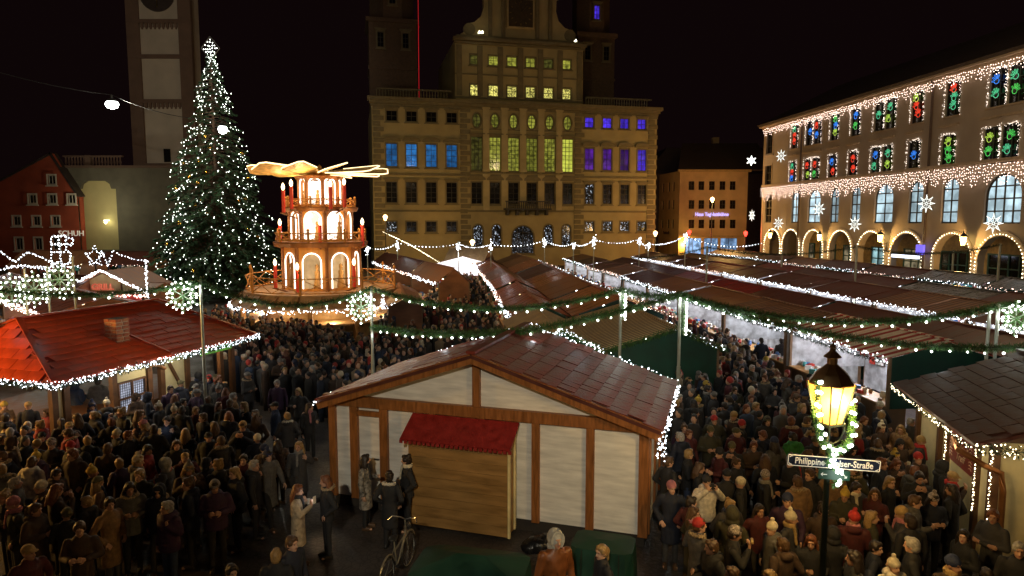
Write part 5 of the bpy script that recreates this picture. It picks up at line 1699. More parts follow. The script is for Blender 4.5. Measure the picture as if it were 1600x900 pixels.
row('stalls along the clothes lane', 'row left of the narrow clothes lane', 5.95, 10.2, 30.0, 7, 6.2, 2.5, 3.3, ['rust', 'brown', 'rust', 'dark', 'rust', 'brown', 'dark'], 'R', lit=40, nb=8, ridge=.5)
stall(2.7, 5.3, 22.6, 29.9, 2.35, 3.05, 'beige', 'L', 'plain beige tent roof with a lit fringe just behind the timbered hut', 'tents behind the timbered hut', lit=5, lights=False, front_fringe=2, nb=1, goods=False)
stall(5.45, 9.6, 22.4, 29.8, 2.35, 3.1, 'bstripe', 'R', 'beige and brown striped tent roof with fir fringe beside the slim lamp-lit pole', 'tents behind the timbered hut', lit=6, front_fringe=1, nb=1, ridge=.62)
row('stalls facing the right lane', 'row facing the crowded right lane', 13.8, 17.2, 19.4, 9, 6.2, 2.5, 3.0, ['rstripe', 'dstripe', 'brown', 'brown', 'dark', 'brown', 'dark', 'dark', 'brown'], 'L', lit=240, fir=True, nb=6, ridge=.6, rows=3)
row('back-to-back stalls of the second row', 'row backing the lane stalls', 17.5, 20.3, 17.5, 8, 6.4, 2.55, 3.0, ['dark', 'dark', 'dark', 'rdstripe', 'rdstripe', 'dark', 'dark', 'dark'], 'R', lit=12, lights=False, nb=6)
row('stalls of the third row', 'third row, lit white under the eaves', 22.8, 27.2, 20.5, 9, 6.4, 2.55, 3.1, ['dark', 'dstripe', 'dark', 'dark', 'dark', 'rdstripe', 'dark', 'dark', 'dark'], 'L', lit=300, nb=6, rows=4)
row('back stalls of the third row', 'dark fourth row', 27.5, 31.5, 26, 8, 6.4, 2.55, 3.05, ['dark', 'grey', 'dark', 'dark', 'rdstripe', 'dark', 'dark', 'dark'], 'R', lit=0, lights=False, nb=4, goods=False)
row('stalls before the arcaded building', 'row close before the arcades', 35.2, 38.3, 27.5, 9, 6.4, 2.6, 3.15, ['grey', 'grey', 'grey', 'dark', 'dark', 'brown', 'dark', 'dark', 'brown'], 'L', lit=25, nb=4, rows=3)
stall(17.6, 21.2, 12.2, 17.2, 2.5, 3.15, 'rstripe', 'L', 'red and white striped roof at the right edge above the cream hut', 'stalls facing the right lane', lit=10, nb=5, lights=False)

def far_stall(pa, pb, depth, ze, zr, rm, label, lit=20, warm=True, rows=2, br=.035, nb=5, fir=False, fringe=0, side='L', goods=True):
    """eave running from pa to pb (ground points); the roof lies to the right of that direction"""
    pa, pb = Vector(pa[:2]).to_3d(), Vector(pb[:2]).to_3d()
    d = pb - pa
    rz = math.atan2(d.y, d.x) - PI / 2
    return stall(0, depth, 0, d.length, ze, zr, rm, side, label, 'stalls around the pyramid and the fir tree', lit=lit, warm=warm, rz=rz, origin=pa, nb=nb, rows=rows, br=br, fir=fir, front_fringe=fringe, goods=goods)
A_, B_ = Vector((-5.0, 45.5)), Vector((-14.4, 70))
for k, nm in enumerate(('nearest', 'middle', 'farthest')):
    far_stall(A_.lerp(B_, k / 3 + .004), A_.lerp(B_, (k + 1) / 3 - .004), 2.3, 2.6, 3.6, 'dark' if k else 'brown', f'{nm} of the three dark roofed stalls with yellow light right of the pyramid', 45, rows=3)
far_stall(gp(605, 474, 2.5), gp(600, 450, 2.5), 1.9, 2.35, 2.8, 'brown', 'small brown roofed kiosk right beside the pyramid platform', 12, rows=2, nb=3)
far_stall(gp(756, 412, 2.6), gp(692, 411, 2.6), 4.2, 2.6, 4.1, 'beige', 'bright white lit tent at the far end of the crowd corridor', 0, rows=4, br=.06)
wt = thing('lit_tent_front', 'glaring white lit front of the tent closing the crowd corridor', 'tent', tuple(gp(724, 414, 2.4).to_2d().to_3d()), 0)
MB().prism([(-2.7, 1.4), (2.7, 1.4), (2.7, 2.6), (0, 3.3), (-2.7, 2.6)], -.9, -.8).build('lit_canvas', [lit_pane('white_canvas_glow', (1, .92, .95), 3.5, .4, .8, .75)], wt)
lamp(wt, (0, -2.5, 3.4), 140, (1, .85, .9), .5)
# left middle ground
far_stall(gp(228, 458, 2.6), gp(105, 458, 2.6), 4.6, 2.6, 3.0, 'brown', 'brown roofed stall under the gabled sign hut left of the fir tree', 30, rows=2)
gh = thing('gabled_sign_hut', 'low gabled hut with light-strung roof edge and red letters left of the fir tree', 'market hut', tuple(gp(166, 457, 2.6).to_2d().to_3d()), .03)
b = MB().prism([(-2.35, 2.62), (2.35, 2.62), (0, 3.75)], -.3, -.2); b.build('gable_panel', [M_CREAM], gh)
MB().slab([(-2.6, -.4, 2.55), (-2.6, 4, 2.55), (0, 4, 3.9), (0, -.4, 3.9)], .08).build('roof', [RM['brown']], gh)
MB().slab([(2.6, -.4, 2.55), (2.6, 4, 2.55), (0, 4, 3.9), (0, -.4, 3.9)], .08).build('roof', [RM['brown']], gh)
for x in (-1.1, 1.1): MB().box((x, -.33, 2.95), (.09, .05, .7)).build('timber', [M_BEAM2], gh)
MB().box((0, -.33, 2.64), (4.8, .06, .12)).build('timber', [M_BEAM2], gh)
for x in (-2.2, 2.2): MB().box((x, -.2, 1.3), (.12, .12, 2.6)).build('post', [M_BEAM2], gh)
text('lettering', 'GRILL', .5, bulb('red_letter', (1, .25, .15), .45), gh, (0, -.36, 2.95), (PI / 2, 0, 0), .02, bold=.01)
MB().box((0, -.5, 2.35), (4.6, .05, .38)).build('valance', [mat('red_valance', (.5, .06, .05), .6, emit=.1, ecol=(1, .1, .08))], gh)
string(gh, [(-2.6, -.45, 2.6), (0, -.45, 3.95), (2.6, -.45, 2.6)], .06, .035, B_COOL, .07, rows=2)
string(gh, [(-2.5, -.55, 2.5), (-.8, -.55, 2.3), (.8, -.55, 2.5), (2.5, -.55, 2.4)], .06, .035, B_PINK, .08, rows=2)
string(gh, [(2.6, -.4, 2.3), (2.6, -.4, 4.6)], .06, .04, B_COOL, .05)
lamp(gh, (0, -1.2, 2.2), 40, (1, .8, .6), .3)
far_stall(gp(96, 466, 2.5), gp(0, 462, 2.5), 4.5, 2.5, 3.6, 'dark', 'stall with a bright white interior below the light-strung figures at the far left', 90, warm=False, rows=3)
far_stall(gp(232, 412, 3), gp(130, 412, 3), 4, 2.9, 4.0, 'dark', 'dark stall roof with a light string before the church wall', 20, rows=2)
far_stall(gp(125, 414, 3), gp(10, 414, 3), 4, 2.9, 4.2, 'brown', 'brown stall roof with piled light strings before the red house', 20, rows=4, br=.045)
far_stall(gp(75, 494, 2.6), gp(-50, 446, 2.6), 4.5, 2.6, 3.3, 'rust', 'rust red eave with thick light strings at the left edge behind the red roofed hut', 12, rows=5)

# figures of light standing on the far roofs
def outline_fig(name, px, py_, Y, polyl, label, r=.034, step=.24, m=None, rows=2, sc=1.0):
    c = dp(px, py_, Y)
    t = thing(name, label, 'light figure', tuple(c))
    b = MB()
    for pl in polyl:
        for p, q in zip(pl, pl[1:]): b.bar((p[0] * sc, .04, p[1] * sc), (q[0] * sc, .04, q[1] * sc), .035)
    b.build('wire_frame', [mat('steel_wire')], t)
    P = []
    for _ in range(rows):
        for pl in polyl: P += [(p.x, p.y, p.z) for p in along([(x * sc, 0, z * sc) for x, z in pl], step)]
    put('light_bulb', bulbs_mesh('light_bulb', P, r, m or B_COOL, .05), t, kind='stuff')
    MB().box((0, .05, -.6), (.06, .06, 1.2)).build('stand', [M_CABLE], t)
    return t
starpl = [[(1.0 * math.cos(a + PI / 2) * (1 if k % 2 == 0 else .45), math.sin(a + PI / 2) * (1 if k % 2 == 0 else .45)) for k, a in enumerate([2 * PI * j / 10 for j in range(11)])]]
outline_fig('light_house', 92, 388, 52, [[(-.9, -1.6), (-.7, 1.2), (.8, 1.3), (.7, -.2), (1.2, -.5), (1.0, -1.6), (-.9, -1.6)], [(-.7, .4), (.7, .4)], [(-.8, -.4), (.7, -.4)], [(0, 1.2), (.1, -1.6)], [(.8, 1.2), (1.6, .9), (1.3, .3), (.7, .5)]], 'blue white light figure like a small stepped house before the red house', sc=.75, rows=4)
outline_fig('light_star', 148, 401, 50, starpl, 'five pointed light star on the roof before the church', sc=.8, rows=2)
outline_fig('light_wave', 168, 402, 50, [[(-1.5, .1), (-1, -.5), (-.4, .5), (0, -.7), (.4, .5), (.9, .2), (1.8, -.1), (3, -.3)]], 'wavy light garland trailing right of the roof star before the church', rows=2)
outline_fig('light_arch', 30, 405, 46, [[(-2, 0), (-1.2, .5), (-.3, -.2), (.6, .5), (1.6, .1), (2.6, -.4)], [(-2, -.9), (0, -.4), (2.4, -.8)]], 'looping light garland above the stalls at the far left', rows=4)

# ------------------------------------------------------------------ poles, garlands and light stars near the camera
M_GALV = mat('galvanised_pole', (.42, .44, .36), .45, .55, var=.2)
def pole(p, z, label, grp='garland poles', r=.045):
    t = thing('garland_pole', label, 'pole', (p[0], p[1], 0), 0, grp)
    MB().tube([(0, 0, 0), (0, 0, z * .55)], r * 1.25, 8).build('pole_sleeve', [M_GALV], t)
    MB().tube([(0, 0, z * .5), (0, 0, z)], r, 8).build('pole_tube', [M_GALV], t)
    MB().lathe([(r * 1.3, 0), (r * .8, .06)], 8, (0, 0, z)).build('pole_cap', [M_GALV], t)
    MB().box((0, 0, .05), (.5, .5, .1)).build('foot', [M_CABLE], t)
    return t
PT = {}
for k, px, py_, z, lb in (('a', 313, 440, 5.0, 'slim pole in front of the red roofed hut with a light star at its left'),
                          ('b', 580, 450, 4.7, 'slim pole before the pyramid with a light star at its left'),
                          ('c', 970, 452, 4.7, 'slim pale pole rising behind the timbered hut beside the striped tent'),
                          ('d', 1063, 460, 4.7, 'slim pole at the right corner of the timbered hut, wound with bulbs'),
                          ('e', 1560, 478, 4.5, 'slim pole rising behind the cream hut at the right edge'),
                          ('f', -25, 450, 4.9, 'slim pole just outside the left edge'),
                          ('g', 1690, 455, 4.5, 'slim pole just outside the right edge')):
    P = gp(px, py_, z); PT[k] = P
    pole(P, z, lb)
pole(PT['e'] + Vector((-.16, .1, 0)), 4.3, 'second slim pole close beside the pole behind the cream hut')
FARP = [(1105, 386, 5.2), (1339, 385, 5.2), (1563, 382, 5.2), (1490, 392, 4.6), (1222, 394, 4.6)]
fpz = []
for i, (px, py_, z) in enumerate(FARP):
    Y = {0: 46, 1: 42, 2: 44, 3: 50, 4: 58}[i]
    P = dp(px, py_, Y); fpz.append(P)
    pole(P, P.z, ['pale pole standing among the dark roofs below the ochre corner house', 'pale pole among the dark roofs before the fourth arch', 'pole before the nearest cyan lit arch', 'thin dark pole left of the cyan lit doorway', 'thin dark pole before the farthest arches'][i], 'poles among the stall roofs', r=.07)
def garland(pts, label, grp, lit=True, dens=22, rad=.105, sp=.42, br=1.0, m=M_FIR, cat='garland', ln=.12):
    t = thing('fir_garland', label, cat, tuple(pts[0]), 0, grp)
    o = Vector(pts[0])
    L_ = [Vector(p) - o for p in pts]
    MB().tube(L_, .012, 4).build('cable', [M_CABLE], t)
    needles(L_, .03, rad, dens, ln, .009, .1).build('greenery', [m], t, kind='stuff')
    if lit:
        for i, p in enumerate(along(L_, sp)):
            if i == 0: continue
            put('bulb', bb, t, (p.x + R.uniform(-.03, .03), p.y - .05, p.z - .10 - R.uniform(0, .05)), scale=(br * R.uniform(.8, 1.2),) * 3)
        P = along(L_, 1.7)
        for p in P[::1]:
            lamp(t, (p.x, p.y - .12, p.z - .28), 2.8, (.9, .96, 1), .08)
    return t
def px_curve(a, b, mids, n=16):
    """a hanging curve from a to b passing the sag depth that the photograph shows"""
    return sag(a, b, mids, n)
garland(sag(PT['f'], PT['a'], .28), 'lit fir garland hanging in front of the gabled sign hut at the left', 'garlands with big bulbs')
garland(sag(PT['a'], PT['b'], .62), 'lit fir garland sagging in front of the pyramid platform', 'garlands with big bulbs')
garland(sag(PT['b'], PT['c'], .62), 'lit fir garland sagging from the pyramid pole to the pole behind the hut', 'garlands with big bulbs')
Pb2 = PT['b'] - Vector((0, 0, 1.25))
mid_ = gp(820, 517, 4.05)
garland([Pb2, Pb2.lerp(mid_, .33) - Vector((0, 0, .13)), Pb2.lerp(mid_, .66) - Vector((0, 0, .12)), mid_, mid_.lerp(PT['d'], .33) - Vector((0, 0, .06)), mid_.lerp(PT['d'], .66) - Vector((0, 0, .05)), PT['d']], 'lit fir garland running low behind the ridge of the timbered hut', 'garlands with big bulbs')
garland(sag(PT['c'], PT['d'], .10), 'short lit fir garland between the two poles behind the hut', 'garlands with big bulbs', dens=22)
garland(sag(PT['d'], PT['e'], .60), 'upper lit fir garland spanning the right lane', 'garlands with big bulbs')
le = gp(1650, 540, 3.6)
garland(sag(PT['d'], le, .55), 'lower lit fir garland crossing the right lane to the right edge', 'garlands with big bulbs')
garland(sag(PT['e'], PT['g'], .1, 4), 'lit fir garland leaving the frame at the right', 'garlands with big bulbs')
for i, (a, b_, lb) in enumerate(((fpz[0], dp(985, 402, 48), 'unlit dark garland left of the pale pole among the roofs'), (fpz[0], fpz[1], 'unlit dark garland before the farthest arches'), (fpz[1], fpz[2], 'unlit dark garland before the nearer arches'))):
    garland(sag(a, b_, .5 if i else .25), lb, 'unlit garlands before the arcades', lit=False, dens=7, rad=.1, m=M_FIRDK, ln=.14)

# big-bulb stars on poles
def pole_star(P, px, py_, label, rad=.52, ang=0.0, n=6, off=(-.6, 0, -.75)):
    c = Vector(P) + Vector(off)
    t = thing('garland_star', label, 'star light', tuple(c), ang, 'fir stars with big bulbs')
    b = MB()
    for k in range(n):
        a = 2 * PI * k / n + PI / n * 0 + PI / 2
        e = Vector((math.cos(a), 0, math.sin(a)))
        b.bar((0, 0, 0), e * rad, .02)
        for s_ in (-1, 1):
            a2 = a + s_ * .42
            b.bar(e * rad * .45, Vector((math.cos(a2), 0, math.sin(a2))) * rad * .85, .02)
    b.bar((rad * .3, .02, 0), (-off[0], .02, 0), .025); b.bar((rad * .3, .02, .3), (-off[0], .02, .3), .025)
    b.build('star_frame', [M_GALV], t)
    ring = [(math.cos(2 * PI * k / 12) * rad * .6, 0, math.sin(2 * PI * k / 12) * rad * .6) for k in range(13)]
    nm = needles(ring, .03, .07, 8, .09, .008)
    for k in range(n):
        a = 2 * PI * k / n + PI / 2
        nm2 = needles([(0, 0, 0), (math.cos(a) * rad, 0, math.sin(a) * rad)], .03, .05, 7, .08, .008)
        nm.add(nm2.v, nm2.f)
    nm.build('greenery', [M_FIR], t, kind='stuff')
    for k in range(n):
        a = 2 * PI * k / n + PI / 2
        for rr_, da in ((1.0, 0), (.72, .0), (.85, .40), (.85, -.40), (.55, .3), (.55, -.3)):
            put('bulb', bb, t, (math.cos(a + da) * rad * rr_, -.07, math.sin(a + da) * rad * rr_), scale=(1.0,) * 3)
    lamp(t, (0, -.4, 0), 16, (.88, 1, .9), .2)
    return t
pole_star(PT['a'], 0, 0, 'fir star with big bulbs on the pole in front of the red roofed hut', off=(-.55, 0, -.42))
pole_star(PT['b'], 0, 0, 'fir star with big bulbs on the pole before the pyramid', rad=.5, off=(-.33, 0, -.62))
pole_star(PT['c'], 0, 0, 'edge-on fir star of bulbs on the pole beside the striped tent', ang=1.35, rad=.45, off=(.08, 0, -.5))
pole_star(PT['d'], 0, 0, 'edge-on fir star of bulbs on the pole at the right corner of the timbered hut', ang=1.3, rad=.52, off=(.12, 0, -.65))
pole_star(PT['e'], 0, 0, 'fir star with big bulbs at the right edge above the dark roofs', rad=.48, off=(.5, 0, -.35))
for (px, py_, lb) in ((95, 437, 'large fir star with many bulbs at the far left'), (20, 455, 'fir star of bulbs at the left edge behind the red roofed hut'), (55, 452, 'fir star of bulbs between two others at the far left')):
    c = dp(px, py_, 27)
    pole((c.x + .5, c.y + .05), c.z + .9, 'slim pole of ' + lb.split(' before')[0].split(' behind')[0], 'garland poles')
    pole_star((c.x + .5, c.y, c.z), 0, 0, lb, rad=.72, off=(-.5, -.05, 0), n=8)

# far light strings with little star lamps
FX = [(560, 386), (621, 381), (767, 377), (850, 374), (897, 381), (927, 374), (998, 372), (1045, 381), (1070, 370), (1150, 382), (1250, 379)]
prev = None
posts_ = [(574, 390), (621, 383), (716, 384), (767, 385), (851, 379), (896, 384), (928, 378), (999, 377), (1013, 384), (1071, 372)]
tops = []
for i, (px, py_) in enumerate(posts_):
    Y = 58 + (i % 3) * 4
    c = dp(px, py_, Y)
    t = thing('string_pole', f'{["first","second","third","fourth","fifth","sixth","seventh","eighth","ninth","tenth"][i]} from the left of the thin poles with star lamps before the town hall', 'pole', (c.x, c.y, 0), 0, 'thin poles with star lamps')
    MB().tube([(0, 0, 0), (0, 0, c.z + .4)], .05, 6).build('pole_tube', [M_GALV], t)
    b = MB()
    for _ in range(26): b.octa((R.gauss(0, .09), -.08, c.z + R.gauss(0, .22)), .035)
    b.build('star_lamp', [B_COOL], t, kind='stuff')
    lamp(t, (0, -.4, c.z), 12, (.9, .95, 1), .2)
    tops.append(Vector((c.x, c.y, c.z + .2)))
for i, (a, b_) in enumerate(zip(tops, tops[1:])):
    P = sag(a, b_, .35, 10)
    t = tag(MB().tube(P, .02, 4).build('light_cable', [M_CABLE]), f'bulb festoon before the town hall, {["first","second","third","fourth","fifth","sixth","seventh","eighth","ninth"][i]} span from the left', 'light string', 'festoons before the town hall')
    put('light_string', bulbs_mesh('light_string', along(P, .38), .05, B_COOL, .01), t, kind='stuff')
P = sag(tops[-1], dp(1190, 380, 62), .6, 10); t = tag(MB().tube(P, .02, 4).build('light_cable', [M_CABLE]), 'festoon cable with small bulbs running right before the ochre corner house', 'light string')
put('light_string', bulbs_mesh('light_string', along(P, .38), .05, B_COOL, .01), t, kind='stuff')
P = sag(dp(560, 380, 60), dp(690, 412, 50), .3, 10) ; t = tag(MB().tube([dp(598, 362, 66), dp(640, 380, 60), dp(690, 412, 50)], .02, 4).build('light_cable', [M_CABLE]), 'sloping festoon of tiny bulbs coming down right of the pyramid', 'light string')
put('light_string', bulbs_mesh('light_string', along([dp(598, 362, 66), dp(640, 382, 60), dp(690, 412, 50)], .4), .045, B_WARM, .01), t, kind='stuff')
# warm lanterns at the foot of the town hall and the ochre house
for i, (px, py_, Y, W_, lb) in enumerate(((602, 341, 90, 500, 'orange glowing lantern at the left corner of the town hall'), (738, 380, 88, 500, 'orange glowing lantern left of the town hall portal'), (1024, 366, 96, 500, 'pink white lantern at the right corner of the town hall'), (1113, 313, 100, 1500, 'bright lamp before the middle floor of the ochre corner house'), (1077, 364, 108, 300, 'red glowing pedestrian light before the ochre corner house'), (1165, 366, 100, 220, 'red glowing shop lamp at the right end of the ochre corner house'))):
    c = dp(px, py_, Y)
    t = thing('street_lantern', lb, 'lantern', (c.x, c.y, 0))
    red = i >= 4
    MB().tube([(0, 0, 0), (0, 0, c.z - .3)], .07, 6).build('pole', [M_CABLE], t)
    MB().lathe([(.12, -.3), (.32, .2), (.2, .4), (.0, .5)], 8, (0, 0, c.z)).build('lantern_glass', [bulb('red_signal', (1, .06, .04), 3) if red else bulb('far_lantern_glow', (1, .66, .3), 6)], t)
    lamp(t, (0, -1.6, c.z), W_ * 1.6, (1, .12, .06) if red else (1, .55, .16), .3)
for (x_, y_) in ((1050, 122), (1040, 120)):
    pass
l_ = dp(1046, 372, 124); t = thing('wall_lantern', 'orange light washing the left flank of the ochre corner house', 'lantern', (l_.x + 1, 119, l_.z - 1)); MB().lathe([(.1, -.2), (.25, .1), (.0, .3)], 8).build('lantern_glass', [bulb('far_lantern_glow')], t); lamp(t, (0, -1.5, 0), 500, (1, .55, .12), .2)

# ------------------------------------------------------------------ people
SKIN = [mat('skin_fair', (.56, .33, .22), .5, var=.08), mat('skin_tan', (.45, .25, .16), .5, var=.08)]
M_EYE = mat('eye_dark', (.03, .02, .02), .3, var=0)
M_LIP = mat('lips', (.42, .12, .09), .45, var=0)
def cm_(n, c, r=.8): return mat('cloth_' + n.replace(' ', '_'), c, r, var=.3, scale=14, bump=.25, bscale=45)
COATC = {'black': cm_('black', (.018, .018, .02)), 'charcoal': cm_('charcoal', (.045, .043, .045)), 'navy': cm_('navy', (.014, .018, .034)), 'dark brown': cm_('dark brown', (.06, .035, .022)),
         'olive': cm_('olive', (.045, .042, .022)), 'grey': cm_('grey', (.10, .095, .09)), 'maroon': cm_('maroon', (.075, .014, .016)), 'red': cm_('red', (.24, .022, .02)),
         'beige': cm_('beige', (.42, .33, .22)), 'cream': cm_('cream', (.62, .56, .45)), 'green': cm_('green', (.035, .20, .04)), 'blue': cm_('blue', (.022, .04, .09)),
         'purple': cm_('purple', (.045, .018, .05)), 'tan': cm_('tan', (.26, .15, .07)), 'leather brown': mat('leather_brown', (.17, .055, .015), .42, var=.3, scale=9, bump=.2),
         'white': cm_('white', (.7, .68, .6)), 'leopard': mat('cloth_leopard', (.22, .20, .17), .85, var=.9, scale=16), 'teal': cm_('teal', (.03, .13, .14))}
TROU = [cm_('jeans', (.04, .06, .12)), cm_('black_trousers', (.015, .015, .017)), cm_('dark_trousers', (.03, .027, .025)), cm_('grey_trousers', (.07, .068, .065)), cm_('light_trousers', (.33, .29, .22)), cm_('blue_jeans', (.07, .12, .26))]
SHOE = [cm_('shoe_black', (.02, .018, .016), .5), cm_('shoe_brown', (.09, .05, .025), .5)]
HAIRC = {'dark': mat('hair_dark', (.025, .016, .011), .5, var=.4, scale=30, stretch=(4, 4, 1)), 'brown': mat('hair_brown', (.085, .045, .02), .5, var=.4, scale=30, stretch=(4, 4, 1)),
         'blond': mat('hair_blond', (.30, .19, .075), .45, var=.4, scale=30, stretch=(4, 4, 1)), 'grey': mat('hair_grey', (.34, .32, .29), .6, var=.3, scale=30), 'auburn': mat('hair_auburn', (.16, .055, .02), .5, var=.4, scale=30)}
HATC = {'grey2': cm_('hood_pale_grey', (.36, .36, .33)), 'cream': cm_('knit_cream', (.62, .55, .40)), 'grey': cm_('knit_grey', (.20, .19, .18)), 'black': cm_('knit_black', (.02, .02, .022)), 'red': cm_('knit_red', (.45, .03, .025)), 'tan': cm_('knit_tan', (.40, .26, .10)),
        'navy': cm_('knit_navy', (.02, .03, .08)), 'mustard': cm_('knit_mustard', (.48, .33, .05)), 'pink': cm_('knit_pink', (.42, .16, .18)), 'olive': cm_('knit_olive', (.10, .09, .04)), 'patterned': mat('knit_patterned', (.30, .26, .24), .85, var=.9, scale=38)}
M_FUR = mat('fur_trim', (.36, .27, .16), .9, var=.5, scale=40, bump=.8, bscale=90)
M_CUP = mat('white_cup', (.75, .72, .65), .4)

def cap_mb(b, a, c, ra, rc, n=10):
    a, c = Vector(a), Vector(c)
    t = (c - a); L_ = t.length; t.normalize()
    up = Vector((0, 0, 1)) if abs(t.z) < .9 else Vector((0, 1, 0))
    x = t.cross(up).normalized(); y = x.cross(t)
    rings = [(a - t * ra * math.cos(k * PI / 6), ra * math.sin(k * PI / 6)) for k in (1, 2, 3)] + [(c + t * rc * math.cos(k * PI / 6), rc * math.sin(k * PI / 6)) for k in (3, 2, 1)]
    vs = [a - t * ra]
    for p, r in rings:
        vs += [p + (x * math.cos(2 * PI * k / n) + y * math.sin(2 * PI * k / n)) * r for k in range(n)]
    vs.append(c + t * rc)
    fs = [(0, 1 + (k + 1) % n, 1 + k) for k in range(n)]
    for i in range(5):
        for k in range(n):
            fs.append((1 + i * n + k, 1 + i * n + (k + 1) % n, 1 + (i + 1) * n + (k + 1) % n, 1 + (i + 1) * n + k))
    e = len(vs) - 1
    fs += [(e, 1 + 5 * n + k, 1 + 5 * n + (k + 1) % n) for k in range(n)]
    b.add(vs, fs)
def ell_mb(b, c, r, n=14, m=9, rot=None):
    vs = [(0, 0, -1)]
    for i in range(1, m):
        a = -PI / 2 + PI * i / m
        vs += [(math.cos(a) * math.cos(2 * PI * k / n), math.cos(a) * math.sin(2 * PI * k / n), math.sin(a)) for k in range(n)]
    vs.append((0, 0, 1))
    fs = [(0, 1 + (k + 1) % n, 1 + k) for k in range(n)]
    for i in range(m - 2):
        for k in range(n): fs.append((1 + i * n + k, 1 + i * n + (k + 1) % n, 1 + (i + 1) * n + (k + 1) % n, 1 + (i + 1) * n + k))
    e = len(vs) - 1
    fs += [(e, 1 + (m - 2) * n + k, 1 + (m - 2) * n + (k + 1) % n) for k in range(n)]
    V_ = [Vector((x * r[0], y * r[1], z * r[2])) for x, y, z in vs]
    if rot: V_ = [rot @ p for p in V_]
    b.add([p + Vector(c) for p in V_], fs)
def loft_mb(b, rings, n=16):
    """rings: (z, rx, ry, x, y) closed"""
    vs = []
    for z, rx, ry, x, y in rings:
        vs += [(x + rx * math.cos(2 * PI * k / n), y + ry * math.sin(2 * PI * k / n), z) for k in range(n)]
    fs = [tuple(range(n))[::-1], tuple(range((len(rings) - 1) * n, len(rings) * n))]
    for i in range(len(rings) - 1):
        for k in range(n): fs.append((i * n + k, i * n + (k + 1) % n, (i + 1) * n + (k + 1) % n, (i + 1) * n + k))
    b.add(vs, fs)

def fuse(b, name, voxel, mats, smooth=3, paint=None, noise=0.0):
    """one continuous surface from overlapping volumes"""
    me = bpy.data.meshes.new('tmp'); me.from_pydata(b.v, [], b.f); me.update()
    o = bpy.data.objects.new('tmp', me); COL.objects.link(o)
    md = o.modifiers.new('r', 'REMESH'); md.mode = 'VOXEL'; md.voxel_size = voxel
    sm = o.modifiers.new('s', 'SMOOTH'); sm.factor = .5; sm.iterations = smooth
    dg = bpy.context.evaluated_depsgraph_get()
    out = bpy.data.meshes.new_from_object(o.evaluated_get(dg))
    bpy.data.objects.remove(o); bpy.data.meshes.remove(me)
    out.name = name
    out.materials.clear()
    for m in mats: out.materials.append(m)
    n = len(out.polygons)
    out.polygons.foreach_set('use_smooth', [True] * n)
    if noise:
        co = np.empty(len(out.vertices) * 3); out.vertices.foreach_get('co', co)
        nr = np.empty(len(out.vertices) * 3); out.vertices.foreach_get('normal', nr)
        c3 = co.reshape(-1, 3)
        w = np.sin(c3[:, 0] * 95 + c3[:, 2] * 31) * np.sin(c3[:, 1] * 88 - c3[:, 2] * 17) + .6 * np.sin(c3[:, 0] * 210 + c3[:, 1] * 170)
        co = (c3 + nr.reshape(-1, 3) * (w * noise)[:, None]).reshape(-1)
        out.vertices.foreach_set('co', co)
    if paint:
        cs = np.empty(n * 3); out.polygons.foreach_get('center', cs); cs = cs.reshape(-1, 3)
        mi = np.zeros(n, dtype=np.int32)
        for (pc, pr, k) in paint:
            mi[(((cs - np.array(pc)) / np.array(pr)) ** 2).sum(1) < 1] = k
        out.polygons.foreach_set('material_index', mi)
    out.update()
    return out

HEAD = Vector((0, .02, 1.615))
def headrot(yaw, pitch): return Matrix.Rotation(yaw, 3, 'Z') @ Matrix.Rotation(pitch, 3, 'X')
def hand_mb(b, w, d, n, curl=.5, side=1):
    """palm, four fingers and a thumb; d: from wrist to fingertips, n: palm normal"""
    d = Vector(d).normalized(); n = (Vector(n) - d * Vector(n).dot(d)).normalized(); s = d.cross(n) * side
    w = Vector(w)
    rt = Matrix((s, n, d)).transposed()
    ell_mb(b, w + d * .05, (.042, .019, .055), 8, 6, rt)
    for k, ln in enumerate((.066, .075, .070, .056)):
        base = w + d * .085 + s * (-.036 + .024 * k)
        c1 = curl * .8
        m1 = base + (d * math.cos(c1) + n * math.sin(c1)) * ln * .55
        c2 = curl * 1.9
        m2 = m1 + (d * math.cos(c2) + n * math.sin(c2)) * ln * .5
        cap_mb(b, base, m1, .0098, .0092, 6); cap_mb(b, m1, m2, .0092, .0078, 6)
    t0 = w + d * .03 - s * .034
    t1 = t0 + (d * .6 - s * .7 + n * .3).normalized() * .035
    t2 = t1 + (d * .9 - s * .15 + n * .4).normalized() * .03
    cap_mb(b, t0, t1, .013, .011, 6); cap_mb(b, t1, t2, .011, .009, 6)

# pose: arms as (elbow, wrist, hand direction, palm normal, curl) for left (-x) and right (+x); legs as knee/ankle; head yaw/pitch
def A(el, wr, d, n, c): return (Vector(el), Vector(wr), d, n, c)
DOWN = lambda s: A((s * .25, -.03, 1.13), (s * .27, .04, .88), (0, .1, -1), (-s, 0, 0), .45)
POCK = lambda s: A((s * .31, -.09, 1.16), (s * .20, .10, .98), (-s * .5, .5, -.8), (0, -1, 0), .5)
CUPA = lambda s: A((s * .27, -.02, 1.15), (s * .11, .26, 1.20), (-s * .45, .7, .35), (-s, -.2, 0), 1.0)
MOUTH = lambda s: A((s * .27, .12, 1.22), (s * .08, .24, 1.42), (-s * .35, .2, .9), (-s * .5, -.8, 0), 1.0)
EYEC = lambda s: A((s * .30, .10, 1.30), (s * .11, .24, 1.53), (-s * .3, .3, .8), (-s * .6, -.8, 0), .9)
CROSS = lambda s: A((s * .27, .03, 1.15), (-s * .06, .20, 1.16), (-s, .1, .1), (0, -1, 0), .3)
PHONE = lambda s: A((s * .26, .10, 1.20), (s * .16, .30, 1.36), (-s * .1, .3, 1), (-s * .4, -.9, 0), .8)
STRAP = lambda s: A((s * .28, -.01, 1.20), (s * .15, .14, 1.34), (-s * .4, -.1, .8), (0, -1, 0), 1.1)
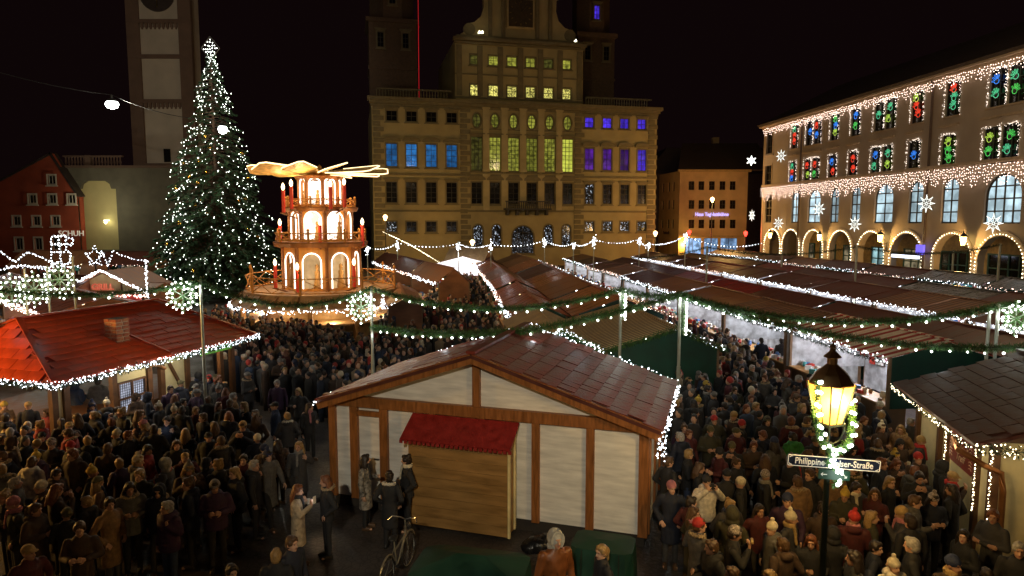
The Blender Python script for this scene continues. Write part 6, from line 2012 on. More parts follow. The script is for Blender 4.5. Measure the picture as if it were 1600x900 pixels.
BACKA = lambda s: A((s * .27, -.12, 1.16), (s * .26, -.02, .92), (0, .2, -1), (-s, 0, 0), .4)
FWDA = lambda s: A((s * .26, .06, 1.16), (s * .22, .24, 1.0), (0, .7, -.6), (-s, 0, 0), .4)
ST = lambda s: ((s * .095, .015, .50), (s * .10, 0, .09))
STW = lambda s: ((s * .10, .15 if s > 0 else -.02, .51), (s * .10, .20 if s > 0 else -.26, .09 if s > 0 else .13))
POSES = {
    'still': (DOWN, DOWN, ST, 0, 0), 'pockets': (POCK, POCK, ST, .35, -.05), 'pocketsl': (POCK, POCK, ST, -.5, -.05), 'cup': (POCK, CUPA, ST, -.25, -.1),
    'bothcup': (CUPA, CUPA, ST, .15, -.2), 'phone': (STRAP, PHONE, ST, -.25, -.12), 'crossed': (CROSS, CROSS, ST, .5, 0), 'walk': (FWDA, BACKA, STW, 0, 0),
    'eat': (MOUTH, MOUTH, ST, .1, -.3), 'camera': (EYEC, EYEC, ST, 0, 0), 'strap': (STRAP, DOWN, ST, -.45, .05), 'talk': (CUPA, DOWN, ST, .6, .05)}
SH = lambda s: Vector((s * .185, -.01, 1.41))
def body_mesh(pn, vox):
    P = POSES[pn]
    b = MB()
    hr = headrot(P[3], P[4])
    loft_mb(b, [(.86, .12, .09, 0, 0), (.95, .155, .11, 0, 0), (1.08, .13, .095, 0, 0), (1.25, .155, .11, 0, 0), (1.38, .17, .10, 0, 0), (1.45, .10, .07, 0, 0)], 12)
    cap_mb(b, (0, -.005, 1.42), (0, .005, 1.54), .058, .054)
    def hp(p): return HEAD + hr @ Vector(p)
    ell_mb(b, hp((0, -.012, .022)), (.077, .098, .103), rot=hr)
    ell_mb(b, hp((0, .028, -.045)), (.058, .066, .078), rot=hr)
    ell_mb(b, hp((0, .066, -.092)), (.026, .024, .02), 8, 6, hr)
    cap_mb(b, hp((0, .086, .018)), hp((0, .108, -.024)), .010, .016, 8)
    cap_mb(b, hp((-.035, .083, .038)), hp((.035, .083, .038)), .012, .012, 6)
    for s in (-1, 1):
        ell_mb(b, hp((s * .079, -.01, -.008)), (.010, .019, .031), 8, 6, hr)
        el, wr, d, n, c = P[0 if s < 0 else 1](s)
        cap_mb(b, SH(s), el, .055, .043); cap_mb(b, el, wr, .042, .029)
        hand_mb(b, wr, d, n, c, s)
        kn, an = P[2](s)
        cap_mb(b, (s * .09, 0, .90), kn, .082, .055); cap_mb(b, kn, an, .052, .036)
        a = Vector(an)
        cap_mb(b, (a.x, a.y - .03, max(.045, a.z - .05)), (a.x * 1.15, a.y + .15, .04), .038, .032, 8)
    paint = []
    for s in (-1, 1): paint.append((tuple(hp((s * .030, .088, .014))), (.015, .015, .010), 1))
    paint.append((tuple(hp((0, .092, -.058))), (.024, .02, .009), 2))
    return fuse(b, 'person_body', vox, [SKIN[0], M_EYE, M_LIP], 2, paint)
def coat_mesh(pn, kind, vox):
    P = POSES[pn]
    b = MB()
    t = {'jacket': 0, 'long': 0, 'puffy': .025, 'hooded': .012}[kind]
    hem = {'jacket': .80, 'long': .50, 'puffy': .82, 'hooded': .76}[kind]
    rings = []
    z = hem
    fl = .19 if kind == 'long' else .178
    prof = [(hem, fl, .150), (.95, .178, .135), (1.08, .165, .125), (1.25, .185, .135), (1.36, .205, .128), (1.43, .18, .105), (1.49, .10, .085), (1.53, .085, .08)]
    zs_ = np.arange(hem, 1.53, .022)
    px_ = [p[0] for p in prof]
    for q in zs_:
        rx = np.interp(q, px_, [p[1] for p in prof]) + t; ry = np.interp(q, px_, [p[2] for p in prof]) + t
        if kind == 'puffy': k = .012 * abs(math.sin((q - hem) * PI / .09)); rx += k; ry += k
        rings.append((q, rx, ry, 0, 0))
    loft_mb(b, rings, 18)
    for s in (-1, 1):
        el, wr, d, n, c = P[0 if s < 0 else 1](s)
        cap_mb(b, SH(s) - Vector((0, 0, .01)), el, .078 + t * .6, .064 + t * .5); cap_mb(b, el, wr - (wr - el).normalized() * .02, .062 + t * .5, .048 + t * .4)
    if kind in ('hooded', 'puffy'):
        ell_mb(b, (0, -.10, 1.47), (.13, .075, .075)); ell_mb(b, (0, -.05, 1.50), (.115, .10, .045))
    else:
        ell_mb(b, (0, 0, 1.50), (.088, .085, .035))
    # open front edge and pocket flaps as relief
    cap_mb(b, (0.012, .13 + t, hem + .06), (0.012, .135 + t, 1.2), .012, .012, 6)
    return fuse(b, 'coat', vox, [COATC['black']], 3, noise=.0016)
def legs_mesh(pn, vox):
    P = POSES[pn]; b = MB()
    loft_mb(b, [(.84, .13, .10, 0, 0), (.92, .155, .12, 0, 0), (.99, .14, .11, 0, 0)], 12)
    for s in (-1, 1):
        kn, an = P[2](s)
        cap_mb(b, (s * .088, 0, .88), kn, .094, .068); cap_mb(b, kn, an, .066, .055)
    return fuse(b, 'trousers', vox, [TROU[1]], 3, noise=.0012)
def shoes_mesh(pn, vox):
    P = POSES[pn]; b = MB()
    for s in (-1, 1):
        a = Vector(P[2](s)[1])
        z = max(.05, a.z - .04)
        ell_mb(b, (a.x, a.y + .06, z - .005), (.05, .14, .045), 12, 8); cap_mb(b, (a.x, a.y - .01, z + .01), (a.x, a.y, z + .08), .05, .048, 8)
        b.box((a.x, a.y + .055, z - .04), (.085, .25, .022))
    return fuse(b, 'shoes', vox, [SHOE[0]], 1)
def head_mesh(kind):
    b = MB(); nz = .004; vox = .013
    if kind in ('short', 'long', 'pony', 'bun'):
        ell_mb(b, (0, -.022, .040), (.088, .102, .100)); ell_mb(b, (0, -.045, -.015), (.083, .078, .085))
        ell_mb(b, (0, .045, .100), (.062, .050, .036))
        for s in (-1, 1): ell_mb(b, (s * .074, .012, .035), (.020, .048, .05))
    if kind == 'long':
        for k in range(9):
            a = -PI * .05 - PI * .9 * k / 8
            x, y = .078 * math.cos(a), -.01 + .085 * math.sin(a)
            cap_mb(b, (x, y, .02), (x * 1.35, y * 1.15 - .01, -.12), .030, .032, 7); cap_mb(b, (x * 1.35, y * 1.15 - .01, -.12), (x * 1.45 + .008 * math.sin(k * 2.3), y * 1.15 - .015, -.25 - .03 * math.sin(k * 1.7)), .032, .018, 7)
    if kind == 'pony':
        cap_mb(b, (0, -.12, .05), (0, -.15, -.02), .03, .04); cap_mb(b, (0, -.15, -.02), (.01, -.14, -.24), .04, .015)
    if kind == 'bun': ell_mb(b, (0, -.075, .125), (.045, .045, .04)); nz = .006
    if kind in ('beanie', 'bobble'):
        nz = .0018
        ell_mb(b, (0, -.018, .055), (.093, .108, .105)); 
        vs = [(.02 + .0 * k, .094, .107, 0, -.018) for k in range(1)]
        loft_mb(b, [(.028, .094, .110, 0, -.016), (.075, .098, .114, 0, -.018)], 16)
        if kind == 'bobble': ell_mb(b, (0, -.03, .185), (.042, .042, .038))
    if kind == 'cap':
        nz = 0; ell_mb(b, (0, -.015, .052), (.092, .108, .085)); ell_mb(b, (0, .10, .055), (.065, .065, .010), rot=rotm(-.15))
    if kind == 'hood':
        nz = .002; ell_mb(b, (0, -.035, .025), (.118, .125, .142)); ell_mb(b, (0, -.05, -.10), (.12, .10, .09))
        for k in range(13):
            a0, a1 = PI * (-.30 + 1.6 * k / 13), PI * (-.30 + 1.6 * (k + 1) / 13)
            cap_mb(b, (.100 * math.cos(a0), .055, .015 + .128 * math.sin(a0)), (.100 * math.cos(a1), .055, .015 + .128 * math.sin(a1)), .016, .016, 6)
    if kind == 'scarf':
        nz = .003
        for r in range(2):
            for k in range(12):
                a0, a1 = 2 * PI * k / 12, 2 * PI * (k + 1) / 12
                cap_mb(b, (.085 * math.cos(a0), .085 * math.sin(a0) - .01, 1.49 + r * .035), (.085 * math.cos(a1), .085 * math.sin(a1) - .01, 1.49 + r * .035), .034, .034, 6)
        cap_mb(b, (.05, .10, 1.48), (.06, .155, 1.20), .035, .03, 6)
    if kind == 'fur':
        nz = .009
        for k in range(14):
            a0, a1 = 2 * PI * k / 14, 2 * PI * (k + 1) / 14
            r0 = .125; 
            cap_mb(b, (r0 * math.cos(a0), r0 * .85 * math.sin(a0) - .03, 1.485 - .02 * math.sin(a0)), (r0 * math.cos(a1), r0 * .85 * math.sin(a1) - .03, 1.485 - .02 * math.sin(a1)), .038, .038, 6)
    return fuse(b, {'scarf': 'scarf', 'fur': 'fur_collar', 'hood': 'hood', 'cap': 'cap', 'beanie': 'knit_hat', 'bobble': 'knit_hat'}.get(kind, 'hair'), vox, [HAIRC['brown']], 2, noise=nz)
def item_mesh(kind):
    b = MB()
    if kind == 'cup': b.lathe([(.030, -.045), (.040, .05), (.036, .05), (.03, .03)], 12)
    if kind == 'phone': b.box((0, 0, 0), (.075, .012, .145)).box((0, .007, 0), (.066, .002, .13), mi=1)
    if kind == 'camera': b.box((0, 0, 0), (.13, .06, .085)).lathe([(.035, 0), (.035, .08)], 10, (0, 0, 0)); 
    if kind == 'bread': cap_mb(b, (-.07, 0, 0), (.07, 0, 0), .028, .024, 8)
    if kind == 'bag': b.box((0, 0, 0), (.32, .12, .26)).tube([(-.12, 0, .12), (-.1, 0, .30), (.1, 0, .30), (.12, 0, .12)], .012, 5)
    if kind == 'pack':
        ell_mb(b, (0, 0, 0), (.15, .10, .22), 12, 8); ell_mb(b, (0, -.08, -.06), (.11, .05, .10), 10, 6)
    return b.mesh({'bread': 'bread_roll', 'bag': 'handbag', 'pack': 'backpack'}.get(kind, kind), [M_CUP, bulb('phone_screen', (.8, .9, 1), 4)], smooth=kind in ('bread', 'pack'))

def setm(o, m, slot=0):
    o.material_slots[slot].link = 'OBJECT'
    o.material_slots[slot].material = m

NP = [0]
def person(x, y, face, label, pose='still', coat='jacket', cc='black', head='short', hc='brown', tc=1, hgt=1.75, near=True, extra=(), group='visitors in the crowd', z=0.0, skin=None):
    """face: degrees, 0 looks away from the camera, 180 towards it, 90 to the left of the picture"""
    q = 'n' if near else 'f'
    vb, vc = (.0095, .018) if near else (.019, .03)
    o = put('person', cached(('body', pose, q), lambda: body_mesh(pose, vb)), None, (x, y, z), (0, 0, math.radians(face)))
    k = hgt / 1.75
    o.scale = (k, k, k)
    tag(o, label, 'person', group)
    setm(o, SKIN[NP[0] % 2 if skin is None else skin]); NP[0] += 1
    c = put('coat', cached(('coat', pose, coat, q), lambda: coat_mesh(pose, coat, vc)), o); setm(c, COATC[cc])
    st = 'w' if POSES[pose][2] is STW else 's'
    t = put('trousers', cached(('legs', st, q), lambda: legs_mesh(pose, .018 if near else .03)), o); setm(t, TROU[tc])
    s = put('shoes', cached(('shoes', st, q), lambda: shoes_mesh(pose, .015)), o); setm(s, SHOE[NP[0] % 2])
    hr = headrot(POSES[pose][3], POSES[pose][4]).to_euler()
    def headgear(kd, m):
        g_ = put({'beanie': 'knit_hat', 'bobble': 'knit_hat', 'cap': 'cap', 'hood': 'hood'}.get(kd, 'hair'), cached(('head', kd), lambda: head_mesh(kd)), o, tuple(HEAD), hr)
        setm(g_, m); return g_
    parts = head.split('+')
    for kd in parts:
        if kd == 'bald': continue
        if kd in ('beanie', 'bobble', 'cap'): headgear(kd, HATC[hc.split('/')[0]])
        elif kd == 'hood': headgear(kd, HATC['grey2'] if hc == 'grey' else COATC.get(hc.split('/')[0], COATC[cc]))
        else:
            hcol = hc.split('/')[-1]
            headgear(kd, HAIRC[hcol if hcol in HAIRC else 'brown'])
    R_ = POSES[pose][1](1)
    hw_ = R_[1] + Vector(R_[2]).normalized() * .10
    for e in extra:
        if e.startswith('scarf:'):
            g_ = put('scarf', cached('scarf', lambda: head_mesh('scarf')), o); setm(g_, HATC.get(e[6:], HATC['cream']))
        elif e == 'fur': g_ = put('fur_collar', cached('fur', lambda: head_mesh('fur')), o); setm(g_, M_FUR)
        elif e == 'furwhite': g_ = put('fur_collar', cached('fur', lambda: head_mesh('fur')), o); setm(g_, COATC['cream'])
        elif e == 'bag': g_ = put('handbag', cached(('it', 'bag'), lambda: item_mesh('bag')), o, (.27, .05, .80)); setm(g_, COATC['black'])
        elif e == 'pack': g_ = put('backpack', cached(('it', 'pack'), lambda: item_mesh('pack')), o, (0, -.22, 1.22)); setm(g_, COATC['navy'])
        elif e == 'camera':
            w = tag(put('camera', cached(('it', 'camera'), lambda: item_mesh('camera')), None, (0, 0, 0)), 'black camera held up to the face of the woman in the white jacket', 'camera')
            setm(w, COATC['black']); M_ = Matrix.Rotation(math.radians(face), 3, 'Z')
            p_ = M_ @ (Vector((0, .25, 1.60)) * k); w.location = (x + p_.x, y + p_.y, p_.z); w.rotation_euler = (0, 0, math.radians(face))
        else:
            kd, lb = e.split(':', 1)
            w = put({'bread': 'bread_roll'}.get(kd, kd), cached(('it', kd), lambda: item_mesh(kd)), None)
            M_ = Matrix.Rotation(math.radians(face), 3, 'Z')
            off = Vector((-.02, .035, .01)) if kd != 'bread' else Vector((-.05, .03, .02))
            p_ = M_ @ ((hw_ + off) * k); w.location = (x + p_.x, y + p_.y, p_.z + z)
            w.rotation_euler = (0, 0, math.radians(face + (150 if kd == 'phone' else 0)))
            if kd == 'bread': setm(w, HATC['tan'])
            tag(w, lb, kd if kd != 'bread' else 'bread roll')
            if kd == 'phone': lamp(w, (0, .12, 0), .35, (.8, .9, 1), .04)
    return o

PLACED = []
def at_head(px, py_, hgt): return gp(px, py_, hgt - .12)
def pp(px, py_, face, label, **kw):
    h = kw.get('hgt', 1.75)
    P = at_head(px, py_, h)
    PLACED.append((P.x, P.y))
    return person(P.x, P.y, face, label, near=P.y < 24, **kw)
G1, G2 = 'visitors in the right lane', 'visitors on the left of the timbered hut'
pp(1104, 752, 190, 'woman in a white jacket and black knit hat holding a camera to her face', pose='camera', coat='puffy', cc='cream', head='beanie', hc='black', hgt=1.72, extra=('camera', 'bag'), group=G1)
pp(1146, 833, 255, 'man in dark patterned knit hat biting into a bread roll', pose='eat', cc='black', head='beanie+short', hc='patterned/dark', hgt=1.78, extra=('bread:pale bread roll in the hands of the man with the patterned hat',), group=G1)
pp(1207, 826, 95, 'person in cream bobble hat and light grey coat seen from the side', pose='pockets', coat='hooded', cc='grey', head='bobble', hc='cream', hgt=1.66, group=G1)
pp(1224, 852, 20, 'person with brown hair and brown hooded parka, nearest below the street signs', pose='pockets', coat='hooded', cc='dark brown', head='short', hc='brown', hgt=1.7, group=G1)
pp(1247, 753, 10, 'person in brown quilted puffer coat with fur hood, seen from behind', pose='still', coat='puffy', cc='tan', head='short', hc='brown', extra=('fur',), hgt=1.74, group=G1)
pp(1195, 743, 265, 'person in grey patterned knit hat and black coat facing right with a scarf', pose='talk', cc='black', head='beanie', hc='patterned', extra=('scarf:grey',), hgt=1.7, group=G1)
pp(1158, 755, 60, 'person in cream knit hat with back turned, black coat, before the camera woman', pose='cup', cc='black', head='beanie', hc='cream', hgt=1.66, group=G1)
pp(1136, 742, 5, 'man in dark flat hair and black coat beside the cream knit hat', pose='still', cc='black', head='cap', hc='black', hgt=1.74, group=G1)
pp(1044, 722, 300, 'woman in long black coat leaning by the right corner of the timbered hut', pose='cup', coat='long', cc='black', head='short', hc='brown', hgt=1.72, group=G1)
pp(1092, 731, 250, 'woman with long brown hair turned right behind the camera woman', pose='bothcup', cc='black', head='long', hc='brown', hgt=1.68, group=G1)
pp(1177, 697, 185, 'brown haired youth in dark brown coat facing the camera with a cup', pose='cup', coat='hooded', cc='dark brown', head='short', hc='auburn', hgt=1.7, extra=('cup:white cup held by the brown haired youth facing the camera',), group=G1)
pp(1239, 683, 15, 'person in a bright green jacket seen from behind, left of the lantern garland', pose='pockets', coat='puffy', cc='green', head='short', hc='dark', hgt=1.7, group=G1)
pp(1116, 656, 170, 'person in a red knit hat with olive coat, left of two red hats', pose='pockets', coat='hooded', cc='olive', head='beanie', hc='red', hgt=1.68, group=G1)
pp(1159, 663, 250, 'person in a red knit hat and black coat, right of two red hats', pose='talk', cc='black', head='beanie', hc='red', hgt=1.66, group=G1)
pp(1136, 664, 185, 'child in dark hat between the two red knit hats', pose='bothcup', cc='navy', head='beanie', hc='grey', hgt=1.4, group=G1)
pp(1110, 673, 175, 'person in olive cap and olive green coat facing the camera', pose='bothcup', coat='hooded', cc='olive', head='beanie', hc='olive', hgt=1.74, group=G1)
pp(1063, 683, 30, 'grey haired man in a navy jacket with his back to the camera', pose='pockets', coat='puffy', cc='navy', head='short', hc='grey', hgt=1.76, group=G1)
pp(1076, 678, 200, 'woman peering over the shoulder of the grey haired man in navy', pose='still', cc='maroon', head='short', hc='auburn', hgt=1.66, group=G1)
pp(1147, 650, 120, 'person in tan knit hat above the red hats, brown fur trimmed coat', pose='cup', coat='hooded', cc='dark brown', head='beanie', hc='tan', extra=('fur',), hgt=1.7, group=G1)
pp(1085, 645, 240, 'person in black knit hat looking right, brown jacket', pose='pockets', cc='dark brown', head='beanie', hc='black', hgt=1.72, group=G1)
pp(1148, 610, 180, 'person in brown coat with fur hood ring, left of two fur hoods', pose='bothcup', coat='puffy', cc='olive', head='short', hc='brown', extra=('fur',), hgt=1.68, group=G1)
pp(1179, 607, 175, 'woman in black knit hat with fur hood ring, right of two fur hoods', pose='pockets', coat='puffy', cc='black', head='beanie', hc='black', extra=('fur',), hgt=1.68, group=G1)
pp(1159, 576, 180, 'young dark haired man in black jacket facing the camera by the lane mouth', pose='still', cc='black', head='short', hc='dark', hgt=1.8, group=G1)
pp(1175, 575, 190, 'grey haired person in olive jacket beside the young dark haired man', pose='pockets', cc='olive', head='short', hc='grey', hgt=1.72, group=G1)
pp(1122, 567, 240, 'tall short haired man in black with light scarf near the green tarp', pose='crossed', cc='black', head='short', hc='dark', extra=('scarf:cream',), hgt=1.85, group=G1)
pp(1105, 608, 250, 'man in black jacket with white stripe of scarf, looking right', pose='still', cc='black', head='short', hc='dark', extra=('scarf:grey',), hgt=1.76, group=G1)
pp(1190, 532, 10, 'tall man in dark jacket and light blue jeans walking up the clothes lane', pose='walk', cc='navy', head='short', hc='dark', tc=5, hgt=1.82, group=G1)
pp(1221, 533, 350, 'man in dark grey jacket and light blue jeans seen from behind in the lane', pose='still', cc='charcoal', head='short', hc='dark', tc=5, hgt=1.78, group=G1)
pp(1266, 741, 115, 'man in profile with short brown hair directly under the arrow sign', pose='still', cc='black', head='short', hc='brown', hgt=1.78, group=G1)
pp(1458, 780, 175, 'woman with striped bobble hat and glasses facing the camera', pose='bothcup', cc='navy', head='bobble+long', hc='patterned/dark', hgt=1.66, group=G1)
pp(1428, 783, 250, 'man with short brown hair and grey hood leaning towards the bobble hat woman', pose='cup', coat='hooded', cc='grey', head='short', hc='brown', hgt=1.78, group=G1)
pp(1436, 745, 160, 'dark haired man in black looking down behind the grey hooded man', pose='eat', cc='black', head='short', hc='dark', hgt=1.8, group=G1)
pp(1337, 762, 190, 'dark haired woman laughing with a light scarf right of the lantern pole', pose='bothcup', cc='charcoal', head='long', hc='dark', extra=('scarf:cream',), hgt=1.68, group=G1)
pp(1320, 774, 160, 'person in mustard bobble hat and olive coat right of the lantern pole', pose='cup', coat='hooded', cc='olive', head='bobble', hc='mustard', hgt=1.66, group=G1)
pp(1361, 808, 265, 'woman with long fair hair in dark green coat facing right', pose='strap', coat='long', cc='olive', head='long', hc='blond', hgt=1.68, group=G1)
pp(1368, 772, 120, 'woman with chin length dark hair talking left', pose='talk', cc='maroon', head='long', hc='brown', hgt=1.66, group=G1)
pp(1377, 668, 200, 'woman in cream bobble hat with light pompom near the lit counter', pose='cup', cc='dark brown', head='bobble+long', hc='cream/brown', hgt=1.68, group=G1)
pp(1375, 634, 20, 'person in a cream knit hat seen from behind before the cream hut roof', pose='pockets', cc='charcoal', head='beanie', hc='cream', hgt=1.7, group=G1)
pp(1350, 657, 185, 'woman with long auburn hair looking down at the lane middle', pose='bothcup', cc='black', head='long', hc='auburn', hgt=1.68, group=G1)
pp(1408, 671, 120, 'person with tousled fair hair and fur collar beside the cream hut', pose='pockets', coat='hooded', cc='tan', head='long', hc='blond', extra=('fur',), hgt=1.68, group=G1)
pp(1438, 689, 240, 'person in a tan ribbed hat and red scarf beside the cream hut wall', pose='pockets', cc='charcoal', head='beanie', hc='tan', extra=('scarf:red',), hgt=1.7, group=G1)
pp(1406, 694, 190, 'woman in black hat holding a light cup before the cream hut', pose='cup', cc='dark brown', head='beanie+long', hc='black/dark', extra=('cup:light cup held by the woman in the black hat before the cream hut',), hgt=1.66, group=G1)
pp(1331, 702, 185, 'person in dark hood right of the garland end, face lit from below', pose='bothcup', cc='black', head='hood', hc='black', hgt=1.72, group=G1)
pp(1424, 815, 10, 'broad man in a black coat seen from behind at the lower right', pose='still', coat='long', cc='black', head='short', hc='dark', hgt=1.85, group=G1)
pp(1507, 838, 100, 'dark haired woman gesturing at the lower right, black coat', pose='talk', cc='black', head='long', hc='dark', hgt=1.66, group=G1)
pp(1553, 806, 110, 'short haired bearded man before the drainpipe of the cream hut', pose='crossed', cc='charcoal', head='short', hc='auburn', hgt=1.78, group=G1)
pp(1396, 884, 190, 'person in white fleece hat at the bottom edge right of the lantern pole', pose='still', coat='hooded', cc='cream', head='bobble', hc='cream', hgt=1.62, group=G1)
pp(1489, 766, 30, 'woman with very long dark hair standing against the cream hut wall', pose='pockets', coat='long', cc='black', head='long', hc='dark', hgt=1.7, group=G1)
pp(1302, 835, 330, 'woman in dark hood seen from behind at the foot of the lantern pole', pose='pockets', cc='black', head='hood', hc='black', hgt=1.66, group=G1)
pp(1592, 858, 150, 'man in black at the right bottom corner with grey hair', pose='still', cc='black', head='short', hc='grey', hgt=1.78, group=G1)
# left of the hut
pp(464, 766, 275, 'woman in a long cream coat looking at her glowing phone', pose='phone', coat='long', cc='beige', head='long', hc='auburn', tc=1, hgt=1.70, extra=('phone:glowing phone in the hand of the woman in the long cream coat', 'scarf:black'), group=G2)
pp(510, 751, 120, 'woman with auburn hair in black jacket holding a cup beside the phone user', pose='cup', coat='jacket', cc='black', head='long', hc='auburn', hgt=1.72, extra=('cup:white cup held by the woman beside the phone user', 'fur'), group=G2)
pp(570, 718, 265, 'woman with curly dark hair in a leopard print coat by the white door', pose='talk', coat='long', cc='leopard', head='long', hc='dark', tc=1, hgt=1.7, extra=('scarf:black',), group=G2)
pp(608, 745, 350, 'person in black coat with pale fur collar seen from behind at the door', pose='pockets', coat='long', cc='black', head='bun', hc='dark', hgt=1.66, extra=('furwhite',), group=G2)
pp(636, 719, 110, 'woman with glasses, hair bun and long pale scarf by the annex booth', pose='pocketsl', coat='jacket', cc='black', head='bun', hc='dark', hgt=1.72, extra=('scarf:cream',), group=G2)
pp(467, 697, 200, 'woman with straight fair hair and grey lapels left of the hut corner', pose='strap', coat='long', cc='charcoal', head='long', hc='blond', hgt=1.72, extra=('scarf:grey', 'bag'), group=G2)
pp(483, 636, 230, 'laughing dark haired woman near the left roof corner of the timbered hut', pose='talk', cc='black', head='long', hc='dark', hgt=1.68, extra=('scarf:pink',), group=G2)
pp(402, 686, 10, 'person in a round cream knit hat and navy coat seen from behind', pose='pockets', coat='long', cc='navy', head='beanie', hc='cream', hgt=1.66, group=G2)
pp(430, 634, 110, 'man in dark cap and blue jacket in profile', pose='still', cc='blue', head='cap', hc='black', hgt=1.76, group=G2)
pp(449, 651, 20, 'woman with pale hood down and short fair hair beside the cap wearer', pose='pockets', coat='hooded', cc='charcoal', head='short', hc='blond', hgt=1.66, extra=('furwhite',), group=G2)
pp(433, 599, 190, 'grey haired man with glasses and purple scarf in the middle crowd', pose='still', cc='purple', head='short', hc='grey', hgt=1.78, group=G2)
pp(466, 612, 185, 'fair haired woman in black with open collar near the hut roof corner', pose='cup', cc='black', head='long', hc='blond', hgt=1.68, group=G2)
pp(382, 634, 140, 'woman with long bright blond hair and white collar', pose='strap', cc='black', head='long', hc='blond', hgt=1.68, extra=('scarf:cream',), group=G2)
pp(359, 630, 10, 'tall short haired man in long black coat seen from behind beside the bright blonde', pose='still', coat='long', cc='black', head='short', hc='brown', hgt=1.82, group=G2)
pp(289, 677, 5, 'woman with long loose blond hair seen from behind in the left crowd', pose='pockets', cc='black', head='long', hc='blond', hgt=1.66, group=G2)
pp(399, 654, 15, 'woman with long brown hair seen from behind above the cream knit hat', pose='pockets', cc='dark brown', head='long', hc='brown', hgt=1.68, group=G2)
pp(455, 848, 240, 'brown haired man with light collar at the bottom left of centre', pose='still', cc='navy', head='short', hc='brown', hgt=1.76, group=G2)
pp(431, 870, 10, 'person with fair bobbed hair at the bottom left of centre, seen from behind', pose='still', cc='black', head='short', hc='blond', hgt=1.66, group=G2)
pp(362, 893, 220, 'dark haired person cut by the bottom edge left of the fair bob', pose='still', cc='maroon', head='short', hc='dark', hgt=1.7, group=G2)
pp(49, 722, 350, 'man in a thick pale cream jacket and jeans seen from behind at the far left', pose='pockets', coat='puffy', cc='cream', head='short', hc='brown', tc=0, hgt=1.8, group=G2)
pp(125, 825, 200, 'balding man in dark jacket looking down at the lower left', pose='bothcup', cc='dark brown', head='short', hc='brown', hgt=1.8, group=G2)
pp(44, 862, 240, 'man in brown cap at the lower left corner', pose='pockets', cc='maroon', head='cap', hc='tan', hgt=1.76, group=G2)
pp(44, 634, 20, 'person in tan cap and black jacket before the open counter at the far left', pose='still', cc='black', head='cap', hc='tan', hgt=1.76, group=G2)
pp(75, 645, 160, 'person in a red jacket with curly brown hair under the red roof corner', pose='cup', cc='red', head='long', hc='brown', hgt=1.68, group=G2)
pp(168, 701, 10, 'man in long brown coat with back turned in the left crowd', pose='still', coat='long', cc='dark brown', head='short', hc='brown', hgt=1.82, group=G2)
pp(174, 660, 20, 'auburn haired person in black before the grille window', pose='pockets', cc='black', head='short', hc='auburn', hgt=1.72, group=G2)
pp(200, 680, 250, 'man in black turning right with auburn hair in the left crowd', pose='talk', cc='black', head='short', hc='auburn', hgt=1.74, group=G2)
pp(240, 671, 20, 'short dark haired man in black, middle of the left crowd', pose='pockets', cc='black', head='short', hc='dark', hgt=1.76, group=G2)
pp(261, 657, 200, 'man in dark navy coat holding a faint blue phone', pose='phone', cc='navy', head='short', hc='dark', hgt=1.76, extra=('phone:small blue glowing phone held in the left crowd',), group=G2)
pp(272, 641, 10, 'person in cream bobble hat above the blue phone', pose='still', cc='grey', head='bobble', hc='cream', hgt=1.66, group=G2)
pp(6, 634, 250, 'person in mustard knit hat at the left edge', pose='cup', cc='tan', head='beanie', hc='mustard', hgt=1.7, group=G2)
pp(153, 596, 8, 'man in grey jacket and pale trousers at the counter under the red roof', pose='bothcup', coat='puffy', cc='grey', head='short', hc='dark', tc=4, hgt=1.82, group=G2)
pp(117, 600, 350, 'broad person in blue grey hooded jacket at the open counter', pose='bothcup', coat='puffy', cc='blue', head='hood', hc='blue', hgt=1.78, group=G2)
pp(266, 608, 230, 'dark haired man leaning by the brace of the red roofed hut', pose='still', cc='purple', head='short', hc='dark', hgt=1.76, group=G2)
pp(231, 620, 300, 'person in navy hood directly right of the grille window', pose='bothcup', cc='navy', head='hood', hc='navy', hgt=1.72, group=G2)
# in front of the hut
pp(868, 840, 200, 'man in a brown leather jacket with a pale grey hood over his head', pose='still', coat='jacket', cc='leather brown', head='hood', hc='grey', hgt=1.94, group='pair in front of the timbered hut')
pp(941, 862, 105, 'woman with a long blond ponytail and black top in front of the hut', pose='pockets', coat='jacket', cc='black', head='pony', hc='blond', hgt=1.68, group='pair in front of the timbered hut')

# the rest of the crowd
NAMED = list(PLACED)
def lane_ok(x, y):
    P = Vector((x, y, 0))
    v, u = P.dot(VV), P.dot(UV)
    # timbered hut
    d = Matrix.Rotation(-NH_RZ, 3, 'Z') @ (P - Vector((NH_O.x, NH_O.y, 0)))
    if -.5 < d.x < W + .45 and -.9 < d.y < DPT + .5: return False
    d = Matrix.Rotation(-LRZ, 3, 'Z') @ (P - Vector((C0.x, C0.y, 0)))
    if -.3 < d.x < LL + .2 and .35 < d.y < D_: return False
    d = Matrix.Rotation(-RRZ, 3, 'Z') @ (P - Vector((E0.x, E0.y, 0)))
    if -.2 < d.x < RL + .2 and -rw < d.y < -.1: return False
    if (x - PX) ** 2 + (y - PY) ** 2 < 5.1 ** 2: return False
    if 13.2 < v < 21.5 and u > 12: return False
    if 12.2 < v < 13.8 and 17 < u < 27: return False
    if 2.4 < v < 9.9 and 22.2 < u < 30.2: return False
    if 2.9 < v < 10.3 and u > 30: return False
    if (x - LP.x) ** 2 + (y - 9) ** 2 < .16: return False
    return True
def clear(x, y, r): return all((x - a) ** 2 + (y - c) ** 2 > r * r for a, c in PLACED)
def inpoly(x, y, P):
    c = False
    for i in range(len(P)):
        (x1, y1), (x2, y2) = P[i], P[i - 1]
        if (y1 > y) != (y2 > y) and x < (x2 - x1) * (y - y1) / (y2 - y1) + x1: c = not c
    return c
def gxy(px, py_): p = gp(px, py_, 1.6); return (p.x, p.y)
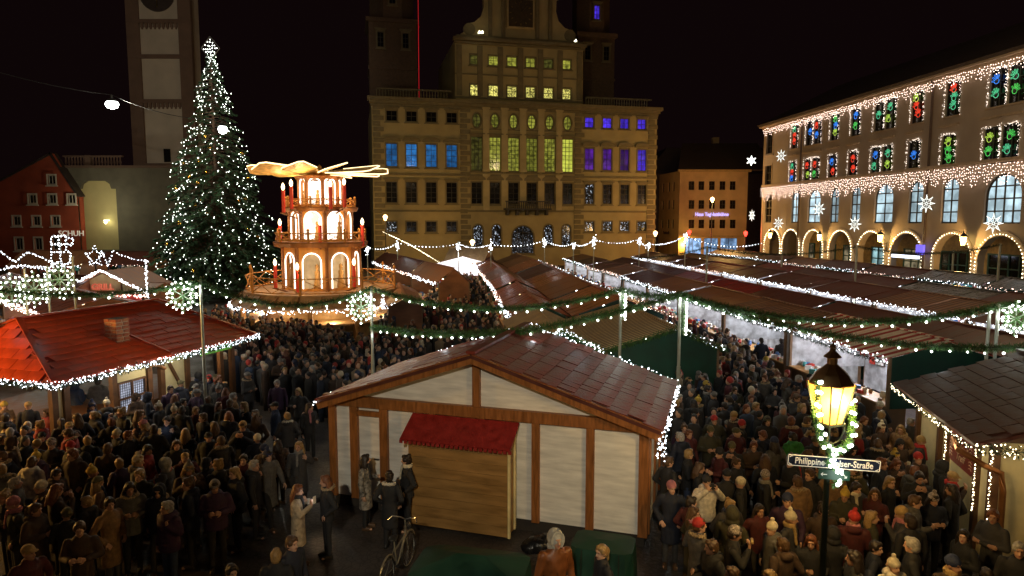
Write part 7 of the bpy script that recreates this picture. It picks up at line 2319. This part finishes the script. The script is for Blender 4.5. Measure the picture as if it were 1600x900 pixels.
ZONES = [
    ('at the lane mouth', 'right', [gxy(1040, 560), gxy(1100, 530), gxy(1160, 512), gxy(1240, 530), gxy(1400, 600), gxy(1420, 640), gxy(1330, 640), gxy(1060, 640)], .50, 62),
    ('around the street lantern', 'right', [gxy(1040, 660), gxy(1450, 650), gxy(1480, 730), gxy(1560, 900), gxy(1130, 900), gxy(1040, 760)], .50, 60),
    ('before the red roofed hut', 'left', [gxy(0, 630), gxy(250, 610), gxy(330, 570), gxy(400, 640), gxy(420, 720), gxy(300, 800), gxy(0, 800)], .52, 84),
    ('between the two huts', 'left', [gxy(300, 600), gxy(345, 560), gxy(400, 525), gxy(500, 560), gxy(500, 640), gxy(420, 700)], .50, 62),
    ('before the pyramid', 'left', [gxy(330, 500), gxy(380, 488), gxy(560, 510), gxy(610, 490), gxy(690, 540), gxy(560, 590), gxy(400, 560)], .55, 40)]
rq = random.Random(21)
USED = set()
HEADS = [('beanie', 'knit hat', ['cream', 'grey', 'black', 'red', 'tan', 'navy', 'mustard', 'pink', 'olive', 'patterned']), ('bobble', 'bobble hat', ['cream', 'grey', 'red', 'navy', 'pink', 'mustard', 'patterned']), ('cap', 'cap', ['black', 'grey', 'olive', 'tan']),
         ('short', 'short hair', ['dark', 'brown', 'blond', 'grey', 'auburn']), ('long', 'long hair', ['dark', 'brown', 'blond', 'auburn']), ('pony', 'ponytail', ['dark', 'brown', 'blond']), ('bun', 'hair bun', ['dark', 'brown', 'blond']), ('hood', 'hood up', ['same'])]
CC = ['black'] * 11 + ['charcoal'] * 6 + ['navy'] * 4 + ['dark brown'] * 5 + ['olive'] * 3 + ['grey', 'grey', 'maroon', 'maroon', 'red', 'blue', 'purple', 'tan']
CT = [('jacket', 'jacket'), ('long', 'long coat'), ('puffy', 'puffer jacket'), ('hooded', 'hooded parka')]
PO = [('still', 'arms hanging'), ('pockets', 'hands in pockets'), ('pocketsl', 'hands in pockets, head turned'), ('cup', 'one hand raised to the chest'), ('bothcup', 'both hands before the chest'), ('crossed', 'arms folded'), ('strap', 'one hand at the shoulder'), ('talk', 'head turned, gesturing'), ('walk', 'in mid stride'), ('eat', 'hands at the mouth')]
total = [len(PLACED)]
def random_person(x, y, zone, near):
    for _ in range(60):
        hd, hn, cols = rq.choice(HEADS + [HEADS[0], HEADS[3], HEADS[3], HEADS[4]])
        hc = rq.choice(cols); cc = rq.choice(CC); ct, cn = rq.choice(CT); po, pn = rq.choice(PO)
        if hd == 'hood': desc = f'{cc} {cn} with hood up'
        elif hd in ('short', 'long', 'pony', 'bun'): desc = f'{hc} {hn} and {cc} {cn}' if hc != 'dark' else f'dark {hn} and {cc} {cn}'
        else: desc = f'{hc} {hn} and {cc} {cn}'
        key = (desc, zone)
        if key in USED: continue
        USED.add(key)
        lb = f'person in {desc}, {zone}' if hd not in ('short', 'long', 'pony', 'bun') else f'person with {desc}, {zone}'
        f = rq.gauss(190, 70) if rq.random() < .55 else rq.uniform(0, 360)
        hh = hd if hd not in ('beanie', 'bobble', 'cap') or rq.random() < .5 else hd + '+' + rq.choice(('short', 'long'))
        ex = []
        if rq.random() < .16: ex.append('fur')
        elif rq.random() < .25: ex.append('scarf:' + rq.choice(['red', 'grey', 'cream', 'tan', 'navy', 'pink']))
        if rq.random() < .06: ex.append('pack')
        if hh.endswith('+long') or hh.endswith('+short'): hcc = hc + '/' + rq.choice(['dark', 'brown', 'blond'])
        else: hcc = hc if hd != 'hood' else cc
        person(x, y, f, lb, pose=po, coat=ct, cc=cc, head=hh, hc=hcc, tc=rq.choice((0, 1, 1, 2, 2, 3)), hgt=rq.choice((1.62, 1.66, 1.70, 1.74, 1.78, 1.82)), near=near, extra=tuple(ex), group='visitors ' + zone)
        return
for zone, side, poly, rad, want in ZONES:
    xs_, ys_ = [p[0] for p in poly], [p[1] for p in poly]
    c = 0
    for _ in range(9000):
        if c >= want: break
        x, y = rq.uniform(min(xs_), max(xs_)), rq.uniform(min(ys_), max(ys_))
        if not inpoly(x, y, poly) or not lane_ok(x, y) or not clear(x, y, rad): continue
        if any(abs(x - a) < .42 and -1.0 < y - c < .55 for a, c in NAMED): continue
        if total[0] >= 299: break
        PLACED.append((x, y)); c += 1; total[0] += 1
        random_person(x, y, zone, y < 18)
print('people', total[0])

# the far crowd: past the first 300 the heads and shoulders read as one mass
def far_crowd():
    hcol = [(.03, .02, .015), (.09, .05, .02), (.35, .22, .08), (.3, .28, .25), (.5, .42, .3), (.4, .04, .03), (.02, .03, .07), (.18, .06, .025), (.12, .11, .10), (.03, .03, .03)]
    ccol = [(.02, .02, .022), (.03, .028, .03), (.015, .02, .035), (.05, .03, .02), (.10, .095, .09), (.07, .014, .018), (.022, .02, .018), (.22, .16, .10), (.025, .045, .09)]
    zones = [([gxy(690, 408), gxy(735, 408), gxy(800, 510), gxy(760, 528), gxy(600, 540), gxy(595, 492), gxy(660, 470), gxy(680, 440)], 420),
             ([gxy(330, 480), gxy(400, 476), gxy(560, 520), gxy(700, 520), gxy(560, 600), gxy(340, 560)], 330),
             ([gxy(70, 452), gxy(230, 460), gxy(330, 480), gxy(330, 500), gxy(120, 475)], 90),
             ([gxy(-40, 640), gxy(0, 600), gxy(90, 600), gxy(60, 700)], 14),
             ([tuple(mp(10.6, 22)[:2]), tuple(mp(13.3, 22)[:2]), tuple(mp(13.4, 78)[:2]), tuple(mp(10.8, 78)[:2])], 170),
             ([tuple(mp(20.9, 24)[:2]), tuple(mp(22.3, 24)[:2]), tuple(mp(22.4, 70)[:2]), tuple(mp(21, 70)[:2])], 60),
             ([gxy(1040, 560), gxy(1160, 512), gxy(1400, 600), gxy(1420, 640), gxy(1060, 660)], 34)]
    vs, fs, mi = [], [], []
    mats = []
    hm = [mat('crowd_hair_%s' % 'abcdefghij'[i], c, .7, var=.2) for i, c in enumerate(hcol)]
    cmx = [mat('crowd_coat_%s' % 'abcdefghi'[i], c, .85, var=.25) for i, c in enumerate(ccol)]
    mats = [SKIN[0]] + hm + cmx
    b = MB()
    n = 8
    for poly, want in zones:
        xs_, ys_ = [p[0] for p in poly], [p[1] for p in poly]
        c = 0
        for _ in range(40000):
            if c >= want: break
            x, y = rq.uniform(min(xs_), max(xs_)), rq.uniform(min(ys_), max(ys_))
            if not inpoly(x, y, poly) or not clear(x, y, .43): continue
            if not lane_ok(x, y): continue
            PLACED.append((x, y)); c += 1
            k = rq.uniform(.9, 1.06); a = rq.gauss(PI, 1.2) if rq.random() < .6 else rq.uniform(0, 6.28)
            ca, sa = math.cos(a), math.sin(a)
            cmi = 11 + rq.choice((0, 0, 0, 1, 1, 2, 2, 3, 3, 4, 5, 6, 6, 7, 8)); hmi = 1 + rq.randrange(10)
            wide = rq.uniform(.9, 1.15)
            i0 = len(b.v)
            loft_mb(b, [(.0, .13, .10, 0, 0), (.5, .14, .11, 0, 0), (.85, .19 * wide, .15, 0, 0), (1.25, .23 * wide, .14, 0, .0), (1.40, .22 * wide, .13, 0, 0), (1.48, .10, .09, 0, 0)], n)
            e1 = len(b.f)
            for j in range(len(b.m) - (n * 5 + 2), len(b.m)): b.m[j] = cmi
            j0 = len(b.m)
            ell_mb(b, (0, .02, 1.60), (.075, .085, .115), 8, 6)
            j1 = len(b.m)
            ell_mb(b, (0, -.02, 1.655), (.092, .10, .098) if hmi not in (5, 6, 7) else (.098, .108, .115), 8, 6)
            for j in range(j1, len(b.m)): b.m[j] = hmi
            if rq.random() < .35:
                j2 = len(b.m); ell_mb(b, (0, -.07, 1.53), (.09, .05, .13), 8, 5)
                for j in range(j2, len(b.m)): b.m[j] = hmi
            for j in range(i0, len(b.v)):
                px_, py2, pz = b.v[j]
                b.v[j] = (x + (px_ * ca - py2 * sa) * k, y + (px_ * sa + py2 * ca) * k, pz * k)
    o = b.build('crowd', mats, None, smooth=True)
    tag(o, 'dense far crowd of heads and hats filling the corridors between the stalls', kind='stuff')
far_crowd()

# ------------------------------------------------------------------ things on the ground before the hut
M_GTARP = mat('green_tarpaulin', (.006, .042, .027), .6, var=.35, scale=2.5, bump=.35, bscale=4)
def covered(label, c, w, d, h, top, rz):
    t = thing('covered_table', label, 'covered table', (c[0], c[1], 0), rz)
    b = MB()
    n = 28
    for lvl, (zz, k) in enumerate(((0, 1.04), (h * .5, 1.01), (h, 1.0))):
        for j in range(n):
            a = 2 * PI * j / n
            x = max(-1, min(1, 1.25 * math.cos(a))) * w / 2 * k; y = max(-1, min(1, 1.25 * math.sin(a))) * d / 2 * k
            f = 1 + (.03 * math.sin(j * 2.7) if lvl < 2 else 0)
            b.v.append((x * f, y * f, zz))
    for l in range(2):
        for j in range(n): b.f.append((l * n + j, l * n + (j + 1) % n, (l + 1) * n + (j + 1) % n, (l + 1) * n + j)); b.m.append(0)
    b.v += [(-w * .12, 0, h + top), (w * .12, 0, h + top)]
    p0, p1 = 3 * n, 3 * n + 1
    for j in range(n):
        a = 2 * PI * (j + .5) / n
        q = p1 if math.cos(a) > 0 else p0
        b.f.append((2 * n + j, 2 * n + (j + 1) % n, q)); b.m.append(0)
    j1, j2 = n // 4, 3 * n // 4
    b.f.append((2 * n + j1, p0, p1)); b.m.append(0); b.f.append((2 * n + j2, p1, p0)); b.m.append(0)
    b.build('tarpaulin', [M_GTARP], t)
    for sx in (-1, 1):
        for sy in (-1, 1): MB().box((sx * w * .42, sy * d * .4, h * .45), (.05, .05, h * .9)).build('leg', [M_CABLE], t)
    for sx in (-1, 1): MB().tube([(sx * w * .3, -d / 2 - .02, h), (sx * w * .3, -d / 2 - .06, .2)], .008, 4).build('cord', [M_CABLE], t)
q_ = gp(735, 872, 1.05)
covered('large dark green tarpaulin over a table in front of the annex booth', (q_.x, q_.y), 1.95, 1.25, .92, .2, NH_RZ + .1)
q_ = gp(948, 872, .85)
covered('smaller green tarpaulin box behind the blond ponytail', (q_.x + .05, q_.y + .75), 1.15, .8, .78, .04, NH_RZ)
q_ = gp(842, 846, .3)
b = MB()
ell_mb(b, (0, 0, .25), (.42, .3, .27)); ell_mb(b, (.2, .05, .42), (.2, .18, .16)); ell_mb(b, (-.25, -.05, .2), (.25, .25, .2))
bag = put('rubbish_bag', fuse(b, 'rubbish_bag', .03, [mat('black_plastic', (.012, .012, .013), .25, var=.3, bump=.6, bscale=12)], 2, noise=.006), None, (q_.x, q_.y + .15, 0), scale=(.75, .75, .65))
tag(bag, 'black rubbish bag slumped against the foot of the timbered hut', 'rubbish bag')
# bicycle
q_ = gp(640, 806, 1.08)
bk_ = thing('bicycle', 'bicycle with pale handlebar parked left of the green tarpaulin', 'bicycle', (q_.x - .05, q_.y + .1, 0), 1.35)
M_CHR = mat('worn_chrome', (.55, .55, .5), .25, .95, var=.1)
M_BFR = mat('bicycle_paint', (.22, .2, .15), .35, .2)
def ring(c, r, t, n=28): return [(c[0] + r * math.cos(2 * PI * k / n), c[1], c[2] + r * math.sin(2 * PI * k / n)) for k in range(n + 1)]
for x in (0.0, -1.05):
    w = MB().tube(ring((0, 0, 0), .33, 0), .018, 6).build('wheel', [M_CABLE], bk_, (x, 0, .35))
    MB().tube(ring((0, 0, 0), .305, 0), .010, 5).build('rim', [M_CHR], w)
    b = MB()
    for k in range(16):
        a = 2 * PI * k / 16; b.bar((0, .01, 0), (.3 * math.cos(a), 0, .3 * math.sin(a)), .003)
    b.build('spoke', [M_CHR], w, kind='stuff')
    MB().tube([(.37 * math.cos(a), 0, .37 * math.sin(a)) for a in [PI * (.15 + .75 * k / 8) for k in range(9)]], .02, 4).build('mudguard', [M_BFR], w)
MB().tube([(0, 0, .35), (-.09, 0, .62), (-.14, 0, .86), (-.16, 0, 1.02)], .016, 6).build('fork', [M_BFR], bk_)
b = MB(); b.tube([(-.13, 0, .82), (-.45, 0, .42), (-.6, 0, .34)], .017, 6).tube([(-.6, 0, .34), (-.72, 0, .88)], .016, 6).tube([(-.6, 0, .34), (-1.05, .04, .35), (-.68, 0, .74)], .011, 5).tube([(-.12, 0, .74), (-.66, 0, .66)], .015, 6)
b.build('frame', [M_BFR], bk_)
MB().tube([(-.30, -.30, 1.06), (-.2, -.24, 1.1), (-.13, -.1, 1.06), (-.15, 0, 1.03), (-.13, .1, 1.06), (-.2, .24, 1.1), (-.30, .30, 1.06)], .012, 6).build('handlebar', [M_CHR], bk_)
b = MB(); ell_mb(b, (-.74, 0, .93), (.14, .08, .04), 10, 6); b.build('saddle', [M_CABLE], bk_, smooth=True)
MB().lathe([(.03, 0), (.05, .06), (.048, .07)], 10).build('headlamp', [M_CHR], bk_, (-.04, 0, .86), (0, PI / 2, 0))
MB().tube(ring((-.58, .04, .34), .09, 0, 16), .008, 4).build('chain_ring', [M_CHR], bk_)
for s_ in (-1, 1): MB().box((-.58 + s_ * .15, s_ * .08, .34 - s_ * .05), (.09, .07, .02)).bar((-.58, s_ * .04, .34), (-.58 + s_ * .15, s_ * .05, .34 - s_ * .05), .015).build('pedal', [M_CABLE], bk_)
MB().box((-.14, 0, .70), (.03, .01, .12)).build('orange_reflector', [mat('orange_reflector', (.8, .3, .03), .3)], bk_)
